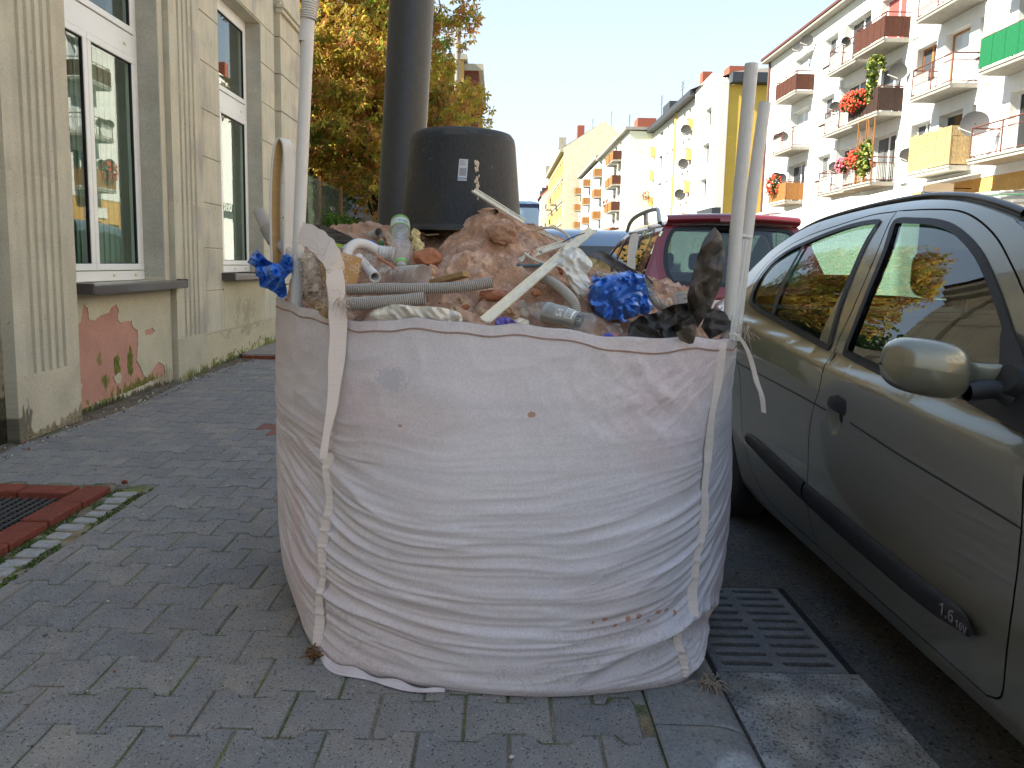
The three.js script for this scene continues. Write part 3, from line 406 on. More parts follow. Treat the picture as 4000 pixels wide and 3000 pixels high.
  // lattices with climbers
  const lattice = (label, xx, y0, y1, z0, z1, m) => { const L = [], o = thing('trellis', label, 'trellis'), w = 0.022; for (let k = -8; k < 14; k++) for (const d of [-1, 1]) { const zc = z0 + k * 0.17, len = y1 - y0, a = V3(xx, y0, zc), b = V3(xx, y1, zc + d * len), cl = (p, q) => { const t0 = [0, 1]; const dz = q.z - p.z; for (const [lim, s] of [[z0, 1], [z1, -1]]) { const f0 = (lim - p.z) / dz; if (dz * s > 0) t0[0] = Math.max(t0[0], f0); else t0[1] = Math.min(t0[1], f0); } return t0; }; const [t0, t1] = cl(a, b); if (t1 > t0 + 0.02) L.push(bar(a.clone().lerp(b, t0), a.clone().lerp(b, t1), w / 2 + (d > 0 ? 0.002 : 0), 4)); } put('slats', L, m, o); put('frame', [box(xx - 0.02, xx + 0.02, y0, y1, z0 - 0.04, z0), box(xx - 0.02, xx + 0.02, y0, y1, z1, z1 + 0.04), box(xx - 0.02, xx + 0.02, y1, y1 + 0.04, z0 - 0.04, z1 + 0.04)], m, o); return o; };
  lattice('orange wooden trellis under the dark brown balcony, left panel', 15.0, 4.85, 7.38, -31.0, -30.35, M.wood); lattice('orange wooden trellis under the dark brown balcony, right panel', 15.04, 4.85, 7.38, -30.25, -29.8, M.wood);
  lattice('white trellis with a climber above the dark brown balcony', 15.1, 7.6, 9.2, -30.6, -29.75, M.whitePlastic); lattice('rusty lattice above the green balcony at the top right', 15.15, 10.2, 12.2, -23.5, -21, M.wood);
  const climber = (label, c, r, seed) => { const R = rng(seed), l = [], y = [], o = thing('climbing_plant', label, 'climber', null, c); for (let i = 0; i < 420; i++) { const a = V3(R() - 0.5, R() - 0.5, R() - 0.5).normalize().multiplyScalar(Math.cbrt(R())), g = new THREE.CircleGeometry(0.05 + 0.05 * R(), 5); g.rotateX(R() * 6); g.rotateY(R() * 6); g.translate(a.x * r.x, a.y * r.y, a.z * r.z); (R() < 0.6 ? y : l).push(g); } put('leaves', y, M.leafY, o); put('dark_leaves', l, M.leaf, o); };
  climber('yellow green climber at the top of the white trellis', V3(15.1, 9.4, -30.2), V3(0.3, 0.55, 0.5), 7); climber('sparse climber on the orange wooden trellis', V3(14.95, 5.8, -30.2), V3(0.2, 0.8, 0.5), 8); climber('thin climber on the white trellis under the yellow green one', V3(15.05, 8.5, -30.3), V3(0.15, 0.6, 0.4), 9);
  blossoms('red_flowers', 'large red geranium bed on the dark brown balcony', 14.85, 8.3, -31.3, 0.36, 0.42, 0.95, 1, M.petal, 210); blossoms('red_flowers', 'red flowers hanging from the lowest wooden balcony at the far end', 14.95, 5.75, -40.1, 0.4, 0.55, 0.6, 2, M.petal, 120);
  blossoms('pink_flowers', 'pink and red flowers left of the pair on the lowest open balcony', 14.9, 5.75, -31.9, 0.3, 0.36, 0.42, 3, M.petalPink, 120); blossoms('pink_flowers', 'pink and red flowers right of the pair on the lowest open balcony', 14.9, 5.85, -30.95, 0.3, 0.42, 0.45, 4, M.petal, 130);
  const pot = put('planter', [rbox(15.0, 15.25, 5.4, 5.62, -30.2, -29.8, 0.02)], mat('#a85a38', 0.8)); tag(pot, 'terracotta planter on the railing under the orange trellis', 'planter');
  const pb = put('storage_box', [rbox(15.2, 15.8, 7.57, 7.95, -39.4, -38.6, 0.02)], M.whitePlastic); tag(pb, 'white storage box on the open balcony at the far end', 'box');
  // dishes, awning, sign, lamp
  dish('upper dish under the cornice at the far end of the white block', 15.6, 12.9, -38.4, 0.45); dish('dish left of the pair under the cornice at the far end', 15.55, 12.85, -39.4, 0.4, M.dishW); dish('left dish by the middle balcony at the far end', 15.5, 8.5, -41.3, 0.42); dish('right dish by the middle balcony at the far end', 15.5, 8.45, -40.5, 0.4); dish('left dish above the lowest wooden balcony at the far end', 15.5, 6.35, -41.2, 0.42); dish('right dish above the lowest wooden balcony at the far end', 15.5, 6.2, -40.4, 0.42);
  dish('dish by the window left of the large red geraniums', 15.4, 8.7, -34.2, 0.38); dish('grey dish by the window above the lowest open balcony', 15.4, 5.9, -33.8, 0.45, M.dishW); dish('dish beside the yellow green climber', 15.5, 9.0, -29.2, 0.5); dish('large dish beside the window over the lowest right balcony', 15.3, 6.0, -23.9, 0.62, M.dishW); dish('dish at the upper left of the reed screen', 15.4, 5.6, -27.9, 0.4); dish('dish on the balcony below the top brown balcony', 15.2, 11.3, -33.2, 0.3, M.steelDark);
  const aw = thing('awning', 'white shop awning with scalloped edge below the reed screen', 'awning'); M.awning = mat('#e4e2d8', 0.8); put('canopy', [box(14.1, 15.98, 0, 0.03, -27.8, -24.4)].map((g) => { const p = g.attributes.position; for (let i = 0; i < p.count; i++) p.setY(i, p.getY(i) + lerp(4.05, 4.5, (p.getX(i) - 14.1) / 1.88)); g.computeVertexNormals(); return g; }), M.awning, aw);
  for (let i = 0; i < 14; i++) put('scallop', box(14.08, 14.1, 3.85 + (i % 2) * 0.03, 4.07, -27.8 + i * 0.243, -27.8 + i * 0.243 + 0.225), M.awning, aw);
  const sg = thing('shop_sign', 'small white and blue shop sign hanging out under the balconies', 'sign', null, V3(14.9, 3.75, -24.9)); put('board', box(-0.5, 0.5, -0.45, 0.45, -0.05, 0.05), M.whitePlastic, sg); put('stripe', [box(-0.5, 0.5, -0.2, -0.05, 0.051, 0.058), box(-0.5, 0.5, 0.1, 0.16, 0.051, 0.058)], mat('#3d78c0', 0.5), sg); put('bracket', bar(V3(0.5, 0.3, 0), V3(1.1, 0.3, 0), 0.02), M.steelDark, sg);
  const lam = thing('wall_lamp', 'white globe lamp on the ochre pier below the balconies', 'lamp', null, V3(15.7, 4.15, -31.2)); put('globe', new THREE.SphereGeometry(0.22, 12, 10), M.whitePlastic, lam); put('bracket', bar(V3(0, 0, 0), V3(0.3, 0, 0), 0.03), M.steelDark, lam);
  put('sign_board', [box(x - 0.05, x - 0.002, 3.3, 3.9, -41.6, -39.4)], M.whitePlastic, A);
  const ba = await new (await import('three/addons/loaders/FontLoader.js')).FontLoader().loadAsync('fonts/droid/droid_sans_bold.typeface.json'); globalThis.FONT_BOLD = ba;
}
const { TextGeometry } = await import('three/addons/geometries/TextGeometry.js');
const FONT = globalThis.FONT_BOLD;
const lettering = (t, size, depth = 0.004) => { const g = new TextGeometry(t, { font: FONT, size, depth, curveSegments: 4 }); g.computeBoundingBox(); const b = g.boundingBox; g.translate(-(b.min.x + b.max.x) / 2, -(b.min.y + b.max.y) / 2, 0); return g; };
const gableRoof = (x0, x1, z0, z1, y, rise, over = 0.4) => { const xm = (x0 + x1) / 2, g = new THREE.BufferGeometry(), q = [V3(x0 - over, y, z0), V3(x0 - over, y, z1), V3(xm, y + rise, z1), V3(xm, y + rise, z0), V3(x1 + over, y, z0), V3(x1 + over, y, z1)], t = [[0, 1, 2], [0, 2, 3], [3, 2, 5], [3, 5, 4], [0, 3, 4], [1, 5, 2]]; g.setAttribute('position', new THREE.Float32BufferAttribute(t.flat().flatMap((i) => q[i].toArray()), 3)); g.computeVertexNormals(); return triuv(g); };
const aerial = (label, x, y, z, h) => { const o = thing('roof_aerial', label, 'aerial', 'aerials on the roofs across the street', V3(x, y, z)); put('mast', bar(V3(0, 0, 0), V3(0, h * 0.7, 0), 0.03, 5), M.steelDark, o); put('elements', [0.5, 0.6, 0.68].map((k, i) => bar(V3(-0.05, h * k, -0.6 + i * 0.1), V3(0.05, h * k + 0.1, 0.6 - i * 0.15), 0.018, 4)), M.steelDark, o); };
{ // ---- B: yellow and white block with a gabled corner bay
  const B = thing('yellow_apartment_block', 'white and yellow block with gabled corner bay and grey roof', 'apartment block'), x = 16, ops = [], bay = [];
  for (const [a, b, y0, y1] of [[-57.4, -55.4, 11.9, 13.3], [-57.8, -55.5, 9.1, 10.7], [-57.9, -55.8, 6.6, 8.05]]) bay.push({ a: a + 0.2, b: b - 0.2, y0, y1, n: 1 });
  const ys = [4.6, 7.3, 10.0, 12.4];
  for (const y of ys) for (const z of [-63.4, -65.2, -69.2, -71.2]) ops.push({ a: z, b: z + 0.85, y0: y + 0.9, y1: y + 2.2, n: 1 });
  for (const y of ys) ops.push({ a: -74.6, b: -72.8, y0: y + 0.1, y1: y + 2.3, n: 2 });
  put('wall', cutWall(x, -78.2, -60.5, 0, 15.2, ops), M.white, B); for (const o of ops) windowIn(B, x, o, M.pvc, 0.18);
  put('bay_wall', cutWall(x - 0.25, -60.5, -53.6, 0, 14.6, bay, 0.6), M.white, B); for (const o of bay) windowIn(B, x - 0.25, o, M.pvc, 0.3, 1);
  const gb = new THREE.Shape([V2(-60.5, 14.61), V2(-53.6, 14.61), V2(-56.0, 15.75), V2(-60.5, 15.6)]), gg = new THREE.ExtrudeGeometry(gb, { depth: 0.6, bevelEnabled: false }); gg.applyMatrix4(new THREE.Matrix4().set(0, 0, 1, x - 0.25, 0, 1, 0, 0, 1, 0, 0, 0, 0, 0, 0, 1)); { gg.deleteAttribute('normal'); gg.computeVertexNormals(); put('bay_gable', triuv(gg), M.white, B); }
  put('end_wall', [box(x + 0.36, x + 12, 0, 14.4, -54.2, -53.75)], M.yellow, B); put('far_wall', [box(x + 0.36, x + 12, 0, 15, -78.2, -77.9), box(x + 11.6, x + 12, 0, 14.9, -77.9, -54.2)], M.white, B);
  put('pilaster', [box(x - 0.14, x - 0.003, 0, 15.2, -67.9, -67.6)], M.yellow, B);
  for (const y of ys) for (const z of [-62.2, -76.8]) { const r = put('balcony_box', [box(x - 0.4, x - 0.003, y + 0.2, y + 1.15, z - 0.35, z + 0.45)], M.honey, B); put('balcony_rail', box(x - 0.43, x - 0.37, y + 1.16, y + 1.22, z - 0.35, z + 0.45), M.rust, r); }
  put('attic', [box(x + 0.36, x + 11.5, 14.2, 15.05, -77.8, -54.3)], M.white, B); put('eaves', [box(x - 0.7, x + 0.3, 15.21, 15.62, -78.4, -60.52), box(x + 0.36, x + 12.5, 14.42, 15.1, -53.74, -52.9)], M.fascia, B);
  const rf = new THREE.BufferGeometry(), q = [V3(x - 0.7, 15.63, -78.4), V3(x - 0.7, 15.63, -60.6), V3(x + 6, 17.4, -60), V3(x + 6, 17.4, -78.4), V3(x + 0.4, 15.1, -52.9), V3(x + 12.5, 15.1, -52.9)], tr = [[0, 1, 2], [0, 2, 3], [1, 4, 2], [4, 5, 2]]; rf.setAttribute('position', new THREE.Float32BufferAttribute(tr.flat().flatMap((i) => q[i].toArray()), 3)); rf.computeVertexNormals(); put('roof', triuv(rf), M.slate, B);
  put('chimney', [box(x + 2, x + 3.4, 15.2, 17.2, -60.6, -59.2)], M.chimney, B); put('chimney', [box(x + 0.6, x + 1.4, 15.7, 17.4, -62.6, -61.8)], M.chimney, B); put('roof_box', [box(x + 0.6, x + 2.6, 15.7, 17.6, -76.5, -73.5)], M.fascia, B);
  put('shop_band', [box(x - 0.9, x - 0.26, 5.0, 5.5, -62, -52)], M.fascia, B); const w = put('shop_name', lettering('bistro', 0.7, 0.05).rotateY(-Math.PI / 2).rotateZ(0), M.whitePlastic, B); w.position.set(x - 0.96, 5.25, -57);
  dish('large dish on the white wall of the yellow block, top row', x - 0.6, 12.6, -61.6, 0.7, M.dish, 0.3, 'dishes on the yellow block'); dish('large dish on the white wall of the yellow block, middle row', x - 0.6, 9.9, -62.0, 0.7, M.dish, 0.3, 'dishes on the yellow block'); dish('large dish on the white wall of the yellow block, lower row', x - 0.6, 7.4, -62.6, 0.75, M.dish, 0.3, 'dishes on the yellow block'); dish('dish at the far end of the yellow block', x - 0.9, 11, -78.3, 0.7, M.dish, 0.3, 'dishes on the yellow block');
  blossoms('red_flowers', 'red flowers on the far end balcony of the yellow block', x - 0.7, 8.6, -76.7, 0.4, 0.5, 0.7, 12, M.petal, 60); aerial('tall aerial on the far roof end of the yellow block', x + 1, 16.4, -79, 4.2); aerial('short aerial beside the chimney of the yellow block', x + 0.5, 15.7, -68, 3.4);
}
{ // ---- C: long white block with orange balconies
  const C = thing('long_white_block', 'long white block with small orange balconies and pale green end wall', 'apartment block'), x = 13.5, ops = [], F = [1.6, 4.5, 7.4, 10.3, 13.0];
  const zs = []; for (let z = -82.6; z > -124; z -= 3.05) zs.push(z);
  zs.forEach((z, i) => F.forEach((y) => ops.push(i % 4 === 1 ? { a: z - 1.8, b: z + 0.2, y0: y + 0.1, y1: y + 2.2, n: 2 } : { a: z - 1.3, b: z, y0: y + 0.85, y1: y + 2.25, n: 2 })));
  put('wall', cutWall(x, -125.2, -78.2, 0, 15.5, ops), M.white, C); for (const o of ops) windowIn(C, x, o, M.pvc, 0.2);
  put('end_wall', [box(x, x + 11, 0, 15.4, -78.19, -77.8), box(x + 10.7, x + 11, 0, 15.4, -125.2, -78.2), box(x + 0.4, x + 11, 0, 15.4, -125.2, -124.9)], M.paleGreen, C); put('roof', [box(x - 0.5, x + 11.4, 15.51, 15.8, -101, -77.6), box(x - 0.5, x + 11.4, 15.9, 16.3, -125.4, -101.1)], M.concrete, C); put('chimney', [box(x + 1, x + 3, 15.85, 17, -81, -79)], M.chimney, C); put('chimney', [box(x + 2, x + 4, 16.35, 17.5, -104, -102)], M.chimney, C);
  zs.forEach((z, i) => { if (i % 4 === 1 || i === 0) F.slice(1).forEach((y, f) => { if (i === 0 && f > 3) return; const b = put('balcony', [box(x - 1, x - 0.003, y - 0.1, y + 0.05, z - 2.0, z + 0.4)], M.concrete, C); for (let k = 0; k < 4; k++) put('panel', box(x - 1.03, x - 0.98, y + 0.06, y + 1.05, z - 2 + k * 0.6, z - 2 + k * 0.6 + 0.57), M.orangeWood, b); put('side_panel', box(x - 0.98, x - 0.02, y + 0.06, y + 1.05, z + 0.36, z + 0.4), i % 2 ? M.orangeWood : M.brownSheet, b); }); });
  aerial('aerial on the near roof corner of the long white block', x + 1, 15.8, -84, 3.6); blossoms('red_flowers', 'red flowers on an orange balcony of the long white block', x - 1, 8.6, -86.6, 0.4, 0.5, 0.8, 14, M.petal, 50); climberC();
  function climberC() { blossoms('yellow_flowers', 'yellow green plants on an orange balcony of the long white block', x - 1.1, 5.2, -98.6, 0.4, 0.7, 0.9, 15, M.leafY, 60); }
}
{ // ---- D: tall tenement with a bare cream gable and an ornate honey coloured front
  const D = thing('tall_tenement', 'tall old tenement with bare cream gable wall and ornate honey front', 'tenement'), x = 11, ops = [], F = [0.8, 4.8, 8.8, 12.8, 16.6];
  const zs = []; for (let z = -131.6; z > -168; z -= 3.4) zs.push(z);
  zs.forEach((z) => F.forEach((y) => ops.push({ a: z - 1.5, b: z, y0: y + 1, y1: y + 3, n: 2 })));
  put('wall', cutWall(x, -169, -129.3, 0, 21, ops, 0.5), M.honey, D); for (const o of ops) { windowIn(D, x, o, M.woodFrame, 0.25); put('window_hood', box(x - 0.12, x - 0.003, o.y1 + 0.02, o.y1 + 0.4, o.a - 0.3, o.b + 0.3), M.greyStone, D); put('window_ledge', box(x - 0.1, x - 0.003, o.y0 - 0.3, o.y0 - 0.02, o.a - 0.2, o.b + 0.2), M.greyStone, D); }
  for (const y of [4.4, 8.4, 12.4, 16.3]) put('string_course', box(x - 0.2, x - 0.004, y, y + 0.3, -169, -129.3), M.greyStone, D);
  for (const y of [4.7, 8.7, 12.7]) for (const z of [-140, -153]) { const b = put('balcony', box(x - 1.4, x - 0.004, y - 0.05, y + 0.2, z - 3, z), M.greyStone, D); put('railing', [box(x - 1.4, x - 1.34, y + 1.1, y + 1.2, z - 3, z), ...Array.from({ length: 12 }, (_, i) => box(x - 1.4, x - 1.36, y + 0.2, y + 1.1, z - 3 + i * 0.26, z - 2.93 + i * 0.26))], M.steelDark, b); }
  put('cornice', [box(x - 0.7, x + 0.5, 21.01, 21.7, -169.2, -129.2)], M.greyStone, D);
  const g = new THREE.Shape([V2(x, 0), V2(x + 9.6, 0), V2(x + 9.6, 24.2), V2(x + 6.9, 26.3), V2(x, 21.7)]), gg = new THREE.ExtrudeGeometry(g, { depth: 0.4, bevelEnabled: false }); gg.translate(0, 0, -129.2); put('gable_wall', triuv(gg), M.cream, D);
  put('gable_window', box(x + 8, x + 9, 20.2, 22.2, -128.79, -128.7), M.glassDark[1], D); put('roof', gableRoof(x - 0.3, x + 13.6, -169, -129.21, 21.72, 4.5, 0), M.slate, D); put('turret', [box(x - 0.9, x + 0.4, 21.75, 23.6, -131.5, -130)], M.greyStone, D); put('turret', [box(x - 0.9, x + 0.4, 21.75, 23.4, -168, -166)], M.greyStone, D); put('chimney', [box(x + 2.4, x + 3.6, 23.6, 25.8, -132, -130.4)], M.chimney, D); blossoms('balcony_plants', 'bushy green balcony plants on the ornate honey front', x - 1.8, 10.2, -158, 0.9, 1.6, 2.2, 16, M.petalPink, 40);
  aerial('thin aerial on the cream gable of the tenement', x + 8, 25.4, -128.5, 3.5); aerial('aerial left on the cream gable of the tenement', x + 5, 25, -130, 2.6);
}
{ // ---- E: far row with red tiled roofs
  const defs = [[9.6, -170, -196, 17, M.white, 'white far house with steep red tiled roof beside the tenement'], [8.0, -198, -232, 15.6, M.greyStone, 'grey far house with red tiled roof and dormers'], [6.4, -235, -270, 15, M.cream, 'farthest cream house at the end of the street']];
  for (const [x, z1, z0, h, m, label] of defs) {
    const E = thing('far_house', label, 'house', 'far houses with red roofs'), ops = []; for (let z = z1 - 2; z > z0 + 3; z -= 4) for (let y = 1; y < h - 3; y += 3.6) ops.push({ a: z - 1.6, b: z, y0: y + 0.8, y1: y + 2.7, n: 2 });
    put('wall', cutWall(x, z0, z1, 0, h, ops, 0.5), m, E); for (const o of ops) windowIn(E, x, o, M.pvc, 0.2);
    put('gable_wall', [(() => { const s = new THREE.Shape([V2(x, 0), V2(x + 11, 0), V2(x + 11, h), V2(x + 5.5, h + 5.4), V2(x, h)]), g = new THREE.ExtrudeGeometry(s, { depth: 0.3, bevelEnabled: false }); g.translate(0, 0, z1 + 0.01); return triuv(g); })()], M.white, E);
    put('roof', gableRoof(x, x + 11, z0, z1, h + 0.02, 5.6, 0.5), M.redTile, E); for (let z = z1 - 6; z > z0 + 4; z -= 8) put('dormer', [box(x + 0.4, x + 3, h + 0.8, h + 2.6, z - 2, z)], M.fascia, E); put('chimney', [box(x + 4.6, x + 6.2, h + 4.6, h + 7.4, z1 - 6, z1 - 4.6)], M.chimney, E); put('chimney', [box(x + 4.6, x + 6.2, h + 4.6, h + 7.2, z0 + 6, z0 + 7.4)], M.chimney, E);
  }
}
// ---------------------------------------------------------------- trees, hedge, fence, posts
M.foliage = new THREE.MeshPhysicalMaterial({ vertexColors: true, roughness: 0.95, transmission: 0.6, thickness: 0, specularIntensity: 0.25 });
M.bark = mottled([78, 66, 54], 0.35, 0.4, 0.012, 0.95, 140, 256);
// leaflets: list of [centre, direction, length, width, colour] gathered into one mesh
function leafMesh(make) {
  const pos = [], col = [], nor = [];
  const add = (c, d, s, len, w, k) => {   // c base, d along, s across
    const n = d.clone().cross(s).normalize(), t = c.clone().addScaledVector(d, len), m = c.clone().addScaledVector(d, len * 0.55), a = m.clone().addScaledVector(s, w).addScaledVector(n, w * 0.35), b = m.clone().addScaledVector(s, -w).addScaledVector(n, w * 0.35);
    for (const p of [c, a, t, c, t, b]) { pos.push(p.x, p.y, p.z); col.push(k[0], k[1], k[2]); }
  };
  make(add); const g = new THREE.BufferGeometry(); g.setAttribute('position', new THREE.Float32BufferAttribute(pos, 3)); g.setAttribute('color', new THREE.Float32BufferAttribute(col, 3)); g.computeVertexNormals(); return g;
}
const unit = (R) => { const z = R() * 2 - 1, a = R() * 6.2832, r = Math.sqrt(1 - z * z); return V3(r * Math.cos(a), z, r * Math.sin(a)); };
function crownOf(c, rad, clumps, perClump, clumpR, leaf, tones, seed, palmate, keep) {
  const R = rng(seed);
  return leafMesh((add) => {
    for (let i = 0; i < clumps; i++) {
      const u = unit(R), q = Math.pow(R(), 0.4), b = 0.82 + 0.36 * fbm(u.x * 2 + 5, u.y * 2, u.z * 2 + seed, 3), o = V3(c.x + u.x * rad.x * q * b, c.y + u.y * rad.y * q * b, c.z + u.z * rad.z * q * b);
      if (keep && !keep(o, R)) continue; const cr = clumpR * (0.6 + 0.8 * R()), tone = R();
      for (let k = 0; k < perClump; k++) {
        const w = unit(R), p = o.clone().add(V3(w.x * cr, w.y * cr * 0.7, w.z * cr).multiplyScalar(Math.cbrt(R()))), tn = tones[Math.floor(clamp((tone * 0.6 + R() * 0.5), 0, 0.999) * tones.length)], v = 0.7 + 0.6 * R(), kc = tn.map((e) => e * v);
        if (palmate) { const f = unit(R); f.y = Math.abs(f.y) * 0.5 + 0.25; f.normalize(); const a1 = V3(1, 0, 0).cross(f).normalize(), a2 = f.clone().cross(a1); const n = 4; for (let j = 0; j < n; j++) { const an = (j / n) * 5.4 + R() * 0.5, d = a1.clone().multiplyScalar(Math.cos(an)).addScaledVector(a2, Math.sin(an)); d.y -= 0.55; d.normalize(); const s = d.clone().cross(f).normalize(); add(p, d, s, leaf * (0.8 + 0.4 * R()), leaf * 0.2, kc); } }
        else { const d = unit(R), s = d.clone().cross(unit(R)).normalize(); add(p, d, s, leaf * (0.7 + 0.6 * R()), leaf * 0.34, kc); }
      }
    }
  });
}
function tree(name, label, base, trunkR, h, c, rad, clumps, per, clumpR, leaf, tones, seed, palmate, keep, group) {
  const R = rng(seed + 1), o = thing(name, label, 'tree', group, base), L = [], top = V3(c.x, c.y + rad.y * 0.5, c.z), b0 = V3(base.x, base.y, base.z);
  const mid = b0.clone().lerp(top, 0.4).add(V3((R() - 0.5) * 0.3, 0, (R() - 0.5) * 0.3)); L.push(bar(b0, mid, trunkR, 9, trunkR * 0.75), bar(mid, top, trunkR * 0.75, 8, trunkR * 0.2));
  for (let i = 0; i < 16; i++) { const t = 0.25 + 0.6 * R(), s = t < 0.4 ? b0.clone().lerp(mid, t / 0.4) : mid.clone().lerp(top, (t - 0.4) / 0.6), u = unit(R), e = V3(c.x + u.x * rad.x * 0.75, c.y + u.y * rad.y * 0.7, c.z + u.z * rad.z * 0.75), m = s.clone().lerp(e, 0.5).add(V3(0, 0.25, 0)), r = trunkR * 0.3; L.push(bar(s, m, r, 6, r * 0.7), bar(m, e, r * 0.7, 5, r * 0.2)); }
  put('trunk', local(o, merge(L.map((g) => triuv(g)))), M.bark, o); put('crown', local(o, crownOf(c, rad, clumps, per, clumpR, leaf, tones, seed, palmate, keep)), M.foliage, o); return o;
}
const AUT = [[0.34, 0.34, 0.04], [0.46, 0.36, 0.05], [0.52, 0.34, 0.07], [0.44, 0.22, 0.07], [0.22, 0.28, 0.04], [0.56, 0.46, 0.08]], GRN = [[0.035, 0.075, 0.018], [0.05, 0.1, 0.022], [0.08, 0.12, 0.03]], LIM = [[0.1, 0.2, 0.03], [0.16, 0.26, 0.04], [0.07, 0.15, 0.025]];
{
  tree('chestnut_tree', 'autumn chestnut tree with yellow and rust leaves behind the fence', V3(-2.75, 0, -16.6), 0.13, 9, V3(-2.75, 5.5, -16.4), V3(2.2, 3.5, 2.3), 500, 36, 0.42, 0.135, AUT, 11, true, (o, R) => { if (o.y < 2.3 + 0.25 * Math.sin(o.x * 6)) return false; if (o.x > -1.75) return R() < (o.y > 6.3 ? 0.5 : o.y > 5.4 ? 0.28 : 0.6) && o.y > 4.2; return o.x > -4.6; });
  tree('green_tree', 'dark green tree behind the house corner and the fence', V3(-6.2, 0, -20), 0.2, 9, V3(-6.2, 4.2, -19), V3(2.6, 3.2, 2.6), 420, 60, 0.6, 0.16, GRN, 21, false, null, 'green trees behind the house');
  tree('green_tree', 'green tree far left behind the house roof', V3(-10.5, 0, -22.5), 0.22, 10, V3(-10.5, 5, -22.5), V3(3.2, 3.6, 3), 360, 50, 0.7, 0.2, GRN, 22, false, null, 'green trees behind the house');
  tree('green_tree', 'shadowy green tree behind the autumn chestnut', V3(-4.2, 0, -27), 0.25, 10, V3(-4.2, 5.2, -27), V3(3.2, 4.6, 3), 420, 55, 0.7, 0.2, GRN, 23, false, null, 'green trees behind the house');
  tree('green_tree', 'tall green tree left of the others behind the fence', V3(-14.5, 0, -24), 0.25, 11, V3(-14.5, 5.6, -24), V3(3.6, 4, 3.4), 360, 50, 0.8, 0.22, GRN, 24, false, null, 'green trees behind the house');
  tree('green_tree', 'dark green tree close behind the far house corner', V3(-5.7, 0, -13.9), 0.16, 7, V3(-5.7, 3.9, -13.9), V3(1.75, 2.7, 1.8), 300, 55, 0.5, 0.15, GRN, 25, false, null, 'green trees behind the house'); tree('green_tree', 'second dark green tree in the yard behind the house', V3(-9, 0, -14.6), 0.16, 7, V3(-9, 4.2, -14.6), V3(2, 2.9, 2), 280, 50, 0.55, 0.17, GRN, 26, false, null, 'green trees behind the house');
  // hedge
  const hd = thing('hedge', 'bright green clipped hedge behind the chain link fence', 'hedge'), R = rng(3);
  put('leaves', leafMesh((add) => { for (let i = 0; i < 15000; i++) { const z = -13.2 - R() * 7, x = -3.55 + R() * 0.5, t = 1.98 + 0.14 * fbm(z * 2, x * 3, 1, 3), y = t * Math.pow(R(), 0.7) + 0.02, d = unit(R), s = d.clone().cross(unit(R)).normalize(), v = 0.7 + 0.6 * R(); add(V3(x, y, z), d, s, 0.1 + 0.05 * R(), 0.03, LIM[Math.floor(R() * 3)].map((e) => e * v)); } }), M.foliage, hd);
  put('stems', Array.from({ length: 30 }, (_, i) => bar(V3(-3.3, 0, -13.3 - i * 0.23), V3(-3.3 + (R() - 0.5) * 0.3, 1.9, -13.3 - i * 0.23 + (R() - 0.5) * 0.3), 0.02, 5)), M.bark, hd);
  const dry = thing('dry_shrub', 'dry straw coloured shrub at the end of the hedge', 'shrub', null, V3(-2.78, 0, -15.6)), tw = []; for (let i = 0; i < 46; i++) { const a = R() * 6.3, t = 0.2 + 0.5 * R(); tw.push(bar(V3(0, 0, 0), V3(Math.cos(a) * 0.1, 1, Math.sin(a) * 0.1), 0.008, 4), bar(V3(Math.cos(a) * 0.1, 1, Math.sin(a) * 0.1), V3(Math.cos(a) * t * 0.5, 1.3 + R() * 1, Math.sin(a) * t * 0.5), 0.006, 4, 0.002)); } put('twigs', tw, mat([0.42, 0.3, 0.16], 0.9), dry);
  put('leaves', leafMesh((add) => { for (let i = 0; i < 500; i++) { const d = unit(R), s = d.clone().cross(unit(R)).normalize(); add(V3((R() - 0.5) * 0.5, 1 + R() * 1.2, (R() - 0.5) * 0.5), d, s, 0.06, 0.015, [0.42, 0.3, 0.15]); } }), M.foliage, dry);
  // low undergrowth behind the fence
  const ug = put('undergrowth', leafMesh((add) => { for (let i = 0; i < 9000; i++) { const z = -12 - R() * 14, x = -3.8 - R() * 8, y = Math.pow(R(), 0.8) * (1.2 + 1.2 * fbm(x, z, 5, 3)), d = unit(R), s = d.clone().cross(unit(R)).normalize(), v = 0.6 + 0.6 * R(); add(V3(x, y, z), d, s, 0.16, 0.05, GRN[Math.floor(R() * 3)].map((e) => e * v * 1.4)); } }), M.foliage); tag(ug, 'dense green undergrowth behind the chain link fence', 'undergrowth'); ug.userData.kind = 'stuff';
  // chain link fence
  const fe = thing('chain_link_fence', 'green chain link fence with wooden posts past the house corner', 'fence'), wires = [], z0 = -11.3, z1 = -15.5, y1 = 2.6, st = 0.07, M1 = mat('#5f6a58', 0.5, { metalness: 0.4 });
  for (let k = -40; k < 62; k++) for (const d of [-1, 1]) { let a = [z0 - k * st, 0.05], b = [a[0] - d * (y1 - 0.05), y1], t0 = 0, t1 = 1; const dz = b[0] - a[0]; for (const [lim, s] of [[z1, 1], [z0, -1]]) { const f = (lim - a[0]) / dz; if (dz * s > 0) t0 = Math.max(t0, f); else t1 = Math.min(t1, f); } if (t1 - t0 < 0.02) continue; wires.push(bar(V3(-3.24 + d * 0.003, lerp(0.05, y1, t0), lerp(a[0], b[0], t0)), V3(-3.24 + d * 0.003, lerp(0.05, y1, t1), lerp(a[0], b[0], t1)), 0.0035, 4)); }
  put('wire_mesh', wires, M1, fe); put('tension_wire', [bar(V3(-3.24, y1, z0), V3(-3.24, y1, z1), 0.006), bar(V3(-3.24, 1.35, z0), V3(-3.24, 1.35, z1), 0.012)], M1, fe); for (const z of [-11.35, -13.2, -15.0]) put('post', triuv(bar(V3(-3.3, 0, z), V3(-3.3, 2.7, z), 0.05, 8)), M.wood, fe);
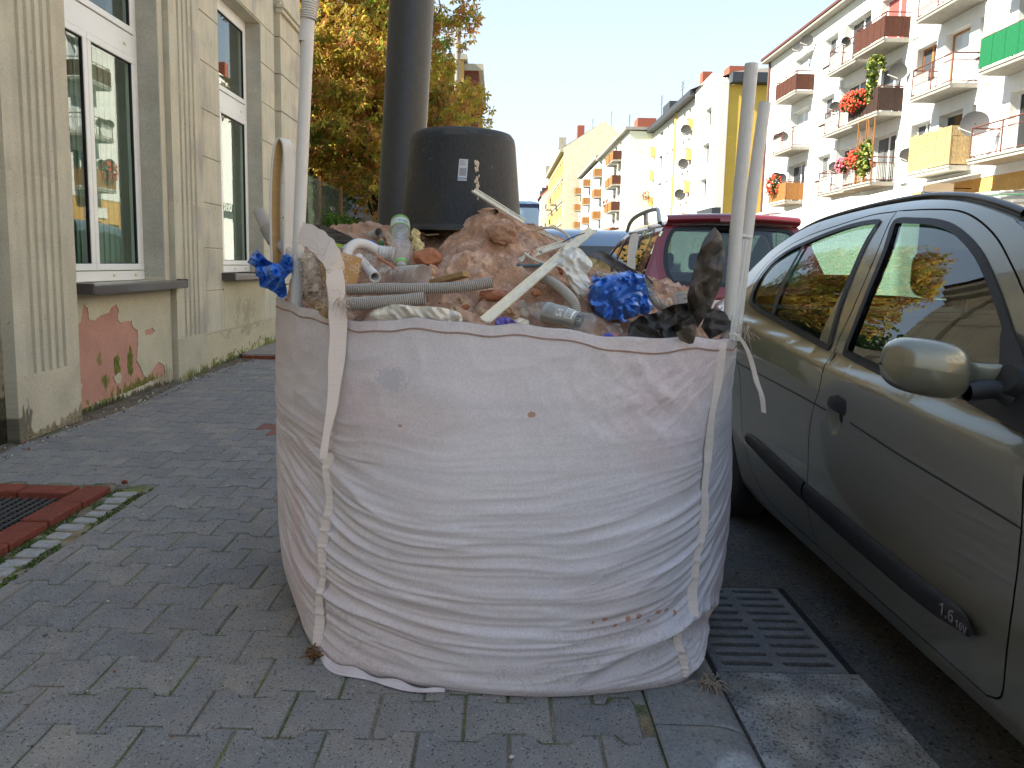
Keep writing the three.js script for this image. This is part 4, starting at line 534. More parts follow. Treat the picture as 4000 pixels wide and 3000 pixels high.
  const shed = thing('garden_shed', 'grey blue shed wall glimpsed behind the autumn leaves', 'shed'); put('wall', [box(-5.2, -3.9, 0, 3.3, -23, -22.4)], mat('#8d92a8', 0.8), shed); put('roof', [box(-5.4, -3.7, 3.31, 3.45, -23.2, -22.2)], M.fascia, shed);
}
{ // dark street pole behind the bag, leaning a little
  const o = thing('street_pole', 'thick dark grey metal street pole behind the bag', 'pole', null, V3(-0.635, 0, -4.05)); o.rotation.z = -0.052;
  M.polePaint = mottled([62, 63, 64], 0.1, 0.14, 0.0012, 0.42, 150, 256); M.polePaint.clearcoat = 0.25; M.polePaint.clearcoatRoughness = 0.3;
  const g = new THREE.CylinderGeometry(0.118, 0.124, 4.5, 64, 1); g.translate(0, 2.25, 0); const uv = g.attributes.uv; for (let i = 0; i < uv.count; i++) uv.setXY(i, uv.getX(i) * 0.8, uv.getY(i) * 4.5); put('shaft', g, M.polePaint, o);
  const d = new THREE.CylinderGeometry(0.1225, 0.1235, 0.62, 24, 1, true, Math.PI * 1.12, 0.85); d.translate(0, 1.5, 0); put('access_door', d, M.polePaint, o);
  const st = new THREE.CylinderGeometry(0.1222, 0.1226, 0.26, 12, 1, true, Math.PI * 1.38, 0.35); st.translate(0, 1.95, 0); put('notice', st, mat('#cfcfc8', 0.6), o);
  put('flange', new THREE.CylinderGeometry(0.2, 0.21, 0.04, 32).translate(0, 0.02, 0), M.polePaint, o);
}
{ // further down the left side: tenement edge, lamp, grey post with cable
  const F = thing('ochre_tenement', 'ochre tenement with brown side strip behind the tree on the left', 'tenement'), q = P(1812, 235, 60), r = P(1870, 270, 60);
  put('wall', box(-14, q.x, 0, q.y, -74, -60), M.ochre, F); put('side_strip', box(q.x + 0.004, r.x, 0, r.y, -74, -60.6), mottled([104, 62, 50], 0.25, 1, 0.004, 0.9, 151, 256), F); put('cornice', [box(-14, q.x + 0.25, q.y + 0.002, q.y + 0.4, -74, -59.7), box(q.x + 0.004, r.x + 0.35, r.y + 0.002, r.y + 0.5, -74, -60.3)], M.greyStone, F);
  const l = thing('street_lamp', 'slim far street lamp against the sky left of the street', 'street lamp', null, V3(P(1900, 700, 75).x, 0, -75)), t = P(1902, 446, 75).y; put('post', bar(V3(0, 0, 0), V3(0.12, t, 0), 0.09, 8, 0.06), mat('#8fa0ae', 0.4), l); put('head', rbox(0.05, 0.75, t - 0.02, t + 0.16, -0.15, 0.15, 0.04), mat('#c9d3da', 0.4), l);
  const p = thing('grey_post', 'slim grey utility post with a hanging cable among the leaves', 'post', null, V3(P(1775, 800, 22).x, 0, -22)), h = P(1780, 100, 22).y; put('post', bar(V3(0, 0, 0), V3(0.05, h, 0), 0.1, 10, 0.08), M.concrete, p); const a = P(1715, 0, 20), b = P(1760, 200, 21), c = P(1786, 240, 22); put('cable', tube([a, b, c].map((v) => v.sub(p.position)), 0.02, 24, 6), M.galv, p);
}
// ---------------------------------------------------------------- vehicles
// Panels are outlines drawn in two coordinates, cut into small cells and laid onto a curved body surface.
function cells(shape, step) {
  const sg = new THREE.ShapeGeometry(shape, 10), p = sg.attributes.position, ix = sg.index.array, out = []; let polys = [];
  for (let i = 0; i < ix.length; i += 3) polys.push([0, 1, 2].map((k) => [p.getX(ix[i + k]), p.getY(ix[i + k])]));
  const clip = (poly, ax, v, s) => { const o = []; for (let i = 0; i < poly.length; i++) { const a = poly[i], b = poly[(i + 1) % poly.length], da = s * (a[ax] - v), db = s * (b[ax] - v); if (da >= 0) o.push(a); if ((da > 0 && db < 0) || (da < 0 && db > 0)) { const t = da / (da - db); o.push([a[0] + (b[0] - a[0]) * t, a[1] + (b[1] - a[1]) * t]); } } return o; };
  for (const ax of [0, 1]) { const nx = []; for (const poly of polys) { let lo = Infinity, hi = -Infinity; for (const q of poly) { lo = Math.min(lo, q[ax]); hi = Math.max(hi, q[ax]); } for (let c = Math.floor(lo / step); c * step < hi - 1e-9; c++) { let q = clip(poly, ax, c * step, 1); q = q.length ? clip(q, ax, (c + 1) * step, -1) : q; if (q.length > 2) nx.push(q); } } polys = nx; }
  return polys;
}
function lay(shape, f, step = 0.03, flip = false) {   // f(a, b) -> Vector3
  const pos = [], nor = [], uv = [], e = 0.004, n = V3(), u = V3(), v = V3();
  for (const q of cells(shape, step)) {
    const pts = q.map(([a, b]) => { const c = f(a, b); u.copy(f(a + e, b)).sub(f(a - e, b)); v.copy(f(a, b + e)).sub(f(a, b - e)); n.crossVectors(u, v).normalize(); if (flip) n.negate(); return [c, n.clone(), a, b]; });
    for (let i = 1; i < pts.length - 1; i++) for (const k of flip ? [pts[0], pts[i + 1], pts[i]] : [pts[0], pts[i], pts[i + 1]]) { pos.push(k[0].x, k[0].y, k[0].z); nor.push(k[1].x, k[1].y, k[1].z); uv.push(k[2], k[3]); }
  }
  const g = new THREE.BufferGeometry(); g.setAttribute('position', new THREE.Float32BufferAttribute(pos, 3)); g.setAttribute('normal', new THREE.Float32BufferAttribute(nor, 3)); g.setAttribute('uv', new THREE.Float32BufferAttribute(uv, 2)); return g;
}
function mirrored(g, xc) { g = g.clone(); const p = g.attributes.position, n = g.attributes.normal; for (let i = 0; i < p.count; i++) { p.setX(i, 2 * xc - p.getX(i)); if (n) n.setX(i, -n.getX(i)); } if (!g.index) { for (const at of Object.values(g.attributes)) for (let i = 0; i < at.count; i += 3) for (let k = 0; k < at.itemSize; k++) { const A = at.array, a = (i + 1) * at.itemSize + k, b = (i + 2) * at.itemSize + k, t = A[a]; A[a] = A[b]; A[b] = t; } } else { const A = g.index.array; for (let i = 0; i < A.length; i += 3) { const t = A[i + 1]; A[i + 1] = A[i + 2]; A[i + 2] = t; } } return g; }
const curve = (pts, n = 4) => { const c = new THREE.CatmullRomCurve3(pts.map((p) => V3(p[0], p[1], 0)), false, 'centripetal'); return c.getPoints((pts.length - 1) * n).map((p) => V2(p.x, p.y)); };
const closed = (pts, n = 4) => { const c = new THREE.CatmullRomCurve3(pts.map((p) => V3(p[0], p[1], 0)), true, 'centripetal'); return c.getPoints(pts.length * n).slice(0, -1).map((p) => V2(p.x, p.y)); };
function inset(poly, d) { const a = THREE.ShapeUtils.area(poly) > 0 ? 1 : -1, n = poly.length; return poly.map((p, i) => { const q = poly[(i + n - 1) % n], r = poly[(i + 1) % n], t1 = p.clone().sub(q).normalize(), t2 = r.clone().sub(p).normalize(), t = t1.add(t2).normalize(); return V2(p.x - t.y * d * a, p.y + t.x * d * a); }); }
const interp = (xs, ys) => (x) => { if (x <= xs[0]) return ys[0]; for (let i = 1; i < xs.length; i++) if (x <= xs[i]) { const t = (x - xs[i - 1]) / (xs[i] - xs[i - 1]), k = (j) => (j <= 0 ? (ys[1] - ys[0]) / (xs[1] - xs[0]) : j >= xs.length - 1 ? (ys[j] - ys[j - 1]) / (xs[j] - xs[j - 1]) : (ys[j + 1] - ys[j - 1]) / (xs[j + 1] - xs[j - 1])), h = xs[i] - xs[i - 1], t2 = t * t, t3 = t2 * t; return (2 * t3 - 3 * t2 + 1) * ys[i - 1] + (t3 - 2 * t2 + t) * h * k(i - 1) + (-2 * t3 + 3 * t2) * ys[i] + (t3 - t2) * h * k(i); } return ys[ys.length - 1]; };
const arc = (cx, cy, r, a0, a1, n = 14) => Array.from({ length: n + 1 }, (_, i) => V2(cx + r * Math.cos(lerp(a0, a1, i / n)), cy + r * Math.sin(lerp(a0, a1, i / n))));
const ROAD = -0.045;
M.silver = mat([0.225, 0.215, 0.16], 0.32, { metalness: 0.6, clearcoat: 1, clearcoatRoughness: 0.04 });
M.redPaint = mat([0.2, 0.008, 0.018], 0.4, { metalness: 0.25, clearcoat: 1, clearcoatRoughness: 0.03 });
M.blackPlastic = mat([0.018, 0.018, 0.019], 0.55); M.blackGloss = mat([0.01, 0.01, 0.011], 0.25); M.tyre = mat([0.02, 0.02, 0.02], 0.85); M.rim = mat([0.4, 0.4, 0.4], 0.4, { metalness: 0.7 }); M.seat = mat([0.05, 0.05, 0.052], 0.9); M.chrome = mat([0.75, 0.75, 0.75], 0.15, { metalness: 1 });
M.carGlass = new THREE.MeshPhysicalMaterial({ color: 0xa8c0b2, roughness: 0, transmission: 1, thickness: 0, ior: 2.0, specularIntensity: 1 }); M.carGlassDark = new THREE.MeshPhysicalMaterial({ color: 0x7d8f8a, roughness: 0, transmission: 1, thickness: 0, ior: 1.75, specularIntensity: 1 });
M.lamp = mat([0.2, 0.006, 0.012], 0.2, { clearcoat: 1 }); M.paintWhite = mat([0.78, 0.78, 0.76], 0.35, { clearcoat: 0.8, clearcoatRoughness: 0.06 });
const wheel = (o, x, z, r, w = 0.19) => { const t = new THREE.LatheGeometry([[r * 0.62, -w / 2], [r * 0.9, -w / 2], [r, -w * 0.34], [r, w * 0.34], [r * 0.9, w / 2], [r * 0.62, w / 2]].map((p) => V2(...p)), 32); t.rotateZ(Math.PI / 2); t.translate(x, ROAD + r, z); const k = put('wheel', t, M.tyre, o); const d = new THREE.CylinderGeometry(r * 0.63, r * 0.63, w * 0.7, 24); d.rotateZ(Math.PI / 2); d.translate(x, ROAD + r, z); put('rim', d, M.rim, k); };

{ // ---- the near silver green hatchback
  const car = thing('silver_car', 'grey green metallic hatchback parked at the right of the bag', 'car'), xc = 1.93;
  const sx = interp([0.1, 0.255, 0.405, 0.605, 0.78, 0.845, 0.872, 0.9, 0.955, 1.155, 1.335, 1.42, 1.5], [1.2, 1.13, 1.098, 1.086, 1.09, 1.1, 1.113, 1.143, 1.163, 1.265, 1.375, 1.455, 1.6]), belt = interp([-4.4, -3.44, -2.41, -2.06, -1.54, 0], [1.06, 1.0, 0.905, 0.885, 0.85, 0.8]);
  const S = (z, y) => sx(y - (belt(z) - 0.905) * sst(y, 0.6, 0.82) * (1 - sst(y, 1.0, 1.35))) + (z < -3.1 ? 0.13 * (-3.1 - z) ** 2 : 0) + (z > -1.2 ? 0.12 * (z + 1.2) ** 2 : 0);
  const onSide = (px, py) => { let x = 1.2, q; for (let i = 0; i < 60; i++) { q = X(px, py, x); x = 0.5 * x + 0.5 * S(q.z, q.y); } return [q.z, q.y]; }, tr = (l) => l.map(([a, b]) => onSide(a, b));
  const f = (off) => (z, y) => V3(S(z, y) + off, y, z);
  const winR = closed(tr([[2932, 1177], [2965, 1091], [3012, 1031], [3071, 985], [3164, 939], [3283, 892], [3363, 869], [3437, 860], [3442, 864], [3403, 925], [3336, 1071], [3277, 1237], [3250, 1336], [3238, 1362], [3225, 1358], [3018, 1244], [2965, 1214]]), 3);
  const winF = closed(tr([[3300, 1380], [3304, 1366], [3330, 1297], [3403, 1111], [3462, 965], [3498, 862], [3512, 855], [3575, 854], [3661, 859], [3734, 882], [3794, 932], [3840, 992], [3887, 1091], [3927, 1197], [3953, 1277], [3985, 1400], [3995, 1520], [3960, 1625], [3860, 1582], [3456, 1462], [3315, 1392]]), 3);
  const seam = curve([...tr([[3504, 826], [3420, 1000], [3330, 1210], [3257, 1383], [3205, 1500], [3175, 1600], [3160, 1700], [3156, 1830]]), [-2.45, 0.36], [-2.43, 0.225]], 4);
  const cutF = curve([[-1.50, 0.89], [-1.56, 1.0], ...tr([[3990, 1120], [3954, 1039], [3895, 931], [3814, 854], [3741, 823], [3633, 818], [3506, 824]])], 4);
  const cutR = curve([...tr([[3502, 826], [3407, 840], [3271, 881], [3136, 931], [3045, 985], [2985, 1040], [2935, 1110]]), [-3.52, 1.0], [-3.38, 0.88], [-3.18, 0.72], [-3.12, 0.5], [-3.1, 0.42]], 4);
  const frontDoor = [...seam.slice().reverse().slice(0, -1), ...cutF.slice().reverse(), ...curve([[-1.47, 0.86], [-1.425, 0.66], [-1.455, 0.36], [-1.49, 0.26], [-1.55, 0.225]], 4)];
  const rearDoor = [...seam.slice(0), ...curve([[-2.5, 0.225], [-2.85, 0.23], [-3.0, 0.3], [-3.08, 0.4]], 4).slice(1, -1), ...cutR.slice().reverse().slice(0, -1)];
  const bowl = { z: -2.262, y: 0.728, a: 0.052, b: 0.066 }, bowlPath = Array.from({ length: 28 }, (_, i) => V2(bowl.z + bowl.a * Math.cos(i / 28 * 6.2832), bowl.y + bowl.b * Math.sin(i / 28 * 6.2832)));
  const top = interp([-4.35, -4.2, -4.05, -3.85, -3.72, -3.69, -3.51, -3.36, -3.24, -2.93, -2.62, -2.38, -2.19, -1.98, -1.91, -1.55, -1.2, -0.9, -0.4, -0.05], [0.86, 0.93, 0.97, 1.08, 1.2, 1.265, 1.345, 1.39, 1.41, 1.44, 1.445, 1.425, 1.395, 1.345, 1.32, 1.13, 0.93, 0.87, 0.76, 0.55]);
  const tops = []; for (let i = 0; i <= 70; i++) { const z = lerp(-4.35, -0.05, i / 70); tops.push(V2(z, top(z))); }
  const body = new THREE.Shape([...tops.reverse(), V2(-4.4, 0.6), V2(-4.36, 0.28), V2(-4.1, 0.2), ...arc(-3.56, 0.27, 0.335, Math.PI * 1.07, -Math.PI * 0.07), V2(-3.1, 0.165), V2(-1.4, 0.165), ...arc(-0.98, 0.27, 0.335, Math.PI * 1.07, -Math.PI * 0.07), V2(-0.4, 0.2), V2(-0.05, 0.25)]);
  body.holes.push(new THREE.Path(inset(frontDoor, -0.0025)), new THREE.Path(inset(rearDoor, -0.0025)));
  const dF = new THREE.Shape(inset(frontDoor, 0.0025)), dR = new THREE.Shape(inset(rearDoor, 0.0025)); dF.holes.push(new THREE.Path(inset(winF, 0.01)), new THREE.Path(bowlPath)); dR.holes.push(new THREE.Path(inset(winR, 0.01)));
  const bg = lay(body, f(0), 0.04, true); put('body_side', bg, M.silver, car); put('body_side', mirrored(bg, xc), M.silver, car);
  const fd = put('front_door', lay(dF, f(0), 0.03, true), M.silver, car), rd = put('rear_door', lay(dR, f(0), 0.03, true), M.silver, car);
  const ring = (w, g, off, d0 = -0.004) => { const r = new THREE.Shape(inset(w, d0)); r.holes.push(new THREE.Path(inset(w, d0 + g))); return merge([lay(r, f(off), 0.03, true), lay(r, f(off + 0.012), 0.03, true)]); };
  put('window_rubber', ring(winF, 0.021, -0.006), M.blackPlastic, fd); put('window_rubber', ring(winR, 0.02, -0.006), M.blackPlastic, rd);
  put('window_glass', lay(new THREE.Shape(inset(winF, 0.008)), f(0.006), 0.06, true), M.carGlass, fd); put('window_glass', lay(new THREE.Shape(inset(winR, 0.008)), f(0.006), 0.06, true), M.carGlass, rd);
  const qd = tr([[3151, 945], [3018, 1244]]), wq = 0.014; put('window_divider', lay(new THREE.Shape([V2(qd[0][0] - wq, qd[0][1]), V2(qd[0][0] + wq, qd[0][1]), V2(qd[1][0] + wq, qd[1][1]), V2(qd[1][0] - wq, qd[1][1])]), f(-0.004), 0.03, true), M.blackPlastic, rd);
  // belt: pale ledge is the body's own shoulder; black sealing strip under the panes is part of the ring
  put('door_handle_bowl', lay(new THREE.Shape(bowlPath), (z, y) => { const r = Math.min(1, Math.hypot((z - bowl.z) / bowl.a, (y - bowl.y) / bowl.b)); return V3(S(z, y) + 0.026 * (1 - r * r), y, z); }, 0.012, true), M.silver, fd);
  put('door_handle', lay(new THREE.Shape(closed(tr([[3229, 1573], [3240, 1552], [3265, 1545], [3295, 1557], [3315, 1588], [3323, 1634], [3287, 1614], [3252, 1590]]), 3)), (z, y) => { const r = Math.min(1, Math.hypot((z - bowl.z) / 0.07, (y - 0.755) / 0.06)); return V3(S(z, y) + 0.002 - 0.016 * (1 - r * r), y, z); }, 0.012, true), M.blackPlastic, fd);
  const cr = tr([[2860, 1405], [3020, 1490], [3175, 1573], [3228, 1603]]), cr2 = tr([[3322, 1652], [3500, 1768], [3700, 1890], [3900, 2010], [3990, 2065]]), line = (l, t) => { const c = curve(l, 4); return new THREE.Shape([...c.map((p) => V2(p.x, p.y + t)), ...c.slice().reverse().map((p) => V2(p.x, p.y - t))]); };
  put('swage_shadow', lay(line(cr, 0.0024), f(-0.0009), 0.05, true), M.blackPlastic, rd); put('swage_shadow', lay(line(cr2, 0.0024), f(-0.0009), 0.05, true), M.blackPlastic, fd);  // thin black strips paint in the sharp shadow along the body crease
  // side mouldings
  const mT = tr([[2895, 1690], [2935, 1697], [3133, 1872], [3400, 2092], [3700, 2332], [3795, 2400]]), mB = tr([[2895, 1700], [2960, 1775], [3133, 1952], [3400, 2194], [3640, 2394], [3760, 2470]]), mk = (a, b, z0, z1) => { const c1 = curve(a, 5), c2 = curve(b, 5), up = interp(c1.map((p) => p.x), c1.map((p) => p.y)), dn = interp(c2.map((p) => p.x), c2.map((p) => p.y)); return [z0, z1, up, dn]; };
  const [, , up, dn] = mk(mT, mB), mould = (z0, z1, round) => { const P1 = [], P2 = [], n = 30; for (let i = 0; i <= n; i++) { const z = lerp(z0, z1, i / n), m = (up(z) + dn(z)) / 2, h = (up(z) - dn(z)) / 2 * (round ? Math.sqrt(Math.max(0, 1 - Math.max(0, (z - (z1 - 0.09)) / 0.09) ** 2)) : 1); P1.push(V2(z, m + h)); P2.push(V2(z, m - h)); } return lay(new THREE.Shape([...P1, ...P2.reverse()]), (z, y) => { const m = (up(z) + dn(z)) / 2, h = (up(z) - dn(z)) / 2 + 1e-3, t = clamp(Math.abs(y - m) / h, 0, 1); return V3(S(z, y) - 0.015 * (1 - t ** 4), y, z); }, 0.02, true); };
  put('side_moulding', mould(-3.05, -2.462, false), M.blackPlastic, rd); const mf = put('side_moulding', mould(-2.448, -1.53, true), M.blackPlastic, fd);
  const badge = (t, s, z, y) => { const g = lettering(t, s, 0.0015); g.applyMatrix4(new THREE.Matrix4().set(0, 0, -1, 0, 0, 1, 0, 0, 1, 0, 0, 0, 0, 0, 0, 1)); g.translate(S(z, y) - 0.0155, y, z); return g; };
  put('badge', [badge('1.6', 0.03, -1.632, 0.384), badge('16V', 0.018, -1.578, 0.376)], M.chrome, mf);
  // inner skins keep the gaps dark
  const inner = new THREE.Shape([V2(-3.2, 0.2), V2(-1.35, 0.2), V2(-1.35, 0.83), V2(-2.4, 0.88), V2(-3.3, 0.93)]); const ig = lay(inner, f(0.03), 0.1, true); put('door_lining', ig, M.seat, car); put('door_lining', mirrored(ig, xc), M.seat, car);
  const jamb = (door, win) => { const j = new THREE.Shape(inset(door, -0.02)); j.holes.push(new THREE.Path(inset(win, 0.012))); const g = lay(j, f(0.022), 0.08, true); put('door_jamb', g, M.seat, car); put('door_jamb', mirrored(g, xc), M.seat, car); }; jamb(frontDoor, winF); jamb(rearDoor, winR);
  const fdm = new THREE.Shape(inset(frontDoor, 0.0025)), rdm = new THREE.Shape(inset(rearDoor, 0.0025)); fdm.holes.push(new THREE.Path(inset(winF, 0.01))); rdm.holes.push(new THREE.Path(inset(winR, 0.01)));
  const f2 = put('front_door', mirrored(lay(fdm, f(0), 0.06, true), xc), M.silver, car), r2 = put('rear_door', mirrored(lay(rdm, f(0), 0.06, true), xc), M.silver, car); put('window_rubber', mirrored(ring(winF, 0.03, -0.006), xc), M.blackPlastic, f2); put('window_rubber', mirrored(ring(winR, 0.028, -0.006), xc), M.blackPlastic, r2);
  put('window_glass', mirrored(lay(new THREE.Shape(inset(winF, 0.008)), f(0.006), 0.1, true), xc), M.carGlass, f2); put('window_glass', mirrored(lay(new THREE.Shape(inset(winR, 0.008)), f(0.006), 0.1, true), xc), M.carGlass, r2);
  // roof, screens, bonnet, tail
  const over = (z0, z1, n = 20, inX = 0) => grid(n, 16, (u, v) => { const z = lerp(z0, z1, u), y = top(z), a = S(z, y) + inX, b = 2 * xc - a, t = v * 2 - 1; return V3(lerp(a, b, v), y + 0.045 * (1 - t * t), z); });
  put('roof', over(-3.3, -1.93, 24), M.silver, car); put('bonnet', over(-1.2, -0.05), M.silver, car); put('tailgate', over(-4.4, -3.95, 8), M.silver, car); put('windscreen', over(-1.93, -1.2, 14), M.carGlass, car); put('rear_screen', over(-3.95, -3.3, 14), M.carGlass, car);
  put('tail', grid(6, 10, (u, v) => { const y = lerp(0.25, 0.9, u), a = S(-4.38, y); return V3(lerp(a, 2 * xc - a, v), y, -4.38 - 0.04 * Math.sin(v * Math.PI)); }), M.silver, car); put('nose', grid(6, 10, (u, v) => { const y = lerp(0.25, 0.56, u), a = S(-0.05, y); return V3(lerp(a, 2 * xc - a, v), y, -0.05 + 0.1 * Math.sin(v * Math.PI)); }), M.silver, car);
  const strip = tops.map((p) => p).filter((p) => p.x > -3.5 && p.x < -1.9).map((p) => V3(S(p.x, p.y) + 0.035, p.y + 0.012, p.x)); const rs = put('roof_strip', tube(strip, 0.016, 50, 8), M.blackGloss, car); put('roof_strip', mirrored(tube(strip, 0.016, 50, 8), xc), M.blackGloss, car);
  put('floor_pan', [box(1.3, 2.56, 0.14, 0.2, -4.3, -0.1)], M.seat, car);
  // inside
  const seatAt = (x, z) => { const s = put('seat', [rbox(x - 0.24, x + 0.24, 0.3, 0.5, z - 0.25, z + 0.28, 0.06), rbox(x - 0.22, x + 0.22, 0.5, 1.03, z - 0.4, z - 0.27, 0.06)], M.seat, car); put('headrest', [rbox(x - 0.13, x + 0.13, 1.1, 1.27, z - 0.41, z - 0.31, 0.05), bar(V3(x - 0.06, 1.0, z - 0.36), V3(x - 0.06, 1.12, z - 0.36), 0.008), bar(V3(x + 0.06, 1.0, z - 0.36), V3(x + 0.06, 1.12, z - 0.36), 0.008)], M.seat, s); };
  seatAt(1.57, -2.15); seatAt(2.29, -2.15); put('rear_bench', [rbox(1.28, 2.58, 0.3, 0.5, -3.3, -2.8, 0.06), rbox(1.3, 2.56, 0.5, 1.0, -3.45, -3.3, 0.06)], M.seat, car); for (const x of [1.6, 2.26]) put('rear_headrest', rbox(x - 0.13, x + 0.13, 1.02, 1.17, -3.46, -3.36, 0.05), M.seat, car); put('parcel_shelf', box(1.35, 2.5, 0.97, 1.0, -3.95, -3.48), M.seat, car); put('dashboard', rbox(1.2, 2.66, 0.7, 0.93, -1.55, -1.2, 0.05), M.seat, car); const stw = new THREE.TorusGeometry(0.18, 0.014, 8, 24); stw.rotateX(-0.4); stw.translate(2.29, 0.9, -1.66); put('steering_wheel', stw, M.seat, car);
  // wing mirror
  const c0 = P(3457, 1425, 1.62), c1 = P(3920, 1470, 1.6), prof = [[0, 0.002, 0], [0.025, 0.028, 0.003], [0.08, 0.046, 0.004], [0.18, 0.06, 0.004], [0.35, 0.0655, 0.002], [0.52, 0.065, -0.001], [0.62, 0.058, -0.002], [0.69, 0.042, -0.004], [0.75, 0.029, -0.004], [0.84, 0.024, -0.001], [1.02, 0.023, 0.002]];
  const pr = interp(prof.map((p) => p[0]), prof.map((p) => p[1])), po = interp(prof.map((p) => p[0]), prof.map((p) => p[2])), dip = interp([0, 0.2, 0.6, 0.8, 1.02], [0.03, 0.07, 0.07, 0.03, 0.025]);
  put('wing_mirror', grid(60, 32, (u, v) => { const t = u * 1.02, h = pr(t), a = v * Math.PI * 2, ca = Math.cos(a), sa = Math.sin(a), se = (k) => Math.sign(k) * Math.abs(k) ** 0.72; return V3(lerp(c0.x, c1.x, t), lerp(c0.y, c1.y, t) + po(t) + h * se(sa), lerp(c0.z, c1.z, t) - 0.02 + Math.max(0.01, dip(t) * Math.min(1, h / 0.05)) * se(ca) * 0.8); }), M.silver, car);
  const sail = closed(tr([[3948, 1275], [3985, 1290], [4060, 1500], [4120, 1740], [4000, 1672], [3880, 1612], [3800, 1560], [3830, 1545], [3930, 1510], [3935, 1440]]), 3); put('mirror_base', [lay(new THREE.Shape(sail), f(-0.02), 0.03, true), (() => { const q = P(3925, 1478, 1.59); return bar(q, V3(S(-1.62, 0.95) + 0.02, q.y - 0.03, -1.6), 0.034, 14, 0.05); })()], M.blackPlastic, car);
  const un = [P(3775, 1530, 1.6), P(3900, 1525, 1.6), P(3990, 1600, 1.58)]; put('mirror_foot', tube(un, 0.022, 14, 10), M.blackPlastic, car);
  wheel(car, 1.24, -3.56, 0.3); wheel(car, 1.24, -0.98, 0.3); wheel(car, 2.62, -3.56, 0.3); wheel(car, 2.62, -0.98, 0.3); for (const z of [-3.56, -0.98]) put('wheel_arch', new THREE.CylinderGeometry(0.345, 0.345, 1.4, 24, 1, true, 0, Math.PI).rotateX(Math.PI / 2).rotateY(Math.PI / 2).translate(xc, 0.27, z), M.seat, car);
}
{ // ---- red estate, tail towards us
  const car = thing('red_car', 'dark red estate car with silver roof rails parked behind the silver one', 'car'), xc = 2.1;
  const sx = interp([0.1, 0.3, 0.7, 0.95, 1.05, 1.3, 1.52, 1.62, 1.7], [1.32, 1.25, 1.22, 1.235, 1.26, 1.36, 1.465, 1.56, 1.75]), S = (z, y) => sx(y) + (z < -9.2 ? 0.04 * (-9.2 - z) ** 2 : 0), f = (o) => (z, y) => V3(S(z, y) + o, y, z);
  const T = (x, y) => -6.3 - (y > 0.95 ? 0.42 * (y - 0.95) : 0) - 0.06 * ((x - xc) / 0.85) ** 2, r = (o) => (x, y) => V3(x, y, T(x, y) + o);
  const top = interp([-10.7, -10.5, -9.9, -9.55, -8.9, -8.4, -7.8, -6.9, -6.62], [0.55, 0.78, 0.98, 1.08, 1.42, 1.58, 1.64, 1.645, 1.62]), tops = []; for (let i = 0; i <= 50; i++) { const z = lerp(-10.7, -6.6, i / 50); tops.push(V2(z, top(z))); }
  const win = [closed([[-9.35, 1.05], [-8.9, 1.36], [-8.62, 1.47], [-8.5, 1.49], [-8.42, 1.3], [-8.42, 1.04], [-8.5, 1.03], [-8.9, 1.03]], 3), closed([[-8.32, 1.04], [-8.32, 1.3], [-8.35, 1.5], [-8.3, 1.52], [-7.6, 1.55], [-7.5, 1.53], [-7.48, 1.3], [-7.48, 1.06], [-7.6, 1.04]], 3), closed([[-7.38, 1.06], [-7.38, 1.3], [-7.4, 1.53], [-7.3, 1.55], [-6.95, 1.53], [-6.85, 1.45], [-6.78, 1.2], [-6.8, 1.1], [-6.95, 1.07]], 3)];
  const body = new THREE.Shape([...tops.reverse(), V2(-10.72, 0.25), ...arc(-9.75, 0.28, 0.34, Math.PI * 1.05, -0.05 * Math.PI), ...arc(-7.05, 0.28, 0.34, Math.PI * 1.05, -0.05 * Math.PI), V2(-6.4, 0.25), V2(-6.38, 0.9), V2(-6.42, 1.0), V2(-6.55, 1.35)]); for (const w of win) body.holes.push(new THREE.Path(w));
  const b = lay(body, f(0), 0.06, true); put('body_side', b, M.redPaint, car); put('body_side', mirrored(b, xc), M.redPaint, car);
  for (const w of win) { const g = lay(new THREE.Shape(inset(w, -0.006)), f(0.008), 0.1, true), rr = new THREE.Shape(inset(w, -0.018)); rr.holes.push(new THREE.Path(inset(w, 0.008))); const k = lay(rr, f(-0.003), 0.08, true); for (const q of [0, 1]) { const wn = put('side_window', q ? mirrored(g, xc) : g, M.carGlassDark, car); put('window_trim', q ? mirrored(k, xc) : k, M.blackGloss, wn); } }
  const over = (z0, z1) => grid(20, 20, (u, v) => { const z = lerp(z0, z1, u), y = top(z), a = S(z, y), t = v * 2 - 1; return V3(lerp(a, 2 * xc - a, v), y + 0.05 * (1 - t ** 4), z); }); put('roof', over(-8.5, -6.6), M.redPaint, car); put('bonnet', over(-10.7, -9.55), M.redPaint, car); put('windscreen', over(-9.55, -8.5), M.carGlassDark, car);
  // tailgate with its screen, lamps and spoiler
  const edge = (y) => sx(y) + 0.015, lft = [[edge(0.3), 0.3], [edge(0.7), 0.7], [edge(0.95), 0.95], [edge(1.2), 1.2], [edge(1.4), 1.4], [edge(1.56), 1.57]], out = [...curve(lft, 4), ...curve(lft, 4).reverse().map((p) => V2(2 * xc - p.x, p.y))];
  const scr = closed([[1.52, 1.055], [1.47, 1.2], [1.49, 1.4], [1.56, 1.535], [1.62, 1.555], [2.1, 1.57], [2.58, 1.555], [2.64, 1.535], [2.71, 1.4], [2.73, 1.2], [2.68, 1.055], [2.62, 1.04], [2.1, 1.025], [1.58, 1.04]], 4), tg = new THREE.Shape(out); tg.holes.push(new THREE.Path(scr));
  const gate = put('tailgate', lay(tg, r(0), 0.05), M.redPaint, car); put('rear_screen', lay(new THREE.Shape(inset(scr, -0.004)), r(-0.006), 0.1), M.carGlassDark, gate); const sr = new THREE.Shape(inset(scr, -0.002)); sr.holes.push(new THREE.Path(inset(scr, 0.035))); put('screen_border', lay(sr, r(0.002), 0.06), M.blackGloss, gate);
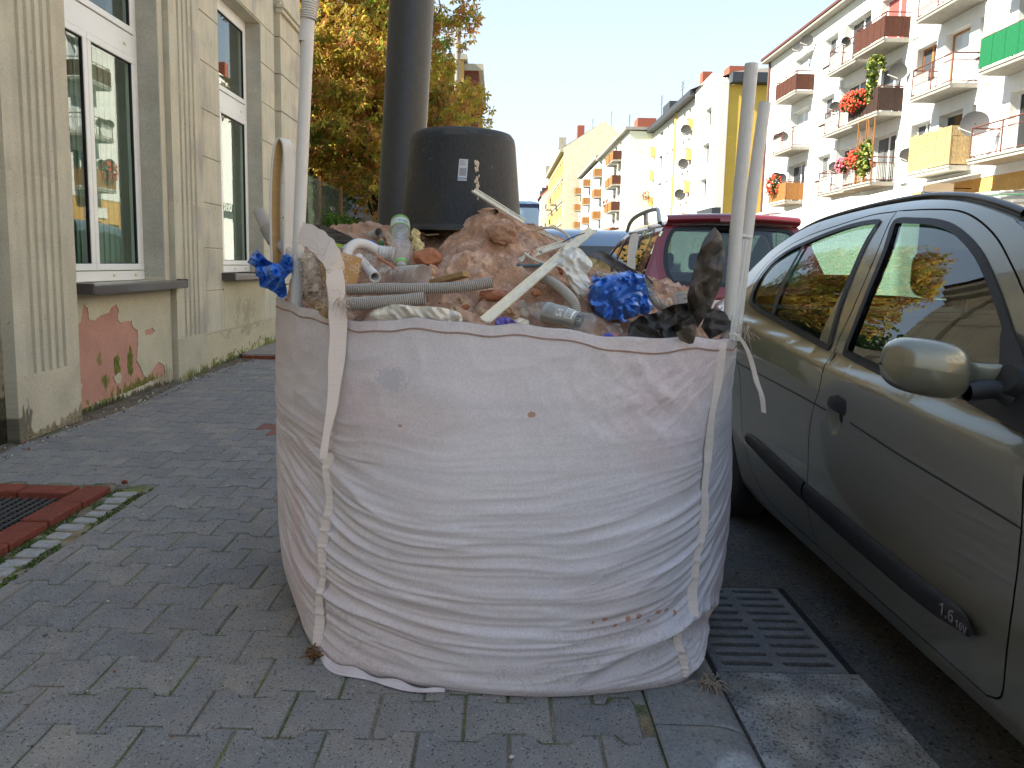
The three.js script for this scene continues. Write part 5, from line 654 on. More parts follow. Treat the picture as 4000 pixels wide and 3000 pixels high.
  const lampS = closed([[1.275, 0.95], [1.29, 1.1], [1.36, 1.3], [1.43, 1.47], [1.455, 1.44], [1.43, 1.25], [1.45, 1.05], [1.44, 0.95], [1.36, 0.93]], 4), lg = lay(new THREE.Shape(lampS), r(0.012), 0.05); put('tail_lamp', lg, M.lamp, car); put('tail_lamp', mirrored(lg, xc), M.lamp, car); const lw = lay(new THREE.Shape(inset(lampS, 0.035)), r(0.017), 0.04); put('lamp_lens', lw, mat([0.26, 0.04, 0.05], 0.15, { clearcoat: 1 }), car); put('lamp_lens', mirrored(lw, xc), mat([0.26, 0.04, 0.05], 0.15, { clearcoat: 1 }), car);
  put('spoiler', grid(24, 8, (u, v) => { const x = lerp(1.5, 2.7, u), t = (x - xc) / 0.6, a = v * Math.PI; return V3(x, 1.615 + 0.045 * Math.cos(a) + 0.02 * (1 - t * t), -6.56 + 0.09 * Math.sin(a) - 0.05 * t * t); }), M.redPaint, car); put('brake_light', rbox(1.95, 2.25, 1.595, 1.63, -6.475, -6.45, 0.008), M.lamp, car);
  put('bumper', grid(20, 8, (u, v) => { const x = lerp(1.25, 2.95, u), y = lerp(0.25, 0.72, v), t = (x - xc) / 0.85; return V3(x, y, -6.18 - 0.1 * t ** 4 - 0.05 * (2 * v - 1) ** 2); }), M.redPaint, car); put('number_plate', rbox(1.85, 2.35, 0.8, 0.91, -6.292, -6.28, 0.004), M.whitePlastic, car);
  const railz = [[-8.55, 1.6], [-8.4, 1.68], [-8.1, 1.73], [-7.1, 1.745], [-6.92, 1.72], [-6.82, 1.6]].map(([z, y]) => V3(1.5, y, z)), rg = merge([tube(railz, 0.022, 40, 8), bar(V3(1.53, 1.62, -7.6), V3(1.52, 1.75, -7.6), 0.025, 8)]); const rl = mat([0.55, 0.55, 0.55], 0.35, { metalness: 0.3 }); put('roof_rail', rg, rl, car); put('roof_rail', mirrored(clean(rg), xc), rl, car);
  put('aerial', bar(V3(2.25, 1.68, -6.8), V3(2.27, 1.86, -6.72), 0.008, 6, 0.003), M.blackPlastic, car);
  put('floor_pan', box(1.45, 2.75, 0.2, 0.26, -10.4, -6.5), M.seat, car); const lin = lay(new THREE.Shape([V2(-9.3, 0.3), V2(-6.6, 0.3), V2(-6.6, 1.0), V2(-9.3, 1.0)]), f(0.04), 0.2, true); put('door_lining', lin, M.seat, car); put('door_lining', mirrored(lin, xc), M.seat, car);
  for (const [x, z] of [[1.72, -8.5], [2.48, -8.5], [1.7, -7.55], [2.1, -7.55], [2.5, -7.55]]) { const s = put('seat', rbox(x - 0.2, x + 0.2, 0.4, 1.12, z - 0.1, z + 0.1, 0.05), M.seat, car); put('headrest', rbox(x - 0.12, x + 0.12, 1.16, 1.34, z - 0.06, z + 0.06, 0.05), M.seat, s); }
  wheel(car, 1.36, -9.75, 0.31); wheel(car, 1.36, -7.05, 0.31); wheel(car, 2.84, -9.75, 0.31); wheel(car, 2.84, -7.05, 0.31);
}
// simpler vehicles further off: rounded body from a side outline, with separate panes, lamps and wheels
function vehicle(name, label, cat, x0, x1, side, paint, panes, wz, wr, extra) {
  const o = thing(name, label, cat), w = x1 - x0, bv = 0.09, sh = new THREE.Shape(closed(side, 3)), g = new THREE.ExtrudeGeometry(sh, { depth: w - 2 * bv, bevelEnabled: true, bevelSize: bv * 0.8, bevelThickness: bv, bevelSegments: 4, curveSegments: 6 });
  g.applyMatrix4(new THREE.Matrix4().set(0, 0, 1, x0 + bv, 0, 1, 0, 0, 1, 0, 0, 0, 0, 0, 0, 1)); put('body', crease(g, 0.7), paint, o);
  for (const poly of panes) for (const s of [0, 1]) { const p = new THREE.ShapeGeometry(new THREE.Shape(closed(poly, 3))); p.applyMatrix4(new THREE.Matrix4().set(0, 0, 1, s ? x1 + 0.004 : x0 - 0.004, 0, 1, 0, 0, 1, 0, 0, 0, 0, 0, 0, 1)); p.computeVertexNormals(); put('side_window', p, M.glassDark[0], o); }
  for (const z of wz) { wheel(o, x0 + 0.1, z, wr); wheel(o, x1 - 0.1, z, wr); } if (extra) extra(o); return o;
}
vehicle('white_van', 'white delivery van on the road behind the silver car', 'van', 4.5, 6.4, [[-13.6, 0.3], [-13.7, 0.9], [-13.4, 1.05], [-12.6, 1.95], [-12, 2.02], [-8.6, 2.02], [-8.4, 1.9], [-8.3, 1.0], [-8.35, 0.3]], M.paintWhite, [[[-13.1, 1.15], [-12.55, 1.75], [-12.0, 1.78], [-11.95, 1.15]]], [-12.7, -9.3], 0.34, (o) => { for (const z of [-10.55, -10.35]) put('door_handle', rbox(4.47, 4.5, 1.12, 1.26, z - 0.04, z + 0.04, 0.01), M.blackPlastic, o); put('door_gap', [box(4.494, 4.499, 0.45, 1.85, -10.46, -10.445), box(4.494, 4.499, 0.45, 1.85, -11.8, -11.785)], M.blackPlastic, o); for (const x of [4.75, 5.5]) put('rear_window', rbox(x, x + 0.65, 1.15, 1.75, -8.235, -8.225, 0.004, 1), M.glassDark[0], o); });
vehicle('blue_grey_car', 'blue grey car parked beyond the red one, only its roof showing', 'car', 0.62, 2.35, [[-15.6, 0.4], [-15.7, 0.75], [-15.4, 0.95], [-14.7, 1.08], [-13.9, 1.6], [-13.3, 1.7], [-11.9, 1.68], [-11.6, 1.5], [-11.45, 1.0], [-11.4, 0.4]], mat([0.2, 0.27, 0.36], 0.3, { metalness: 0.4, clearcoat: 1 }), [[[-14.4, 1.12], [-13.85, 1.5], [-12.9, 1.58], [-12.85, 1.12]], [[-12.75, 1.12], [-12.75, 1.58], [-12.0, 1.52], [-11.85, 1.15]]], [-14.8, -12.2], 0.31, (o) => { put('rear_window', grid(4, 4, (u, v) => V3(lerp(0.8, 2.17, u), lerp(1.12, 1.5, v), lerp(-11.355, -11.47, v))), M.glassDark[1], o); const m = new THREE.SphereGeometry(0.1, 14, 10); m.scale(1.1, 0.8, 0.6); m.translate(0.5, 1.18, -14.2); put('wing_mirror', m, M.chrome, o); });
{
  const o = vehicle('blue_truck', 'box truck with light blue body and dark blue top band', 'truck', -0.75, 1.6, [[-37, 0.6], [-37, 3.7], [-30.1, 3.7], [-30.0, 3.6], [-30, 0.6]], mat([0.42, 0.58, 0.72], 0.45), [], [-36, -31.5], 0.45);
  put('top_band', [box(-0.76, 1.61, 3.2, 3.66, -29.96, -29.9), box(1.605, 1.62, 3.2, 3.66, -37, -29.97)], mat([0.02, 0.04, 0.12], 0.4), o); put('tail_lift', box(-0.6, 1.45, 0.5, 1.5, -29.95, -29.86), M.galv, o);
}
vehicle('dark_parked_car', 'dark car parked across the street below the white block', 'car', 10.3, 12.0, [[-30.6, 0.4], [-30.7, 0.75], [-30.4, 0.9], [-29.6, 1.0], [-28.9, 1.4], [-28.3, 1.47], [-27.2, 1.45], [-26.6, 1.05], [-26.3, 0.95], [-26.3, 0.4]], mat([0.04, 0.05, 0.06], 0.25, { clearcoat: 1 }), [[[-29.3, 1.02], [-28.85, 1.33], [-28.1, 1.38], [-28.1, 1.02]], [[-28.0, 1.02], [-28.0, 1.38], [-27.2, 1.34], [-26.9, 1.04]]], [-29.9, -27.1], 0.31);
vehicle('pale_parked_car', 'pale car parked across the street nearer than the dark one', 'car', 10.3, 12.0, [[-24.6, 0.4], [-24.7, 0.75], [-24.4, 0.9], [-23.6, 1.0], [-22.9, 1.4], [-22.3, 1.47], [-21.2, 1.45], [-20.6, 1.05], [-20.3, 0.95], [-20.3, 0.4]], mat([0.5, 0.52, 0.54], 0.3, { clearcoat: 1 }), [[[-23.3, 1.02], [-22.85, 1.33], [-22.1, 1.38], [-22.1, 1.02]], [[-22.0, 1.02], [-22.0, 1.38], [-21.2, 1.34], [-20.9, 1.04]]], [-23.9, -21.1], 0.31);
// ---------------------------------------------------------------- the big bag
M.web = mottled([232, 217, 207], 0.13, 0.05, 0.0003, 0.9, 160, 256); M.thread = mat('#b5927f', 0.85);
// planar facets with sharp creases: heights on a triangular lattice, joined by straight planes
const facet1 = (x, y, seed) => { const sk = (x + y) * 0.36602540378, i = Math.floor(x + sk), j = Math.floor(y + sk), u = x + sk - i, v = y + sk - j, h = (a, b) => h3(i + a, j + b, seed); return u > v ? h(0, 0) * (1 - u) + h(1, 0) * (u - v) + h(1, 1) * v : h(0, 0) * (1 - v) + h(0, 1) * (v - u) + h(1, 1) * u; };
const facet = (x, y, seed = 1) => { const wx = x + 0.9 * Math.sin(y * 0.7 + seed), wy = y + 0.9 * Math.sin(x * 0.6 - seed); return 0.66 * facet1(wx, wy, seed) + 0.34 * facet1(wx * 2.1 + 5, wy * 2.1, seed + 7); };
const BAG = (() => {
  const L = [   // height; x, depth of twelve points round the bag from the middle of the front to the right
    [0.0, [0.06, 1.865, 0.33, 1.885, 0.575, 1.97, 0.64, 2.2, 0.66, 2.7, 0.5, 3.05, 0, 3.1, -0.5, 3.05, -0.66, 2.7, -0.62, 2.32, -0.525, 2.06, -0.25, 1.92]],
    [0.03, [0.06, 1.845, 0.34, 1.868, 0.582, 1.965, 0.67, 2.2, 0.7, 2.7, 0.53, 3.07, 0, 3.13, -0.53, 3.07, -0.7, 2.7, -0.66, 2.33, -0.53, 2.06, -0.25, 1.9]],
    [0.15, [0.05, 1.845, 0.36, 1.866, 0.572, 1.985, 0.745, 2.27, 0.78, 2.75, 0.58, 3.12, 0, 3.18, -0.58, 3.12, -0.77, 2.76, -0.73, 2.38, -0.515, 2.065, -0.25, 1.898]],
    [0.4, [0.045, 1.872, 0.38, 1.892, 0.605, 2.025, 0.81, 2.38, 0.84, 2.8, 0.62, 3.2, 0, 3.26, -0.62, 3.2, -0.83, 2.85, -0.765, 2.46, -0.512, 2.08, -0.26, 1.918]],
    [0.7, [0.04, 1.92, 0.38, 1.93, 0.612, 2.035, 0.805, 2.4, 0.83, 2.8, 0.62, 3.2, 0, 3.25, -0.62, 3.2, -0.82, 2.85, -0.775, 2.47, -0.488, 2.09, -0.25, 1.955]],
    [0.9, [0.04, 1.95, 0.38, 1.955, 0.64, 2.05, 0.79, 2.38, 0.8, 2.8, 0.6, 3.15, 0, 3.2, -0.6, 3.15, -0.8, 2.85, -0.77, 2.48, -0.475, 2.11, -0.24, 1.985]],
    [1.1, [0.04, 1.965, 0.38, 1.97, 0.66, 2.06, 0.77, 2.32, 0.77, 2.8, 0.58, 3.1, 0, 3.15, -0.58, 3.1, -0.78, 2.85, -0.77, 2.5, -0.465, 2.125, -0.24, 2.0]]];
  const ys = L.map((l) => l[0]), fx = [], fd = []; for (let i = 0; i < 12; i++) { fx.push(interp(ys, L.map((l) => l[1][2 * i]))); fd.push(interp(ys, L.map((l) => l[1][2 * i + 1]))); }
  const base = (u, y) => { const i = Math.floor(u), t = u - i, k = (j) => [fx[(i + j + 24) % 12](y), fd[(i + j + 24) % 12](y)], a = k(-1), b = k(0), c = k(1), d = k(2), h = (m) => { const p = a[m], q = b[m], r = c[m], s = d[m]; return 0.5 * (2 * q + (r - p) * t + (2 * p - 5 * q + 4 * r - s) * t * t + (3 * q - p - 3 * r + s) * t ** 3); }; return [h(0), h(1)]; };
  const sTab = [0]; { let p = base(0, 0.5); for (let i = 1; i <= 240; i++) { const q = base(i / 20, 0.5); sTab.push(sTab[i - 1] + Math.hypot(q[0] - p[0], q[1] - p[1])); p = q; } } const tot = sTab[240];
  const arcS = (u) => { u = ((u % 12) + 12) % 12; const k = u * 20, i = Math.floor(k), s = lerp(sTab[i], sTab[Math.min(240, i + 1)], k - i); return s > tot / 2 ? s - tot : s; };
  const rimY = (u) => interp([0, 1, 2, 3, 5, 7, 8.4, 9.4, 10, 11, 12], [1.026, 0.998, 0.99, 0.975, 0.99, 1.0, 1.05, 1.05, 1.022, 1.031, 1.026])(((u % 12) + 12) % 12) + 0.004 * Math.sin(arcS(u) * 17) + 0.0025 * Math.sin(arcS(u) * 41 + 1);
  const seamAt = (u) => Math.min(Math.abs(u - 2), Math.abs(u - 10), Math.abs(u - 14));
  const rid = (v) => 1 - Math.abs(2 * v - 1);
  const disp = (u, y) => {   // folds: long and level, hanging from the corners
    const s = arcS(u), t = s / 0.62, yy = y - 0.075 * t * t * (y < 0.62 ? 1 : 0.4) - 0.02 * Math.sin(s * 2.1), low = sst(0.86 - y, 0, 0.35), bot = sst(y, 0, 0.06);
    const wa = fbm(s * 1.3, y * 2.2, 3, 3), a1 = rid(vn(s * 0.9 + 3, yy * 10 + wa * 3.0, 1)), a2 = rid(vn(s * 1.8 + 9, yy * 21 + wa * 4, 2)), a3 = rid(vn(s * 3.6, yy * 44 + wa * 5, 4)), a4 = vn(s * 7, yy * 80, 6);
    const sm = seamAt(((u % 12) + 12) % 12), pull = 1 + 0.8 * Math.exp(-((sm / 0.45) ** 2));
    const part = 0.35 + 0.9 * sst(fbm(s * 2.2, y * 3.1, 14, 3), 0.38, 0.66);
    const a5 = rid(vn(s * 2.4 + 31, yy * 62 + wa * 6, 9));
    let d = low * bot * pull * part * (0.0062 * (a1 * a1 - 0.4) + 0.006 * (a2 * a2 - 0.4) + 0.005 * (a3 * a3 - 0.4) + 0.003 * (a5 * a5 - 0.4) + 0.0012 * (a4 - 0.5));
    d += 0.022 * (fbm(s * 1.1, y * 1.6, 12, 2) - 0.5) * bot + (1 - low) * (0.005 * (rid(vn(s * 3.2, y * 9, 8)) - 0.5) + 0.0035 * (rid(vn(s * 11 + y * 5, y * 16 - s * 4, 18)) - 0.5));
    const cr = Math.exp(-(((s - 0.36) / 0.22) ** 2) - (((y - 0.86) / 0.14) ** 2)), q1 = facet(s * 16 + y * 6, y * 11), q2 = facet(s * 34 - y * 20 + 7, y * 22 + 3); d += cr * (0.014 * (q1 - 0.5) + 0.008 * (q2 - 0.5));
    d -= 0.007 * Math.exp(-((sm / 0.03) ** 2)) * bot;      // drawn in at the corner seams
    if (s > 0) { const yf = 0.155 - 0.16 * (s - 0.62) * (s - 0.62) * 3 - 0.1 * Math.max(0, 0.5 - s), w = sst(s, 0.18, 0.5) * (1 - sst(s, 0.8, 1)); d -= w * 0.034 * Math.exp(-(((y - yf + 0.012) / 0.02) ** 2)); d += w * 0.016 * Math.exp(-(((y - yf - 0.022) / 0.02) ** 2)); }
    return d;
  };
  const at = (u, y, off = 0) => { const [x, d] = base(u, y), e = 0.02, [x1, d1] = base(u + e, y), [x0, d0] = base(u - e, y), tx = x1 - x0, td = d1 - d0, l = Math.hypot(tx, td), nx = td / l, nd = -tx / l, k = disp(u, y) + off; return V3(x + nx * k, y, -(d + nd * k)); };
  return { at, rimY, arcS, base };
})();
{
  const bag = thing('rubble_bag', 'big white woven rubble bag overfilled with building waste on the pavement', 'bulk bag');
  const wv = (u, v) => 0.5 + 0.25 * Math.sin(u * Math.PI * 2 * 60) * Math.sin(v * Math.PI * 2 * 60) + 0.25 * (Math.floor(u * 120) % 2 ^ Math.floor(v * 120) % 2);
  M.bag = new THREE.MeshPhysicalMaterial({ roughness: 0.62, specularIntensity: 0.45, sheen: 0.15 });
  const W = 1.72, H = 1.1, spot = [[-0.33, 0.735, 0.008, [168, 118, 92]], [0.06, 0.78, 0.011, [182, 132, 104]], [-0.37, 0.86, 0.05, [196, 192, 198]]];
  for (let k = 0; k < 9; k++) spot.push([0.24 + k * 0.035, 0.222 + 0.012 * Math.sin(k * 2.2), 0.006 + 0.004 * Math.abs(Math.sin(k * 5)), [182, 112, 84]]);
  M.bag.map = tex(1024, (u, v) => {
    const x = (u - 0.5) * W, y = v * H, dust = sst(fbm(x * 3, y * 4, 5, 5), 0.44, 0.66), pk = sst(fbm(x * 2 + 4, y * 2.5, 9, 4), 0.5, 0.68), foot = fbm(x * 9, y * 14, 2, 4) > 0.56 && y < 0.2 ? sst(vn(x * 190, y * 190, 12), 0.45, 0.8) : 0, k = 1 + 0.1 * (vn(x * 420, y * 420, 3) - 0.5) + 0.07 * (fbm(x * 2.6, y * 30, 7, 3) - 0.5);
    let c = [225 * k, 216 * k, 218 * k]; c = [c[0] - 3 * dust, c[1] - 7 * dust, c[2] - 10 * dust]; c = [c[0] + 1 * pk, c[1] - 5 * pk, c[2] - 4 * pk]; c = c.map((e, i) => lerp(e, [160, 148, 136][i], 0.2 * foot));
    for (const [a, b, r, col] of spot) { const q = Math.hypot(x - a, (y - b) * 1.4) / r + 0.9 * (vn(x * 180, y * 180, 4) - 0.5); if (q < 1.1) { const w = 0.7 * sst(1.1 - q, 0, 0.4); c = c.map((e, i) => lerp(e, col[i], w)); } }
    return c;
  }); M.bag.bumpMap = tex(256, (u, v) => 255 * wv(u / 6, v / 6), false); M.bag.bumpMap.repeat.set(W / 0.03, H / 0.03); M.bag.bumpScale = 0.0009;
  const us = []; const span = (a, b, n) => { for (let i = 0; i < n; i++) us.push(lerp(a, b, i / n)); }; span(4.5, 8.3, 60); span(8.3, 10, 110); span(10, 14, 330); span(14, 16.5, 120); us.push(16.5); const nv = 250;
  const pos = [], uv = [], idx = [], n = us.length;
  for (let j = 0; j <= nv + 14; j++) for (let i = 0; i < n; i++) {
    const u = us[i], top = BAG.rimY(u); let p, y; if (j <= nv) { const t = j / nv; y = t * top; p = BAG.at(u, y); } else { const t = (j - nv) / 14; y = top - 0.1 * t; p = BAG.at(u, y, -0.004 - 0.012 * Math.sin(Math.min(1, t * 3) * 1.57)); if (t < 0.1) p.y += 0.002; }
    pos.push(p.x, p.y, p.z); uv.push(0.5 + BAG.arcS(u) / W, y / H);
  }
  for (let j = 0; j < nv + 14; j++) for (let i = 0; i < n - 1; i++) { const a = j * n + i, b = a + 1, c = a + n, d = c + 1; idx.push(a, b, d, a, d, c); }
  const g = new THREE.BufferGeometry(); g.setAttribute('position', new THREE.Float32BufferAttribute(pos, 3)); g.setAttribute('uv', new THREE.Float32BufferAttribute(uv, 2)); g.setIndex(idx); g.computeVertexNormals(); put('bag_body', g, M.bag, bag);
  put('bag_base', grid(24, 24, (u, v) => { const a = u * 12, p = BAG.at(a, 0.012); return V3(lerp(0.02, p.x, v), 0.008, lerp(-2.5, p.z, v)); }), M.bag, bag);
  // corner seams: narrow bands standing off the cloth
  const band = (fn, n1, w, th = 0.0025) => { const e = (k) => (u, v) => { const { p, s, o } = fn(u); return p.clone().addScaledVector(s, (v - 0.5) * w(u)).addScaledVector(o, k * th); }; return merge([grid(n1, 4, e(1)), grid(n1, 4, e(-1))]); };
  const seam = (uu, y0, y1, w, tilt) => band((t) => { const y = lerp(y0, y1, t), wig = 0.035 * Math.sin(y * 9 + uu) + 0.01 * Math.sin(y * 31), q = V3(), r = V3(), K = [-0.03, -0.015, 0, 0.015, 0.03].map((e) => clamp(y + e, 0.012, 1)); for (const e of K) { q.add(BAG.at(uu + wig + 0.09, e, 0)); r.add(BAG.at(uu + wig - 0.09, e, 0)); } q.multiplyScalar(0.2); r.multiplyScalar(0.2); const p = q.clone().lerp(r, 0.5), s = q.clone().sub(r).normalize().lerp(V3(1, 0, 0), 0.8).normalize(), o = V3(0, 1, 0).cross(s).negate().normalize(), c = BAG.at(uu + wig, y, 0); if (o.dot(c.clone().sub(V3(0, y, -2.6))) < 0) o.negate(); p.addScaledVector(o, Math.max(0.006, c.clone().sub(p).dot(o) + 0.006)); s.addScaledVector(o, tilt * Math.sin(y * 7)).normalize(); return { p, s, o }; }, 140, w, 0.003);
  put('corner_seam', seam(10, 0.02, 0.62, (t) => 0.027 + 0.006 * Math.sin(t * 14), 0.2), M.web, bag); put('corner_seam', seam(2, 0.19, 0.985, (t) => 0.025 + 0.004 * Math.sin(t * 23), 0.2), M.web, bag); put('corner_seam', seam(1.82, 0.02, 0.18, (t) => 0.012 + 0.014 * Math.sin(t * 3.1), 0.2), M.web, bag);
  const st = []; const stitch = (a, b, r = 0.0016) => st.push(bar(a, b, r, 4)); let prev = null;
  for (let u = 8.9; u < 15.0; u += 0.021) { const q = BAG.at(u, BAG.rimY(u) - 0.031 - (u > 12.6 && u < 13.6 ? 0.012 * Math.sin((u - 12.6) * 3.14) : 0), 0.0018); if (prev) { const k = q.clone().sub(prev), w = V3(0, 0.0022, 0); stitch(prev.clone().add(w), q.clone().sub(w), 0.0013); stitch(prev.clone().sub(w).addScaledVector(k, 0.4), q.clone().add(w), 0.0011); } prev = q; }
  put('rim_stitching', st, M.thread, bag).userData.kind = 'stuff';
  // lifting loop at the left corner, folded over, and a torn strap end on the right
  const ribbon = (pts, w, tw = () => 1) => { const c = new THREE.CatmullRomCurve3(pts.map((q) => P(q[0], q[1], q[2]))), A = interp(pts.map((_, i) => i / (pts.length - 1)), pts.map((q) => q[3])); return band((t) => { const p = c.getPoint(t), a = A(t), tan = c.getTangent(t), s = V3(Math.cos(a), Math.sin(a), -0.15), o = tan.clone().cross(s).normalize(); return { p, s, o }; }, 70, (t) => w * tw(t) * (1 + 0.05 * Math.sin(t * 31)), 0.002); };
  const strap = put('lifting_loop', ribbon([[1262, 1790, 2.03, 0.1], [1275, 1700, 2.035, 0.15], [1297, 1590, 2.045, 0.1], [1312, 1440, 2.06, 0.05], [1322, 1300, 2.075, 0], [1318, 1200, 2.085, 0.02], [1312, 1110, 2.09, 0.05], [1306, 1055, 2.1, 0.15]], 0.05, (t) => 0.42 + 0.58 * sst(t, 0.1, 0.6)), M.web, bag); put('lifting_loop', ribbon([[1322, 1085, 2.115, 1.05], [1308, 1030, 2.1, 1.05], [1282, 985, 2.11, 0.95], [1250, 950, 2.15, 0.95], [1215, 925, 2.2, 1.1], [1172, 908, 2.24, 1.25]], 0.068), M.web, bag);
  put('strap_end', ribbon([[2853, 1302, 2.05, 0.2], [2880, 1310, 2.05, -0.3], [2918, 1365, 2.06, -0.3], [2940, 1430, 2.07, -0.25], [2955, 1490, 2.07, -0.2], [2975, 1545, 2.07, -0.3], [2983, 1612, 2.08, -0.25]], 0.016), M.web, bag);
  const R = rng(61), fib = (list, n, len, c, sp, r = 0.0007) => { for (let i = 0; i < n; i++) { const a = P(c[0] + (R() - 0.5) * sp[0], c[1] + (R() - 0.5) * sp[1], c[2] + (R() - 0.5) * 0.05), d = unit(R), e = unit(R); list.push(tube([a, a.clone().addScaledVector(d, len * 0.4).add(V3(0, 0.006, 0)), a.clone().addScaledVector(d, len * 0.7).addScaledVector(e, len * 0.3), a.clone().addScaledVector(d, len * 0.9).addScaledVector(e, len * 0.6).add(V3(0, -0.01, 0))], r, 8, 3)); } };
  const ff = []; fib(ff, 70, 0.07, [1245, 1060, 2.13], [90, 150], 0.0005); fib(ff, 36, 0.06, [1270, 1180, 2.1], [70, 60], 0.0005); fib(ff, 40, 0.03, [1335, 1185, 2.07], [30, 40]); fib(ff, 30, 0.03, [2905, 1295, 2.1], [50, 40]); put('frayed_fibres', ff, mat('#cdb9a8', 0.9), bag).userData.kind = 'stuff';
  const tuft = (a, b, r) => { const l = []; fib(l, 40, 0.035, a, b, r); return l; }; put('corner_tuft', tuft([1222, 2566, 2.04], [40, 30], 0.0025), mat('#7c5a3c', 0.95), bag).userData.kind = 'stuff'; put('corner_tuft', tuft([2765, 2672, 1.94], [80, 26], 0.0022), mat('#a59484', 0.95), bag).userData.kind = 'stuff';
  const hem = grid(80, 6, (u, v) => { const a = lerp(10.0, 11.4, u), p = BAG.at(a, 0.02, 0.004); return V3(p.x + 0.0, 0.004 + 0.012 * (1 - v) * (0.5 + 0.5 * Math.sin(u * 21)), p.z + v * (0.035 + 0.014 * Math.sin(u * 9)) * Math.sin(Math.min(1, u * 4) * 1.57) * Math.min(1, (1 - u) * 2.5)); }); put('bottom_hem', hem, M.bag, bag);
}
// ---------------------------------------------------------------- the heap inside
const heapH = (x, d) => {
  const rimIn = Math.hypot(x / 0.8, (d - 2.6) / 0.66), r = Math.hypot((x + 0.03) * (x > -0.03 ? 0.92 : 1.15), d - 2.72);
  let b = 0.925 + 0.22 * sst(d, 2.05, 2.95) + 0.2 * Math.exp(-(((d - 2.98) / 0.26) ** 2)) * (x < 0.15 ? 1 : Math.exp(-(((x - 0.15) / 0.2) ** 2)));
  const c = 1.425 - 0.66 * Math.pow(r, 0.96) - 0.05 * Math.exp(-((r / 0.05) ** 2)), k = 0.05, h = Math.max(0, k - Math.abs(b - c)) / k; b = Math.max(b, c) + h * h * k * 0.25;
  return b - 0.1 * sst(rimIn, 0.95, 1.1);
};
const onHeap = (px, py, lift = 0) => { let d = 1.9; for (; d < 3.4; d += 0.006) { const q = P(px, py, d); if (q.y - lift <= heapH(q.x, d)) break; } return Math.min(d, 3.2); };
M.sand = mottled([200, 164, 137], 0.26, 0.34, 0.004, 0.97, 170, 512, (u, v, o) => { const s = sst(fbm(u * 7, v * 7, 8, 5, 7), 0.44, 0.62), w = vn(u * 150, v * 150, 3, 150) > 0.93 ? 1.25 : 1; return [o[0] * (0.9 + 0.12 * s) * w, o[1] * (0.86 + 0.16 * s) * w, o[2] * (0.84 + 0.2 * s) * w]; });
{
  const hp = grid(420, 150, (u, v) => { const q = BAG.base(u * 12, 0.95), e = 0.03 + 0.965 * Math.pow(v, 0.8), x = lerp(-0.03, q[0], e * 0.975), d = lerp(2.66, q[1], e * 0.975), r = Math.hypot(x + 0.03, d - 2.72), ch = fbm(x * 7, d * 7, 3, 3), cl = Math.abs(fbm(x * 13, d * 13, 5, 4) - 0.5), fine = fbm(x * 60, d * 60, 7, 3) - 0.5; return V3(x, heapH(x, d) - (e > 0.97 ? 0.06 : 0) + 0.075 * (ch - 0.5) * sst(0.75 - r, 0, 0.5) - 0.11 * cl * sst(r, 0.02, 0.14) + 0.03 * (fbm(x * 26, d * 26, 11, 3) - 0.5) + 0.014 * fine, -d); }, (u, v, p) => [p.x + p.y * 0.6, p.z - p.y * 0.5]);
  tag(put('sand_heap', hp, M.sand), 'reddish brown heap of sand and plaster rising from the bag', 'sand heap');
}
// lumps, films, tubes
function lump(c, r, seed, rough = 0.3, detail = 5, flat = true) { const g0 = new THREE.IcosahedronGeometry(1, detail), p = g0.attributes.position, R = rng(seed), pl = []; for (let i = 0; i < 13; i++) pl.push([unit(R), 0.72 + 0.28 * R()]); const v = V3(), q = new THREE.Euler(R() * 6, R() * 6, R() * 6); for (let i = 0; i < p.count; i++) { v.fromBufferAttribute(p, i); let k = 1; for (const [n, d] of pl) { const t = v.dot(n); if (t > 0.05) k = Math.min(k, d / t); } k *= 1 + rough * (fbm(v.x * 2.4 + seed, v.y * 2.4, v.z * 2.4, 3) - 0.5); v.multiplyScalar(k); v.applyEuler(q); p.setXYZ(i, c.x + v.x * r.x, c.y + v.y * r.y, c.z + v.z * r.z); } const g = mergeVertices(clean(g0).deleteAttribute('uv').deleteAttribute('normal')); g.computeVertexNormals(); return triuv(flat ? crease(g, 0.5) : g); }
const foldField = (seed) => (x, y) => facet(x + seed * 3.7, y - seed * 1.9, seed);
function film(out, d0, seed, amp, freq = 1, o = {}) {   // a crumpled sheet of plastic or paper with this outline, d0 a depth or a function of the outline's coordinates
  const fo = foldField(seed), D = typeof d0 === 'function' ? d0 : () => d0, pts = o.round ? closed(out, 3) : out.map((p) => V2(...p));
  let cx = 0, cy = 0, rx = 0, ry = 0; for (const p of pts) { cx += p.x / pts.length; cy += p.y / pts.length; } for (const p of pts) { rx = Math.max(rx, Math.abs(p.x - cx)); ry = Math.max(ry, Math.abs(p.y - cy)); }
  const f = (a, b) => { const q = Math.max(0, 1 - ((a - cx) / rx) ** 2 - ((b - cy) / ry) ** 2); return P(a, b, D(a, b) - (o.dome || 0) * Math.sqrt(q) - amp * (fo(a / 46 * freq, b / 46 * freq) - 0.5) * 1.25); };
  const g = lay(new THREE.Shape(pts), f, Math.min(3, o.step || 3)); g.deleteAttribute('normal'); const m = mergeVertices(g.deleteAttribute('uv'), 1e-5); m.computeVertexNormals(); return triuv(m);
}
const conv = (k, x, y) => (l) => l.map(([a, b]) => [x + a * k, y + b * k]), Z1 = conv(0.3013, 940, 760), Z2 = conv(0.2653, 1300, 820), Z3 = conv(0.3376, 1700, 700), Z4 = conv(0.3014, 2100, 850), Z5 = conv(0.3497, 2500, 820);
const path = (l) => l.map((q) => P(q[0], q[1], q[2]));
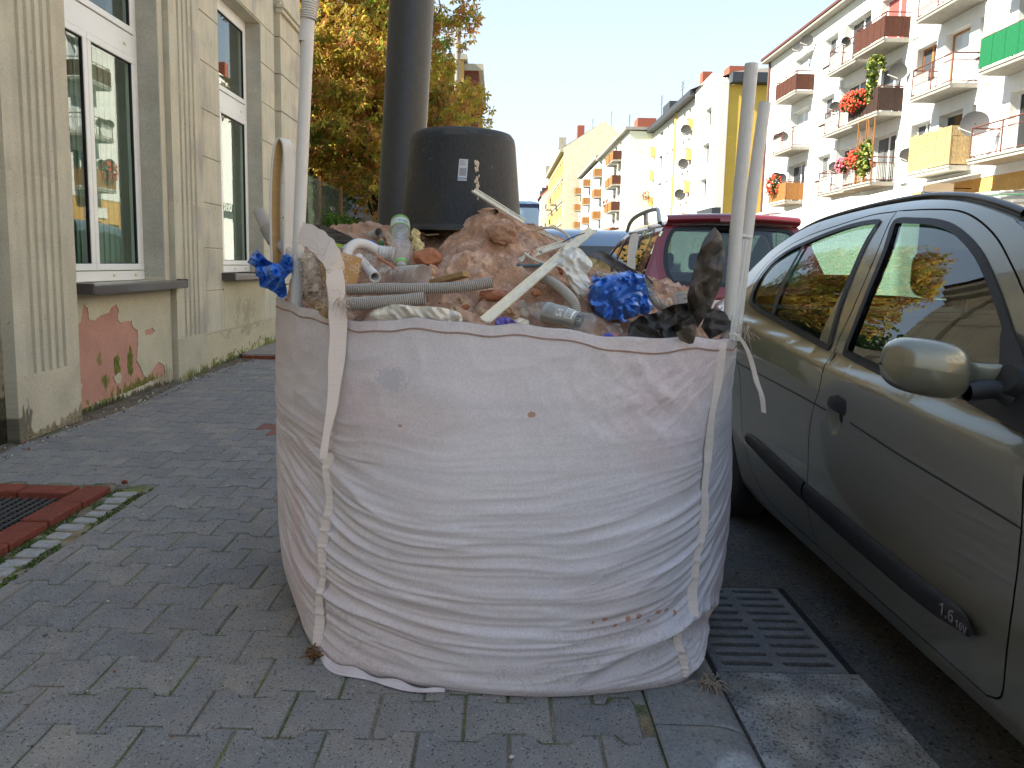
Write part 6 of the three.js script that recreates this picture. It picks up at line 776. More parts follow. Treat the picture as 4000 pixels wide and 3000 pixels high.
function hollow(pts, r, n = 24, wall = 0.0025) { const c = new THREE.CatmullRomCurve3(pts), out = new THREE.TubeGeometry(c, n, r, 24), inn = new THREE.TubeGeometry(c, n, r - wall, 24), ends = [0, 1].map((t) => { const g = new THREE.RingGeometry(r - wall, r, 24), p = c.getPoint(t), d = c.getTangent(t); g.applyQuaternion(new THREE.Quaternion().setFromUnitVectors(V3(0, 0, 1), d)); g.translate(p.x, p.y, p.z); return g; }); return merge([out, inn, ...ends]); }
function corrugated(pts, r, pitch, amp, wall = 0) { const c = new THREE.CatmullRomCurve3(pts), len = c.getLength(), n = Math.round(len / pitch) * 6, mk = (rr) => { const g = new THREE.TubeGeometry(c, n, 1, 18), p = g.attributes.position; const q = V3(), e = V3(); for (let i = 0; i <= n; i++) { c.getPointAt(i / n, q); const w = Math.sin((i / 6) * Math.PI * 2), k = rr + amp * Math.sign(w) * Math.abs(w) ** 0.5; for (let j = 0; j <= 18; j++) { const m = i * 19 + j; e.fromBufferAttribute(p, m).sub(q).normalize().multiplyScalar(k).add(q); p.setXYZ(m, e.x, e.y, e.z); } } g.computeVertexNormals(); return g; }; return merge(wall ? [mk(r), mk(r - wall)] : [mk(r), mk(r - 0.002)]); }
M.pipeWhite = mottled([222, 218, 212], 0.06, 0.3, 0.0004, 0.38, 180, 256); M.hose = mottled([186, 178, 168], 0.1, 0.2, 0.0004, 0.55, 181, 256); M.hoseDark = mat('#6b645c', 0.7); M.bluePlastic = mat([0.035, 0.17, 0.62], 0.36, { clearcoat: 0.4, clearcoatRoughness: 0.25 }); M.blackFilm = mottled([66, 62, 58], 0.24, 0.2, 0.0003, 0.42, 193, 256); M.blackFilmDusty = mottled([92, 83, 74], 0.24, 0.2, 0.0003, 0.48, 182, 256); M.greyFilm = mottled([112, 108, 104], 0.2, 0.2, 0.0008, 0.6, 183, 256); M.cloth = mottled([226, 220, 208], 0.06, 0.2, 0.0006, 0.85, 184, 256); M.trim = mottled([226, 218, 196], 0.12, 0.2, 0.0004, 0.5, 185, 256); M.brickOrange = mottled([176, 116, 86], 0.3, 0.1, 0.001, 0.95, 186, 256); M.rubble = mottled([200, 170, 140], 0.28, 0.12, 0, 0.96, 187, 256); M.rubblePale = mottled([218, 200, 178], 0.2, 0.12, 0, 0.96, 188, 256);
M.petMilky = new THREE.MeshPhysicalMaterial({ color: 0xf2f0ee, roughness: 0.22, transmission: 0.8, thickness: 0, ior: 1.45, specularIntensity: 0.9 }); M.petClear = new THREE.MeshPhysicalMaterial({ color: 0xf4f6f6, roughness: 0.06, transmission: 0.93, thickness: 0, ior: 1.5, specularIntensity: 1 }); M.foam = mottled([226, 206, 150], 0.2, 0.06, 0.003, 0.95, 189, 256);
const item = (name, label, cat, geo, m, group) => tag(put(name, geo, m), label, cat, group);
{ // bucket, upside down
  const c = P(1800, 870, 2.96), o = thing('black_bucket', 'black rubber builder bucket standing upside down on the heap', 'bucket', null, V3(c.x, c.y - 0.042, c.z)); o.rotation.z = -0.012;
  M.bucket = mottled([56, 57, 58], 0.2, 0.5, 0.0012, 0.5, 190, 512, (u, v, q) => { const s = sst(fbm(u * 6, v * 6, 4, 5, 6), 0.55, 0.7), w = vn(u * 60, v * 160, 4, 60) > 0.93 && vn(u * 9, v * 9, 6, 9) > 0.5 ? 1.5 : 1; return [q[0] * (1 + 0.35 * s) * w, q[1] * (1 + 0.3 * s) * w, q[2] * (1 + 0.22 * s) * w]; });
  const pr = [[0.262, 0.0], [0.262, 0.014], [0.249, 0.018], [0.246, 0.03], [0.212, 0.35], [0.207, 0.372], [0.195, 0.388], [0.172, 0.393], [0.1, 0.39], [0.0, 0.392]].map((p) => V2(...p)), g = new THREE.LatheGeometry(pr, 72); put('shell', g, M.bucket, o);
  const lab = canvasTex(256, 360, (x, w, h) => { x.fillStyle = '#c8cbd2'; x.fillRect(0, 0, w, h); x.fillStyle = '#777c88'; for (let i = 0; i < 5; i++) x.fillRect(20, 26 + i * 18, 120 + ((i * 53) % 90), 7); x.fillStyle = '#4a4d58'; let p = 26; while (p < 226) { const k = 2 + ((p * 7) % 5); x.fillRect(p, 150, k, 130); p += k + 3 + ((p * 3) % 4); } x.fillStyle = '#8899b4'; x.fillRect(0, 305, w, 40); x.fillStyle = '#a9785e'; for (let i = 0; i < 26; i++) x.fillRect((i * 97) % w, (i * 61) % h, 5, 18); });
  const s = grid(8, 4, (u, v) => { const a = lerp(-0.02, 0.13, u) + 0.02 * v, y = lerp(0.185, 0.265, v), r = lerp(0.246, 0.212, (y - 0.03) / 0.32) + 0.0015; return V3(Math.sin(a) * r, y, Math.cos(a) * r); }); put('sticker', s, mat('#ffffff', 0.6, { map: lab }), o);
  const sp = []; const R = rng(4); for (let i = 0; i < 26; i++) { const a = 0.3 + (R() - 0.5) * 0.07, y = 0.12 + 0.14 * R(), r = lerp(0.246, 0.212, (y - 0.03) / 0.32) + 0.001, q = new THREE.SphereGeometry(0.003 + 0.005 * R(), 6, 4); q.scale(0.7, 1.3, 0.3); q.rotateY(a); q.translate(Math.sin(a) * r, y, Math.cos(a) * r); sp.push(q); } put('plaster_splash', sp, M.rubblePale, o).userData.kind = 'stuff';
}
{ // pipes
  const pl = thing('white_pipe', 'tall white plastic pipe with corrugated socket standing in the left corner of the bag', 'pipe', 'white plastic pipes'); put('tube', hollow(path([[1158, 1235, 2.36], [1165, 1000, 2.36], [1183, 560, 2.36], [1205, 70, 2.36]]), 0.0195, 30), M.pipeWhite, pl); put('socket', corrugated(path([[1205, 76, 2.36], [1213, 0, 2.36], [1235, -130, 2.38]]), 0.0245, 0.0075, 0.0022), M.pipeWhite, pl); put('collar', hollow(path([[1193, 165, 2.36], [1201, 70, 2.36]]), 0.0207, 6), M.pipeWhite, pl);
  const pr = thing('white_pipe', 'longer of the two white pipes standing in the right corner of the bag', 'pipe', 'white plastic pipes'); put('tube', hollow(path([[2845, 1320, 2.12], [2872, 950, 2.12], [2936, 250, 2.12]]), 0.0186, 30), M.pipeWhite, pr);
  const ps = thing('white_pipe', 'shorter white pipe leaning behind the longer one in the right corner', 'pipe', 'white plastic pipes'); put('tube', hollow(path([[2868, 1330, 2.16], [2925, 860, 2.18], [2988, 402, 2.2]]), 0.0178, 30), M.pipeWhite, ps);
  const tk = thing('cable_trunking', 'narrow white trunking strip beside the shorter right pipe', 'trunking'); put('strip', [bar(P(2860, 1330, 2.1), P(2912, 935, 2.15), 0.012, 4), bar(P(2850, 1330, 2.09), P(2903, 935, 2.14), 0.004, 4)], M.pipeWhite, tk); put('clip', bar(P(2890, 920, 2.145), P(2932, 928, 2.15), 0.006, 6), M.pipeWhite, tk);
  const gs = thing('pipe_stub', 'short beige pipe with ribbed bend sticking out at the far left', 'pipe'); put('tube', hollow(path([[1009, 822, 2.6], [1040, 890, 2.59]]), 0.0205, 8), M.hose, gs); put('ribbed_bend', corrugated(path([[1038, 886, 2.59], [1052, 915, 2.58], [1070, 945, 2.56]]), 0.021, 0.006, 0.0016), M.hose, gs); put('tube', hollow(path([[1066, 938, 2.56], [1105, 966, 2.52], [1150, 1010, 2.5]]), 0.018, 14), M.hose, gs);
  // hoop of white channel, plain outside and with paper remnants inside
  const hp = thing('trim_hoop', 'white plastic trim bent into a tall narrow hoop beside the left pipe', 'trim'), hc = new THREE.CatmullRomCurve3(path([[1072, 1085, 2.5], [1068, 950, 2.5], [1066, 780, 2.5], [1072, 640, 2.5], [1082, 570, 2.5], [1098, 541, 2.5], [1113, 560, 2.5], [1119, 640, 2.5], [1121, 800, 2.5], [1118, 1060, 2.5]])), wd = V3(0.52, 0, -0.85), cen = V3(-0.75, 1.4, -2.5);
  const hoop = (off, w) => grid(120, 4, (u, v) => { const p = hc.getPoint(u), t = hc.getTangent(u), nn = t.clone().cross(wd).normalize(), k = (v - 0.5) * w; return p.clone().addScaledVector(wd, k + 0.012).addScaledVector(nn, off); });
  M.paperTan = mottled([204, 168, 112], 0.22, 0.12, 0.0008, 0.9, 191, 256); put('channel', [hoop(0.0022, 0.046), ...[-1, 1].map((s) => tube(Array.from({ length: 40 }, (_, i) => hc.getPoint(i / 39).addScaledVector(wd, 0.012 + s * 0.022)), 0.0042, 120, 6))], M.pipeWhite, hp); put('paper_lining', hoop(-0.0018, 0.036), M.paperTan, hp);
}
{ // hoses and elbows
  const hz = (name, label, pts, r, pitch, amp) => { const o = thing(name, label, 'hose', 'corrugated hoses'); put('hose', corrugated(path(pts), r, pitch, amp), M.hose, o); put('groove_dark_tube', new THREE.TubeGeometry(new THREE.CatmullRomCurve3(path(pts)), 60, r - 0.0004, 18), M.hoseDark, o); return o; };  // dark inner tube makes the grooves between the ribs darker
  hz('corrugated_hose', 'longest grey corrugated hose lying across the front of the heap', [[1360, 1132, 2.22], [1500, 1128, 2.19], [1650, 1128, 2.17], [1800, 1120, 2.17], [1922, 1103, 2.19]], 0.0165, 0.0058, 0.0012); hz('corrugated_hose', 'lower grey corrugated hose along the front rim', [[1335, 1190, 2.13], [1440, 1184, 2.1], [1550, 1177, 2.09], [1660, 1166, 2.09]], 0.0188, 0.0058, 0.0013); hz('corrugated_hose', 'beige corrugated hose curving down beside the lying bottle', [[2095, 1082, 2.32], [2150, 1098, 2.26], [2205, 1138, 2.18], [2243, 1188, 2.1], [2255, 1240, 2.08]], 0.0145, 0.0055, 0.0012);
  const sh = thing('hose_end', 'short white corrugated hose with its open end towards the viewer', 'hose', 'corrugated hoses'); put('hose', corrugated(path([[1400, 1010, 2.46], [1432, 1046, 2.37], [1464, 1082, 2.27]]), 0.0172, 0.0062, 0.0009, 0.004), M.pipeWhite, sh); { const a = P(1460, 1077, 2.28), b = P(1465, 1083, 2.265); put('rim', hollow([a, b], 0.0182, 2, 0.004), M.pipeWhite, sh); }
  const el = thing('pipe_elbow', 'smooth white pipe elbow behind the cardboard box', 'pipe elbow'); put('elbow', hollow(path([[1352, 1000, 2.46], [1368, 968, 2.48], [1395, 952, 2.5], [1430, 956, 2.52], [1470, 975, 2.53]]), 0.0175, 30), M.pipeWhite, el);
  const hb = thing('hose_piece', 'wide white corrugated hose piece behind the clear bottle', 'hose', 'corrugated hoses'); put('hose', corrugated(path([[1435, 984, 2.56], [1490, 988, 2.56], [1545, 996, 2.56]]), 0.026, 0.011, 0.0012, 0.004), M.pipeWhite, hb);
  const rg = thing('pipe_ring', 'small ribbed grey pipe ring at the left back of the heap', 'pipe ring'); put('ring', corrugated(path([[1452, 922, 2.86], [1480, 908, 2.8]]), 0.018, 0.008, 0.0012, 0.003), M.hose, rg);
}
{ // bottles, cup
  const lathe = (prof, a, b) => { const g = new THREE.LatheGeometry(prof.map((p) => V2(p[1], p[0])), 40), l = a.distanceTo(b); g.scale(1, l, 1); g.applyQuaternion(new THREE.Quaternion().setFromUnitVectors(V3(0, 1, 0), b.clone().sub(a).normalize())); g.translate(a.x, a.y, a.z); return g; };
  const top = P(1563, 862, 2.66), neck = P(1568, 1045, 2.46), b1 = thing('plastic_bottle', 'clear plastic bottle standing on its neck in front of the bucket', 'bottle', 'plastic bottles');
  put('shell', lathe([[0, 0.012], [0.01, 0.026], [0.05, 0.033], [0.16, 0.034], [0.3, 0.035], [0.4, 0.031], [0.47, 0.032], [0.56, 0.04], [0.68, 0.043], [0.78, 0.038], [0.87, 0.024], [0.9, 0.018], [1, 0.017]], top, neck), M.petMilky, b1); const nr = (t, w) => [top.clone().lerp(neck, t), top.clone().lerp(neck, t + w)]; put('neck_ring', hollow(nr(0.885, 0.05), 0.0205, 3, 0.003), mat([0.25, 0.6, 0.16], 0.35), b1); put('thread', hollow(nr(0.95, 0.06), 0.0185, 3, 0.002), M.petMilky, b1);
  const bl = canvasTex(512, 128, (x, w, h) => { x.fillStyle = '#dfe6e0'; x.fillRect(0, 0, w, h); x.fillStyle = '#8cc25e'; x.fillRect(0, 0, w, 22); x.fillRect(0, 100, w, 28); x.fillStyle = '#3a4596'; x.font = 'bold 40px sans-serif'; for (let i = 0; i < 3; i++) x.fillText('Niva', 30 + i * 170, 72); }); put('label', (() => { const g = lathe([[0.03, 0.0345], [0.16, 0.0355], [0.24, 0.036]], top, neck); return g; })(), mat('#ffffff', 0.4, { map: bl, transmission: 0.35 }), b1);
  const c0 = P(2030, 1192, 2.16), c1 = P(2332, 1272, 2.03), b2 = thing('plastic_bottle', 'crushed clear bottle with grey barcode label lying at the front rim', 'bottle', 'plastic bottles'), pr2 = [[0, 0.0135], [0.1, 0.0135], [0.13, 0.017], [0.25, 0.03], [0.36, 0.037], [0.5, 0.038], [0.66, 0.037], [0.78, 0.038], [0.92, 0.036], [0.97, 0.028], [1, 0.012]];
  const crush = (g) => { const p = g.attributes.position, v = V3(), ax = c1.clone().sub(c0).normalize(); for (let i = 0; i < p.count; i++) { v.fromBufferAttribute(p, i).sub(c0); const t = v.dot(ax), rad = v.clone().addScaledVector(ax, -t), k = 1 - 0.16 * Math.abs(Math.sin(t * 38 + rad.x * 60)) * sst(t, 0.08, 0.2) - 0.1 * fbm(rad.x * 40, t * 30, rad.y * 40, 2); rad.y *= 0.86; v.copy(ax).multiplyScalar(t).addScaledVector(rad, k).add(c0); p.setXYZ(i, v.x, v.y, v.z); } g.computeVertexNormals(); return g; };
  const fineProf = Array.from({ length: 50 }, (_, i) => [i / 49, interp(pr2.map((p) => p[0]), pr2.map((p) => p[1]))(i / 49)]); put('shell', crush(lathe(fineProf, c0, c1)), M.petClear, b2);
  const l2 = canvasTex(1024, 512, (x, w, h) => { x.fillStyle = '#a3a39c'; x.fillRect(0, 0, w, h); for (let k = 0; k < 3; k++) { const o = k * 341; x.fillStyle = '#8c8c86'; x.fillRect(o, 0, 60, h); x.fillStyle = '#e6e6e0'; x.save(); x.translate(o + 190, 300); x.font = 'bold 110px sans-serif'; x.fillText('S-1', -90, 0); x.restore(); x.fillStyle = '#f2f2ee'; x.fillRect(o + 110, 340, 190, 130); x.fillStyle = '#22221f'; let p = o + 120; while (p < o + 290) { const q = 2 + ((p * 7) % 5); x.fillRect(p, 348, q, 96); p += q + 3 + ((p * 3) % 3); } x.fillStyle = '#65655f'; for (let i = 0; i < 9; i++) x.fillRect(o + 100, 60 + i * 14, 120 + ((i * 31) % 60), 5); x.beginPath(); x.strokeStyle = '#4b4b52'; x.lineWidth = 7; x.arc(o + 270, 90, 24, 0, 5); x.stroke(); } });
  put('label', crush(lathe(Array.from({ length: 20 }, (_, i) => { const t = lerp(0.36, 0.78, i / 19); return [t, interp(pr2.map((p) => p[0]), pr2.map((p) => p[1]))(t) + 0.0012]; }), c0, c1)), mat('#ffffff', 0.35, { map: (l2.center.set(0.5, 0.5), l2.rotation = Math.PI, l2) }), b2); put('thread', hollow([c0.clone(), c0.clone().lerp(c1, 0.05)], 0.0152, 3, 0.002), M.petMilky, b2);
  const cu = thing('ribbed_cup', 'translucent ribbed plastic sleeve lying open on the heap', 'plastic sleeve'); put('sleeve', corrugated(path([[1560, 1074, 2.36], [1602, 1072, 2.29], [1648, 1070, 2.21]]), 0.0285, 0.009, 0.0006), M.petMilky, cu); put('rim', hollow(path([[1647, 1070, 2.212], [1651, 1070, 2.205]]), 0.0295, 2, 0.002), M.petMilky, cu);
  const cp = thing('crushed_bottle', 'crushed clear bottle with red and blue label at the front rim', 'bottle', 'plastic bottles'); put('shell', film([[2335, 1318], [2350, 1290], [2385, 1268], [2420, 1264], [2432, 1290], [2455, 1300], [2460, 1322], [2400, 1335]], 2.05, 71, 0.05, 1.6, { dome: 0.03, round: true }), M.petClear, cp); put('label', film([[2352, 1318], [2366, 1300], [2395, 1296], [2412, 1316], [2400, 1330], [2360, 1330]], 2.045, 72, 0.02, 1, { dome: 0.025 }), mat([0.06, 0.08, 0.45], 0.4), cp); put('label_patch', film([[2378, 1312], [2388, 1298], [2410, 1302], [2404, 1318]], 2.028, 73, 0.01, 1, { dome: 0.004 }), mat([0.6, 0.04, 0.05], 0.4), cp);
}
{ // trims and strips
  const channel = (name, label, a, b, w, up, arch = 0) => { const o = thing(name, label, 'trim', 'white plastic trims'), A = P(...a), B = P(...b), t = B.clone().sub(A).normalize(), s = t.clone().cross(V3(...up)).normalize(), n = s.clone().cross(t).normalize(), prof = [[-w, -0.004], [-w, 0.003], [-w * 0.72, 0.003], [-w * 0.66, -0.0015], [w * 0.66, -0.0015], [w * 0.72, 0.003], [w, 0.003], [w, -0.004]], L = A.distanceTo(B), pts = (u) => A.clone().lerp(B, u).addScaledVector(n, arch * Math.sin(u * Math.PI)); const g = []; const N = 20; for (let k = 0; k < prof.length; k++) { const p = prof[k], q = prof[(k + 1) % prof.length]; g.push(grid(N, 1, (u, v) => pts(u).addScaledVector(s, lerp(p[0], q[0], v)).addScaledVector(n, lerp(p[1], q[1], v)))); } put('strip', g.map(triuv), M.trim, o); return o; };
  channel('long_trim', 'longest white trim strip slanting up from the front rim past the white cloth', [1893, 1252, 2.0], [2315, 893, 2.5], 0.0165, [0, 0.75, 0.66]);
  const fl = channel('flat_trim', 'bowed white trim strip pinned with a grey bolt above the corrugated hose', [1998, 1042, 2.42], [2215, 950, 2.5], 0.0145, [-0.1, 0.72, 0.7], 0.014); const ba = P(2022, 1040, 2.4), bb = P(2108, 1037, 2.36); put('bolt', [bar(ba, bb, 0.0062, 8), bar(bb, bb.clone().lerp(ba, -0.12), 0.0085, 6), bar(ba, ba.clone().lerp(bb, 0.07), 0.011, 10)], mat([0.13, 0.2, 0.24], 0.5, { metalness: 0.4 }), fl); put('screw_hole', new THREE.TorusGeometry(0.005, 0.0015, 6, 14).rotateX(-0.9).translate(...P(2112, 984, 2.41).toArray()), M.hoseDark, fl);
  channel('ridge_trim', 'white trim strip leaning over the top of the sand heap', [1850, 742, 2.66], [2048, 867, 2.58], 0.013, [0.4, 0.6, 0.7]); channel('buried_trim', 'white trim strip end sticking out right of the sand heap', [2110, 905, 2.66], [2225, 962, 2.52], 0.009, [0.3, 0.7, 0.7]);
  const thin = (name, label, pts, r, m = M.trim) => item(name, label, 'strip', tube(path(pts), r, 50, 6), m, 'thin bent strips'); thin('bent_strip', 'thin white strip bent in an arch before the blue grey car', [[2075, 905, 2.62], [2110, 893, 2.58], [2160, 890, 2.53], [2205, 908, 2.48], [2232, 940, 2.44], [2243, 975, 2.42]], 0.0042); thin('bent_strip', 'thin white strip curving under the white cloth', [[2050, 990, 2.42], [2075, 1008, 2.4], [2120, 1028, 2.37], [2180, 1043, 2.35]], 0.0052); thin('dark_wire', 'thin dark wire crossing the upper trim strips', [[2195, 948, 2.44], [2225, 932, 2.42], [2260, 918, 2.4], [2285, 910, 2.4]], 0.0018, M.blackPlastic);
  item('paint_stick', 'flat pale paint stick standing before the red car', 'stick', film(Z4([[1215, 225], [1250, 202], [1298, 205], [1315, 230], [1300, 330], [1288, 430], [1265, 500], [1257, 700], [1150, 690], [1160, 560], [1165, 470], [1190, 300]]), 2.46, 74, 0.006, 0.4, { round: true }), M.cloth);
  const pk = (name, label, a, b, w, h, m) => { const A = P(...a), B = P(...b), t = B.clone().sub(A), l = t.length(), g = new RoundedBoxGeometry(w, h, l, 2, 0.003); g.applyQuaternion(new THREE.Quaternion().setFromUnitVectors(V3(0, 0, 1), t.normalize())); const c = A.lerp(B, 0.5); g.translate(c.x, c.y, c.z); return item(name, label, 'batten', triuv(g), m); }; M.batten = mottled([170, 140, 96], 0.2, 0.2, 0.001, 0.8, 192, 256);
  pk('wooden_batten', 'tan wooden batten end resting above the longest hose', [1690, 1105, 2.32], [1822, 1070, 2.24], 0.034, 0.018, M.batten); pk('wooden_batten', 'wooden batten running into the left corner under the strap', [1180, 1140, 2.45], [1290, 1225, 2.14], 0.03, 0.03, M.batten); pk('brown_rod', 'short rusty brown rod between bottle and hose end', [1458, 992, 2.5], [1555, 1056, 2.42], 0.012, 0.008, M.brickOrange); pk('paint_chip', 'small white wood chip on the sand left of the heap top', [1662, 918, 2.82], [1715, 914, 2.8], 0.01, 0.006, M.trim);
}
{ // cardboard box with printed squares
  const A = P(1416, 1009, 2.27), B = P(1322, 988, 2.2), C = P(1387, 1138, 2.24), back = V3(-0.1, 0.02, -0.16), e1 = B.clone().sub(A), e2 = C.clone().sub(A), g = new THREE.BufferGeometry(), c = (i, j, k) => A.clone().addScaledVector(e1, i).addScaledVector(e2, j).addScaledVector(back, k), q = []; const uvs = [];
  const quad = (a, b, d, e, uv) => { for (const [p, t] of [[a, 0], [b, 1], [d, 2], [a, 0], [d, 2], [e, 3]]) { q.push(p.x, p.y, p.z); uvs.push(...(uv ? [[1, 1], [0, 1], [0, 0], [1, 0]][t] : [0.02, 0.98])); } };
  quad(c(0, 0, 0), c(1, 0, 0), c(1, 1, 0), c(0, 1, 0), true); quad(c(0, 0, 0), c(0, 0, 1), c(1, 0, 1), c(1, 0, 0)); quad(c(0, 0, 0), c(0, 1, 0), c(0, 1, 1), c(0, 0, 1)); quad(c(1, 0, 0), c(1, 0, 1), c(1, 1, 1), c(1, 1, 0)); quad(c(0, 0, 1), c(0, 1, 1), c(1, 1, 1), c(1, 0, 1)); quad(c(0, 1, 0), c(1, 1, 0), c(1, 1, 1), c(0, 1, 1));
  g.setAttribute('position', new THREE.Float32BufferAttribute(q, 3)); g.setAttribute('uv', new THREE.Float32BufferAttribute(uvs, 2)); g.computeVertexNormals();
  const t = canvasTex(256, 320, (x, w, h) => { x.fillStyle = '#b08a5c'; x.fillRect(0, 0, w, h); x.fillStyle = 'rgba(120,90,55,.25)'; for (let i = 0; i < 400; i++) x.fillRect((i * 73) % w, (i * 131) % h, 9, 1); x.strokeStyle = '#e2d6bd'; x.lineWidth = 3; const r = (a, b) => { x.beginPath(); x.roundRect(a, b, 38, 38, 8); x.stroke(); }; for (const [a, b] of [[12, 4], [60, 4], [108, 4], [200, 60], [150, 90], [205, 112], [20, 140], [66, 140], [20, 188], [66, 188], [112, 196], [20, 236], [66, 240], [112, 244], [60, 286], [108, 288], [156, 286]]) r(a, b); });
  item('cardboard_box', 'small cardboard box printed with white squares behind the strap', 'box', g, mat('#ffffff', 0.85, { map: t }));
}
{ // films, cloths and bags
  const bl = thing('blue_plastic', 'crumpled blue plastic sheet hanging over the left rim', 'plastic sheet', 'blue plastic sheets'); put('sheet', film(Z1([[85, 880], [140, 790], [205, 705], [270, 770], [350, 850], [440, 895], [510, 880], [540, 800], [590, 760], [660, 800], [672, 900], [668, 1000], [620, 1040], [570, 1100], [600, 1230], [600, 1310], [550, 1340], [505, 1335], [450, 1280], [350, 1220], [245, 1195], [240, 1080], [195, 1050], [185, 940]]), (a) => 2.42 - (a - 960) * 0.0004, 81, 0.09, 1.5, { step: 4 }), M.bluePlastic, bl); put('fold', film(Z1([[270, 940], [500, 890], [580, 1020], [430, 1090], [330, 1060]]), 2.32, 82, 0.07, 1.6, { dome: 0.03, step: 4 }), M.bluePlastic, bl); put('fold', film(Z1([[190, 960], [280, 920], [300, 1060], [220, 1065]]), 2.36, 83, 0.05, 1.6, { step: 4 }), M.bluePlastic, bl); put('fold', film(Z1([[520, 850], [590, 760], [675, 830], [668, 960], [600, 880]]), 2.36, 84, 0.05, 1.5, { dome: 0.02, step: 4 }), M.bluePlastic, bl);
  const br = thing('blue_plastic', 'crumpled blue plastic bag ball right of the white cloth', 'plastic bag', 'blue plastic sheets'); const cb = P(2412, 1165, 2.25), fo = foldField(90, 9), fo2 = foldField(91, 9); const ig = new THREE.IcosahedronGeometry(1, 60), ip = ig.attributes.position, v = V3(); for (let i = 0; i < ip.count; i++) { v.fromBufferAttribute(ip, i); const k = 1 + 0.5 * (fo(v.x * 1.5 + v.z * 0.8, v.y * 1.5 - v.z * 0.7) - 0.5) + 0.5 * (fo2(v.y * 1.4 - v.z * 1.2, v.x * 1.5 + v.z * 0.6) - 0.5); ip.setXYZ(i, cb.x + v.x * 0.088 * k, cb.y + v.y * 0.078 * k, cb.z + v.z * 0.08 * k); } const bm = mergeVertices(clean(ig).deleteAttribute('uv').deleteAttribute('normal'), 1e-5); bm.computeVertexNormals(); put('crumple', triuv(bm), M.bluePlastic, br);
  [[[[660, 900], [880, 760], [930, 800], [760, 950], [670, 930]], 2.16, 92], [[[850, 960], [1000, 890], [1150, 900], [1100, 930], [900, 1000]], 2.15, 93], [[[1020, 820], [1080, 720], [1190, 680], [1280, 760], [1290, 880], [1200, 890], [1120, 790]], 2.2, 94], [[[1250, 720], [1390, 740], [1400, 850], [1340, 950], [1265, 960], [1290, 850]], 2.19, 95], [[[1340, 1020], [1400, 990], [1500, 1150], [1420, 1270], [1320, 1250]], 2.18, 96], [[[850, 1080], [980, 1160], [960, 1330], [890, 1340], [840, 1250]], 2.14, 97], [[[1010, 1180], [1090, 1140], [1120, 1320], [1190, 1340], [1100, 1360], [1020, 1300]], 2.13, 98], [[[660, 1010], [720, 1080], [850, 1100], [830, 1170], [700, 1140]], 2.16, 99], [[[690, 750], [800, 770], [830, 840], [700, 850]], 2.22, 100], [[[1120, 1050], [1250, 1030], [1330, 1150], [1250, 1290], [1170, 1250]], 2.13, 101]].forEach(([o, d, s]) => put('fold', film(Z4(o), d, s, 0.06, 1.7, { dome: 0.02, step: 4 }), M.bluePlastic, br));
  item('white_cloth', 'crumpled white cloth bag hanging right of the sand heap', 'cloth', film(Z4([[225, 580], [255, 430], [350, 380], [490, 385], [560, 410], [640, 500], [715, 600], [690, 660], [640, 740], [690, 850], [650, 960], [600, 1035], [520, 1040], [440, 920], [390, 780], [350, 690], [250, 620]]), (a, b) => 2.38 - (b - 960) * 0.0007, 111, 0.075, 1.25, { dome: 0.07, step: 4, round: true }), M.cloth);
  item('grey_tarpaulin', 'folded grey tarpaulin between white cloth and red car', 'tarpaulin', [film(Z4([[660, 490], [740, 440], [830, 430], [1000, 520], [1200, 650], [1400, 740], [1490, 830], [1520, 1050], [1420, 1060], [1300, 900], [1050, 740], [950, 690], [940, 640], [800, 520], [690, 510]]), 2.42, 112, 0.06, 0.9, { dome: 0.03 })], M.greyFilm); item('foam_board', 'torn tan foam board under the grey tarpaulin', 'board', film(Z4([[620, 490], [720, 520], [850, 570], [950, 640], [940, 690], [840, 680], [740, 640], [690, 660]]), 2.44, 113, 0.04, 0.8, { dome: 0.02 }), M.foam);
  item('black_film', 'upright pointed piece of dusty black film before the red car', 'plastic film', film(Z5([[835, 188], [900, 270], [930, 380], [942, 480], [935, 620], [928, 740], [880, 900], [780, 1120], [640, 1320], [605, 1250], [545, 1190], [525, 950], [560, 830], [590, 700], [620, 580], [700, 360], [740, 290]]), (a, b) => 2.17 - (b - 900) * 0.00008, 114, 0.085, 0.5, { dome: 0.05, step: 5, sharp: true, crease: 0.5 }), M.blackFilmDusty, 'black film pieces'); item('black_film', 'flat black film piece in the right corner beside the white pipes', 'plastic film', film(Z5([[760, 1100], [830, 1105], [1025, 1160], [1005, 1335], [780, 1445], [680, 1310]]), 2.1, 115, 0.05, 0.7, { sharp: true }), M.blackFilm, 'black film pieces');
  item('black_film', 'crumpled black film along the front rim right of the blue ball', 'plastic film', [film([[2450, 1300], [2462, 1262], [2500, 1234], [2560, 1222], [2630, 1190], [2690, 1182], [2712, 1240], [2716, 1310], [2660, 1336], [2560, 1340], [2478, 1330]], 2.13, 116, 0.13, 0.6, { dome: 0.05 }), film([[2450, 1310], [2480, 1262], [2575, 1290], [2590, 1340], [2480, 1345]], 2.06, 118, 0.07, 0.55, { dome: 0.02 }), film([[2560, 1330], [2590, 1290], [2700, 1240], [2720, 1290], [2650, 1318], [2610, 1345]], 2.05, 117, 0.08, 0.7, {})], M.blackFilm, 'black film pieces'); item('black_film', 'black film flap hanging over the front rim', 'plastic film', film([[2640, 1300], [2715, 1262], [2722, 1300], [2708, 1342], [2690, 1344], [2655, 1328]], 1.955, 119, 0.03, 0.8, {}), M.blackFilmDusty, 'black film pieces');
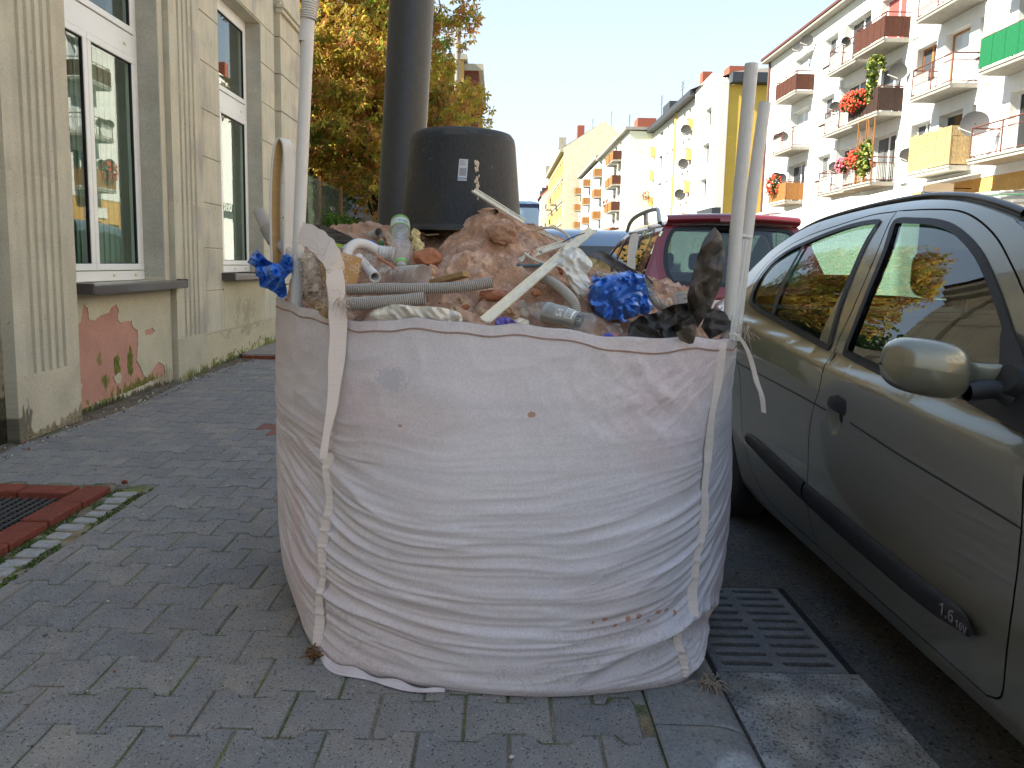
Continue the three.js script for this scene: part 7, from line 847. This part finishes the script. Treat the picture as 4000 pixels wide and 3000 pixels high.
  item('clear_film', 'crumpled clear plastic film below the upright bottle', 'plastic film', film(Z2([[430, 680], [520, 650], [660, 690], [650, 780], [800, 790], [890, 900], [880, 1060], [700, 1075], [680, 940], [560, 860], [470, 760]]), 2.36, 120, 0.08, 1.3, { dome: 0.05, round: true }), M.petMilky); item('white_film', 'pale wrinkled plastic film tucked along the front rim', 'plastic film', [film(Z2([[540, 1530], [610, 1470], [760, 1430], [860, 1395], [1000, 1392], [1150, 1410], [1250, 1420], [1500, 1425], [1750, 1470], [1885, 1530], [1900, 1640], [1200, 1620], [560, 1610]]), 2.04, 121, 0.05, 0.9, { dome: 0.02, round: true })], M.cloth);
  item('chips_bag', 'purple snack bag at the front rim under the long trim', 'snack bag', film(Z3([[680, 1660], [720, 1600], [800, 1585], [880, 1610], [940, 1660], [900, 1720], [720, 1720]]), 2.02, 122, 0.05, 1.4, { dome: 0.03 }), mat([0.09, 0.06, 0.3], 0.35)); item('paper_scrap', 'torn pale paper scrap beside the purple snack bag', 'paper', film(Z3([[900, 1640], [980, 1600], [1080, 1630], [1100, 1720], [960, 1720]]), 2.04, 123, 0.03, 1.2, {}), M.cloth);
  const cardT = canvasTex(256, 220, (x, w, h) => { x.fillStyle = '#dcd8d0'; x.fillRect(0, 0, w, h); x.strokeStyle = '#333'; x.lineWidth = 4; x.strokeRect(60, 50, 240, 240); x.fillStyle = '#222'; x.save(); x.translate(190, 110); x.rotate(Math.PI); x.font = 'bold 44px sans-serif'; x.fillText('019', -46, 14); x.restore(); }); { const q = [P(2630, 1142, 2.3), P(2690, 1134, 2.3), P(2690, 1195, 2.3), P(2638, 1195, 2.3)], g = grid(6, 4, (u, v) => q[3].clone().lerp(q[2], u).lerp(q[0].clone().lerp(q[1], u), v).add(V3(0, 0, 0.006 * Math.sin(u * 3)))); item('printed_card', 'white printed card behind the black film', 'card', g, mat('#ffffff', 0.7, { map: cardT })); }
  item('roofing_sheet', 'curved grey brown roofing sheet at the left back of the bag', 'roofing sheet', film(Z1([[880, 392], [1000, 380], [1200, 440], [1400, 530], [1520, 605], [1330, 650], [1150, 610], [1010, 500], [950, 450]]), (a, b) => 2.72 + 0.006 * Math.sin(b * 0.9), 124, 0.02, 0.5, { step: 3 }), M.greyFilm); item('lime_scrap', 'lime green plastic scrap under the corrugated panel', 'plastic scrap', film(Z1([[1150, 610], [1310, 645], [1320, 690], [1190, 670]]), 2.66, 125, 0.02, 1, {}), mat([0.42, 0.62, 0.06], 0.5)); item('teal_film', 'pale teal film scrap behind the pipe elbow', 'plastic scrap', film(Z1([[1310, 690], [1380, 630], [1470, 620], [1400, 700]]), 2.62, 126, 0.03, 1.5, {}), mat([0.35, 0.55, 0.55], 0.3)); item('blue_scrap', 'small blue plastic scrap left of the upright bottle', 'plastic scrap', film(Z2([[545, 450], [570, 430], [660, 510], [600, 505]]), 2.66, 127, 0.01, 1, {}), M.bluePlastic); item('green_scrap', 'small green stone like scrap left of the upright bottle', 'scrap', lump(P(1487, 950, 2.72), V3(0.014, 0.011, 0.012), 128), mat([0.1, 0.25, 0.12], 0.6));
  const wool = (name, label, pts, r, n, seed) => { const R = rng(seed), l = [], c = new THREE.CatmullRomCurve3(path(pts)); for (let i = 0; i < n; i++) { const a = c.getPoint(R()).addScaledVector(unit(R), r * R()), d = unit(R), e = unit(R); l.push(tube([a, a.clone().addScaledVector(d, r * 0.5), a.clone().addScaledVector(d, r * 0.8).addScaledVector(e, r * 0.5)], 0.0011, 5, 3)); } const o = thing(name, label, 'wool'); put('core', new THREE.TubeGeometry(c, 24, r * 0.8, 8), M.rubblePale, o); put('fibres', l, mat('#c3b4a6', 1), o); }; wool('wool_roll', 'fuzzy beige insulation wool right of the blue ball', [[2512, 1130, 2.32], [2545, 1150, 2.3], [2570, 1190, 2.28], [2610, 1205, 2.28]], 0.014, 500, 5); wool('wool_tuft', 'fuzzy pale wool tuft between white cloth and blue ball', [[2330, 1070, 2.36], [2370, 1080, 2.35], [2410, 1072, 2.36]], 0.012, 360, 6); wool('wool_mass', 'tangled beige fibre mass under the strap at the left corner', [[1200, 1010, 2.34], [1225, 1060, 2.3], [1240, 1110, 2.27], [1235, 1150, 2.25]], 0.03, 900, 7);
  item('foam_lump', 'lump of cream coloured foam beside the upright bottle', 'foam', [lump(P(1622, 920, 2.62), V3(0.018, 0.028, 0.018), 131, 1.2, 7, false), lump(P(1632, 960, 2.58), V3(0.022, 0.024, 0.02), 132, 1.2, 7, false), lump(P(1640, 985, 2.55), V3(0.018, 0.018, 0.016), 133, 1.2, 6, false)], M.foam);
}
{ // bricks and rubble
  item('brick_piece', 'large orange brick fragment right of the upright bottle', 'brick piece', lump(P(1672, 1008, 2.5), V3(0.05, 0.036, 0.04), 141, 0.4, 8), M.brickOrange); item('brick_piece', 'flat orange brick fragment at the end of the longest hose', 'brick piece', lump(P(1932, 1150, 2.2), V3(0.045, 0.018, 0.03), 142, 0.4, 8), M.brickOrange); item('brick_piece', 'small dark brick fragment below the long trim', 'brick piece', lump(P(2095, 1145, 2.22), V3(0.016, 0.012, 0.014), 143, 0.4, 5), M.brickOrange); item('sand_clod', 'large clod of sand on the right flank of the heap', 'clod', lump(P(1960, 905, 2.5), V3(0.055, 0.045, 0.04), 144, 0.5, 12, false), M.sand); item('sand_clod', 'rounded clod on the very top of the sand heap', 'clod', lump(P(1902, 832, 2.7), V3(0.034, 0.022, 0.03), 145, 0.6, 10, false), M.sand);
  const R = rng(150), shapes = []; for (let i = 0; i < 6; i++) shapes.push(lump(V3(0, 0, 0), V3(1, 0.72, 0.85), 160 + i, 0.5, 3)); const zones = [[1690, 2050, 1165, 1250, 46, 'below the longest corrugated hose'], [1560, 1700, 1010, 1090, 8, 'beside the large orange brick fragment'], [1480, 1660, 905, 960, 40, 'at the left foot of the bucket'], [2060, 2260, 1060, 1200, 18, 'under the long slanting trim'], [2150, 2320, 1010, 1060, 8, 'behind the white cloth'], [2540, 2680, 1150, 1215, 14, 'beside the printed card'], [1330, 1560, 1040, 1110, 14, 'between box and clear film']];
  for (const [x0, x1, y0, y1, n, where] of zones) for (let i = 0; i < n; i++) { const px = lerp(x0, x1, R()), py = lerp(y0, y1, R()), d = onHeap(px, py), q = P(px, py, d), s = 0.007 + 0.015 * R() * R(); const tn = R() < 0.7 ? 0 : R() < 0.6 ? 1 : 2, o = put('rubble_lump', shapes[Math.floor(R() * 6)], [M.rubble, M.rubblePale, M.brickOrange][tn]); o.position.set(q.x, Math.max(q.y, heapH(q.x, d) - 0.01), q.z); o.scale.setScalar(s); o.rotation.set(R() * 6, R() * 6, R() * 6); tag(o, `small ${['tan', 'pale', 'orange'][tn]} rubble lump ${where}`, 'rubble', 'rubble lumps ' + where); }
}
renderer.render(scene, camera);
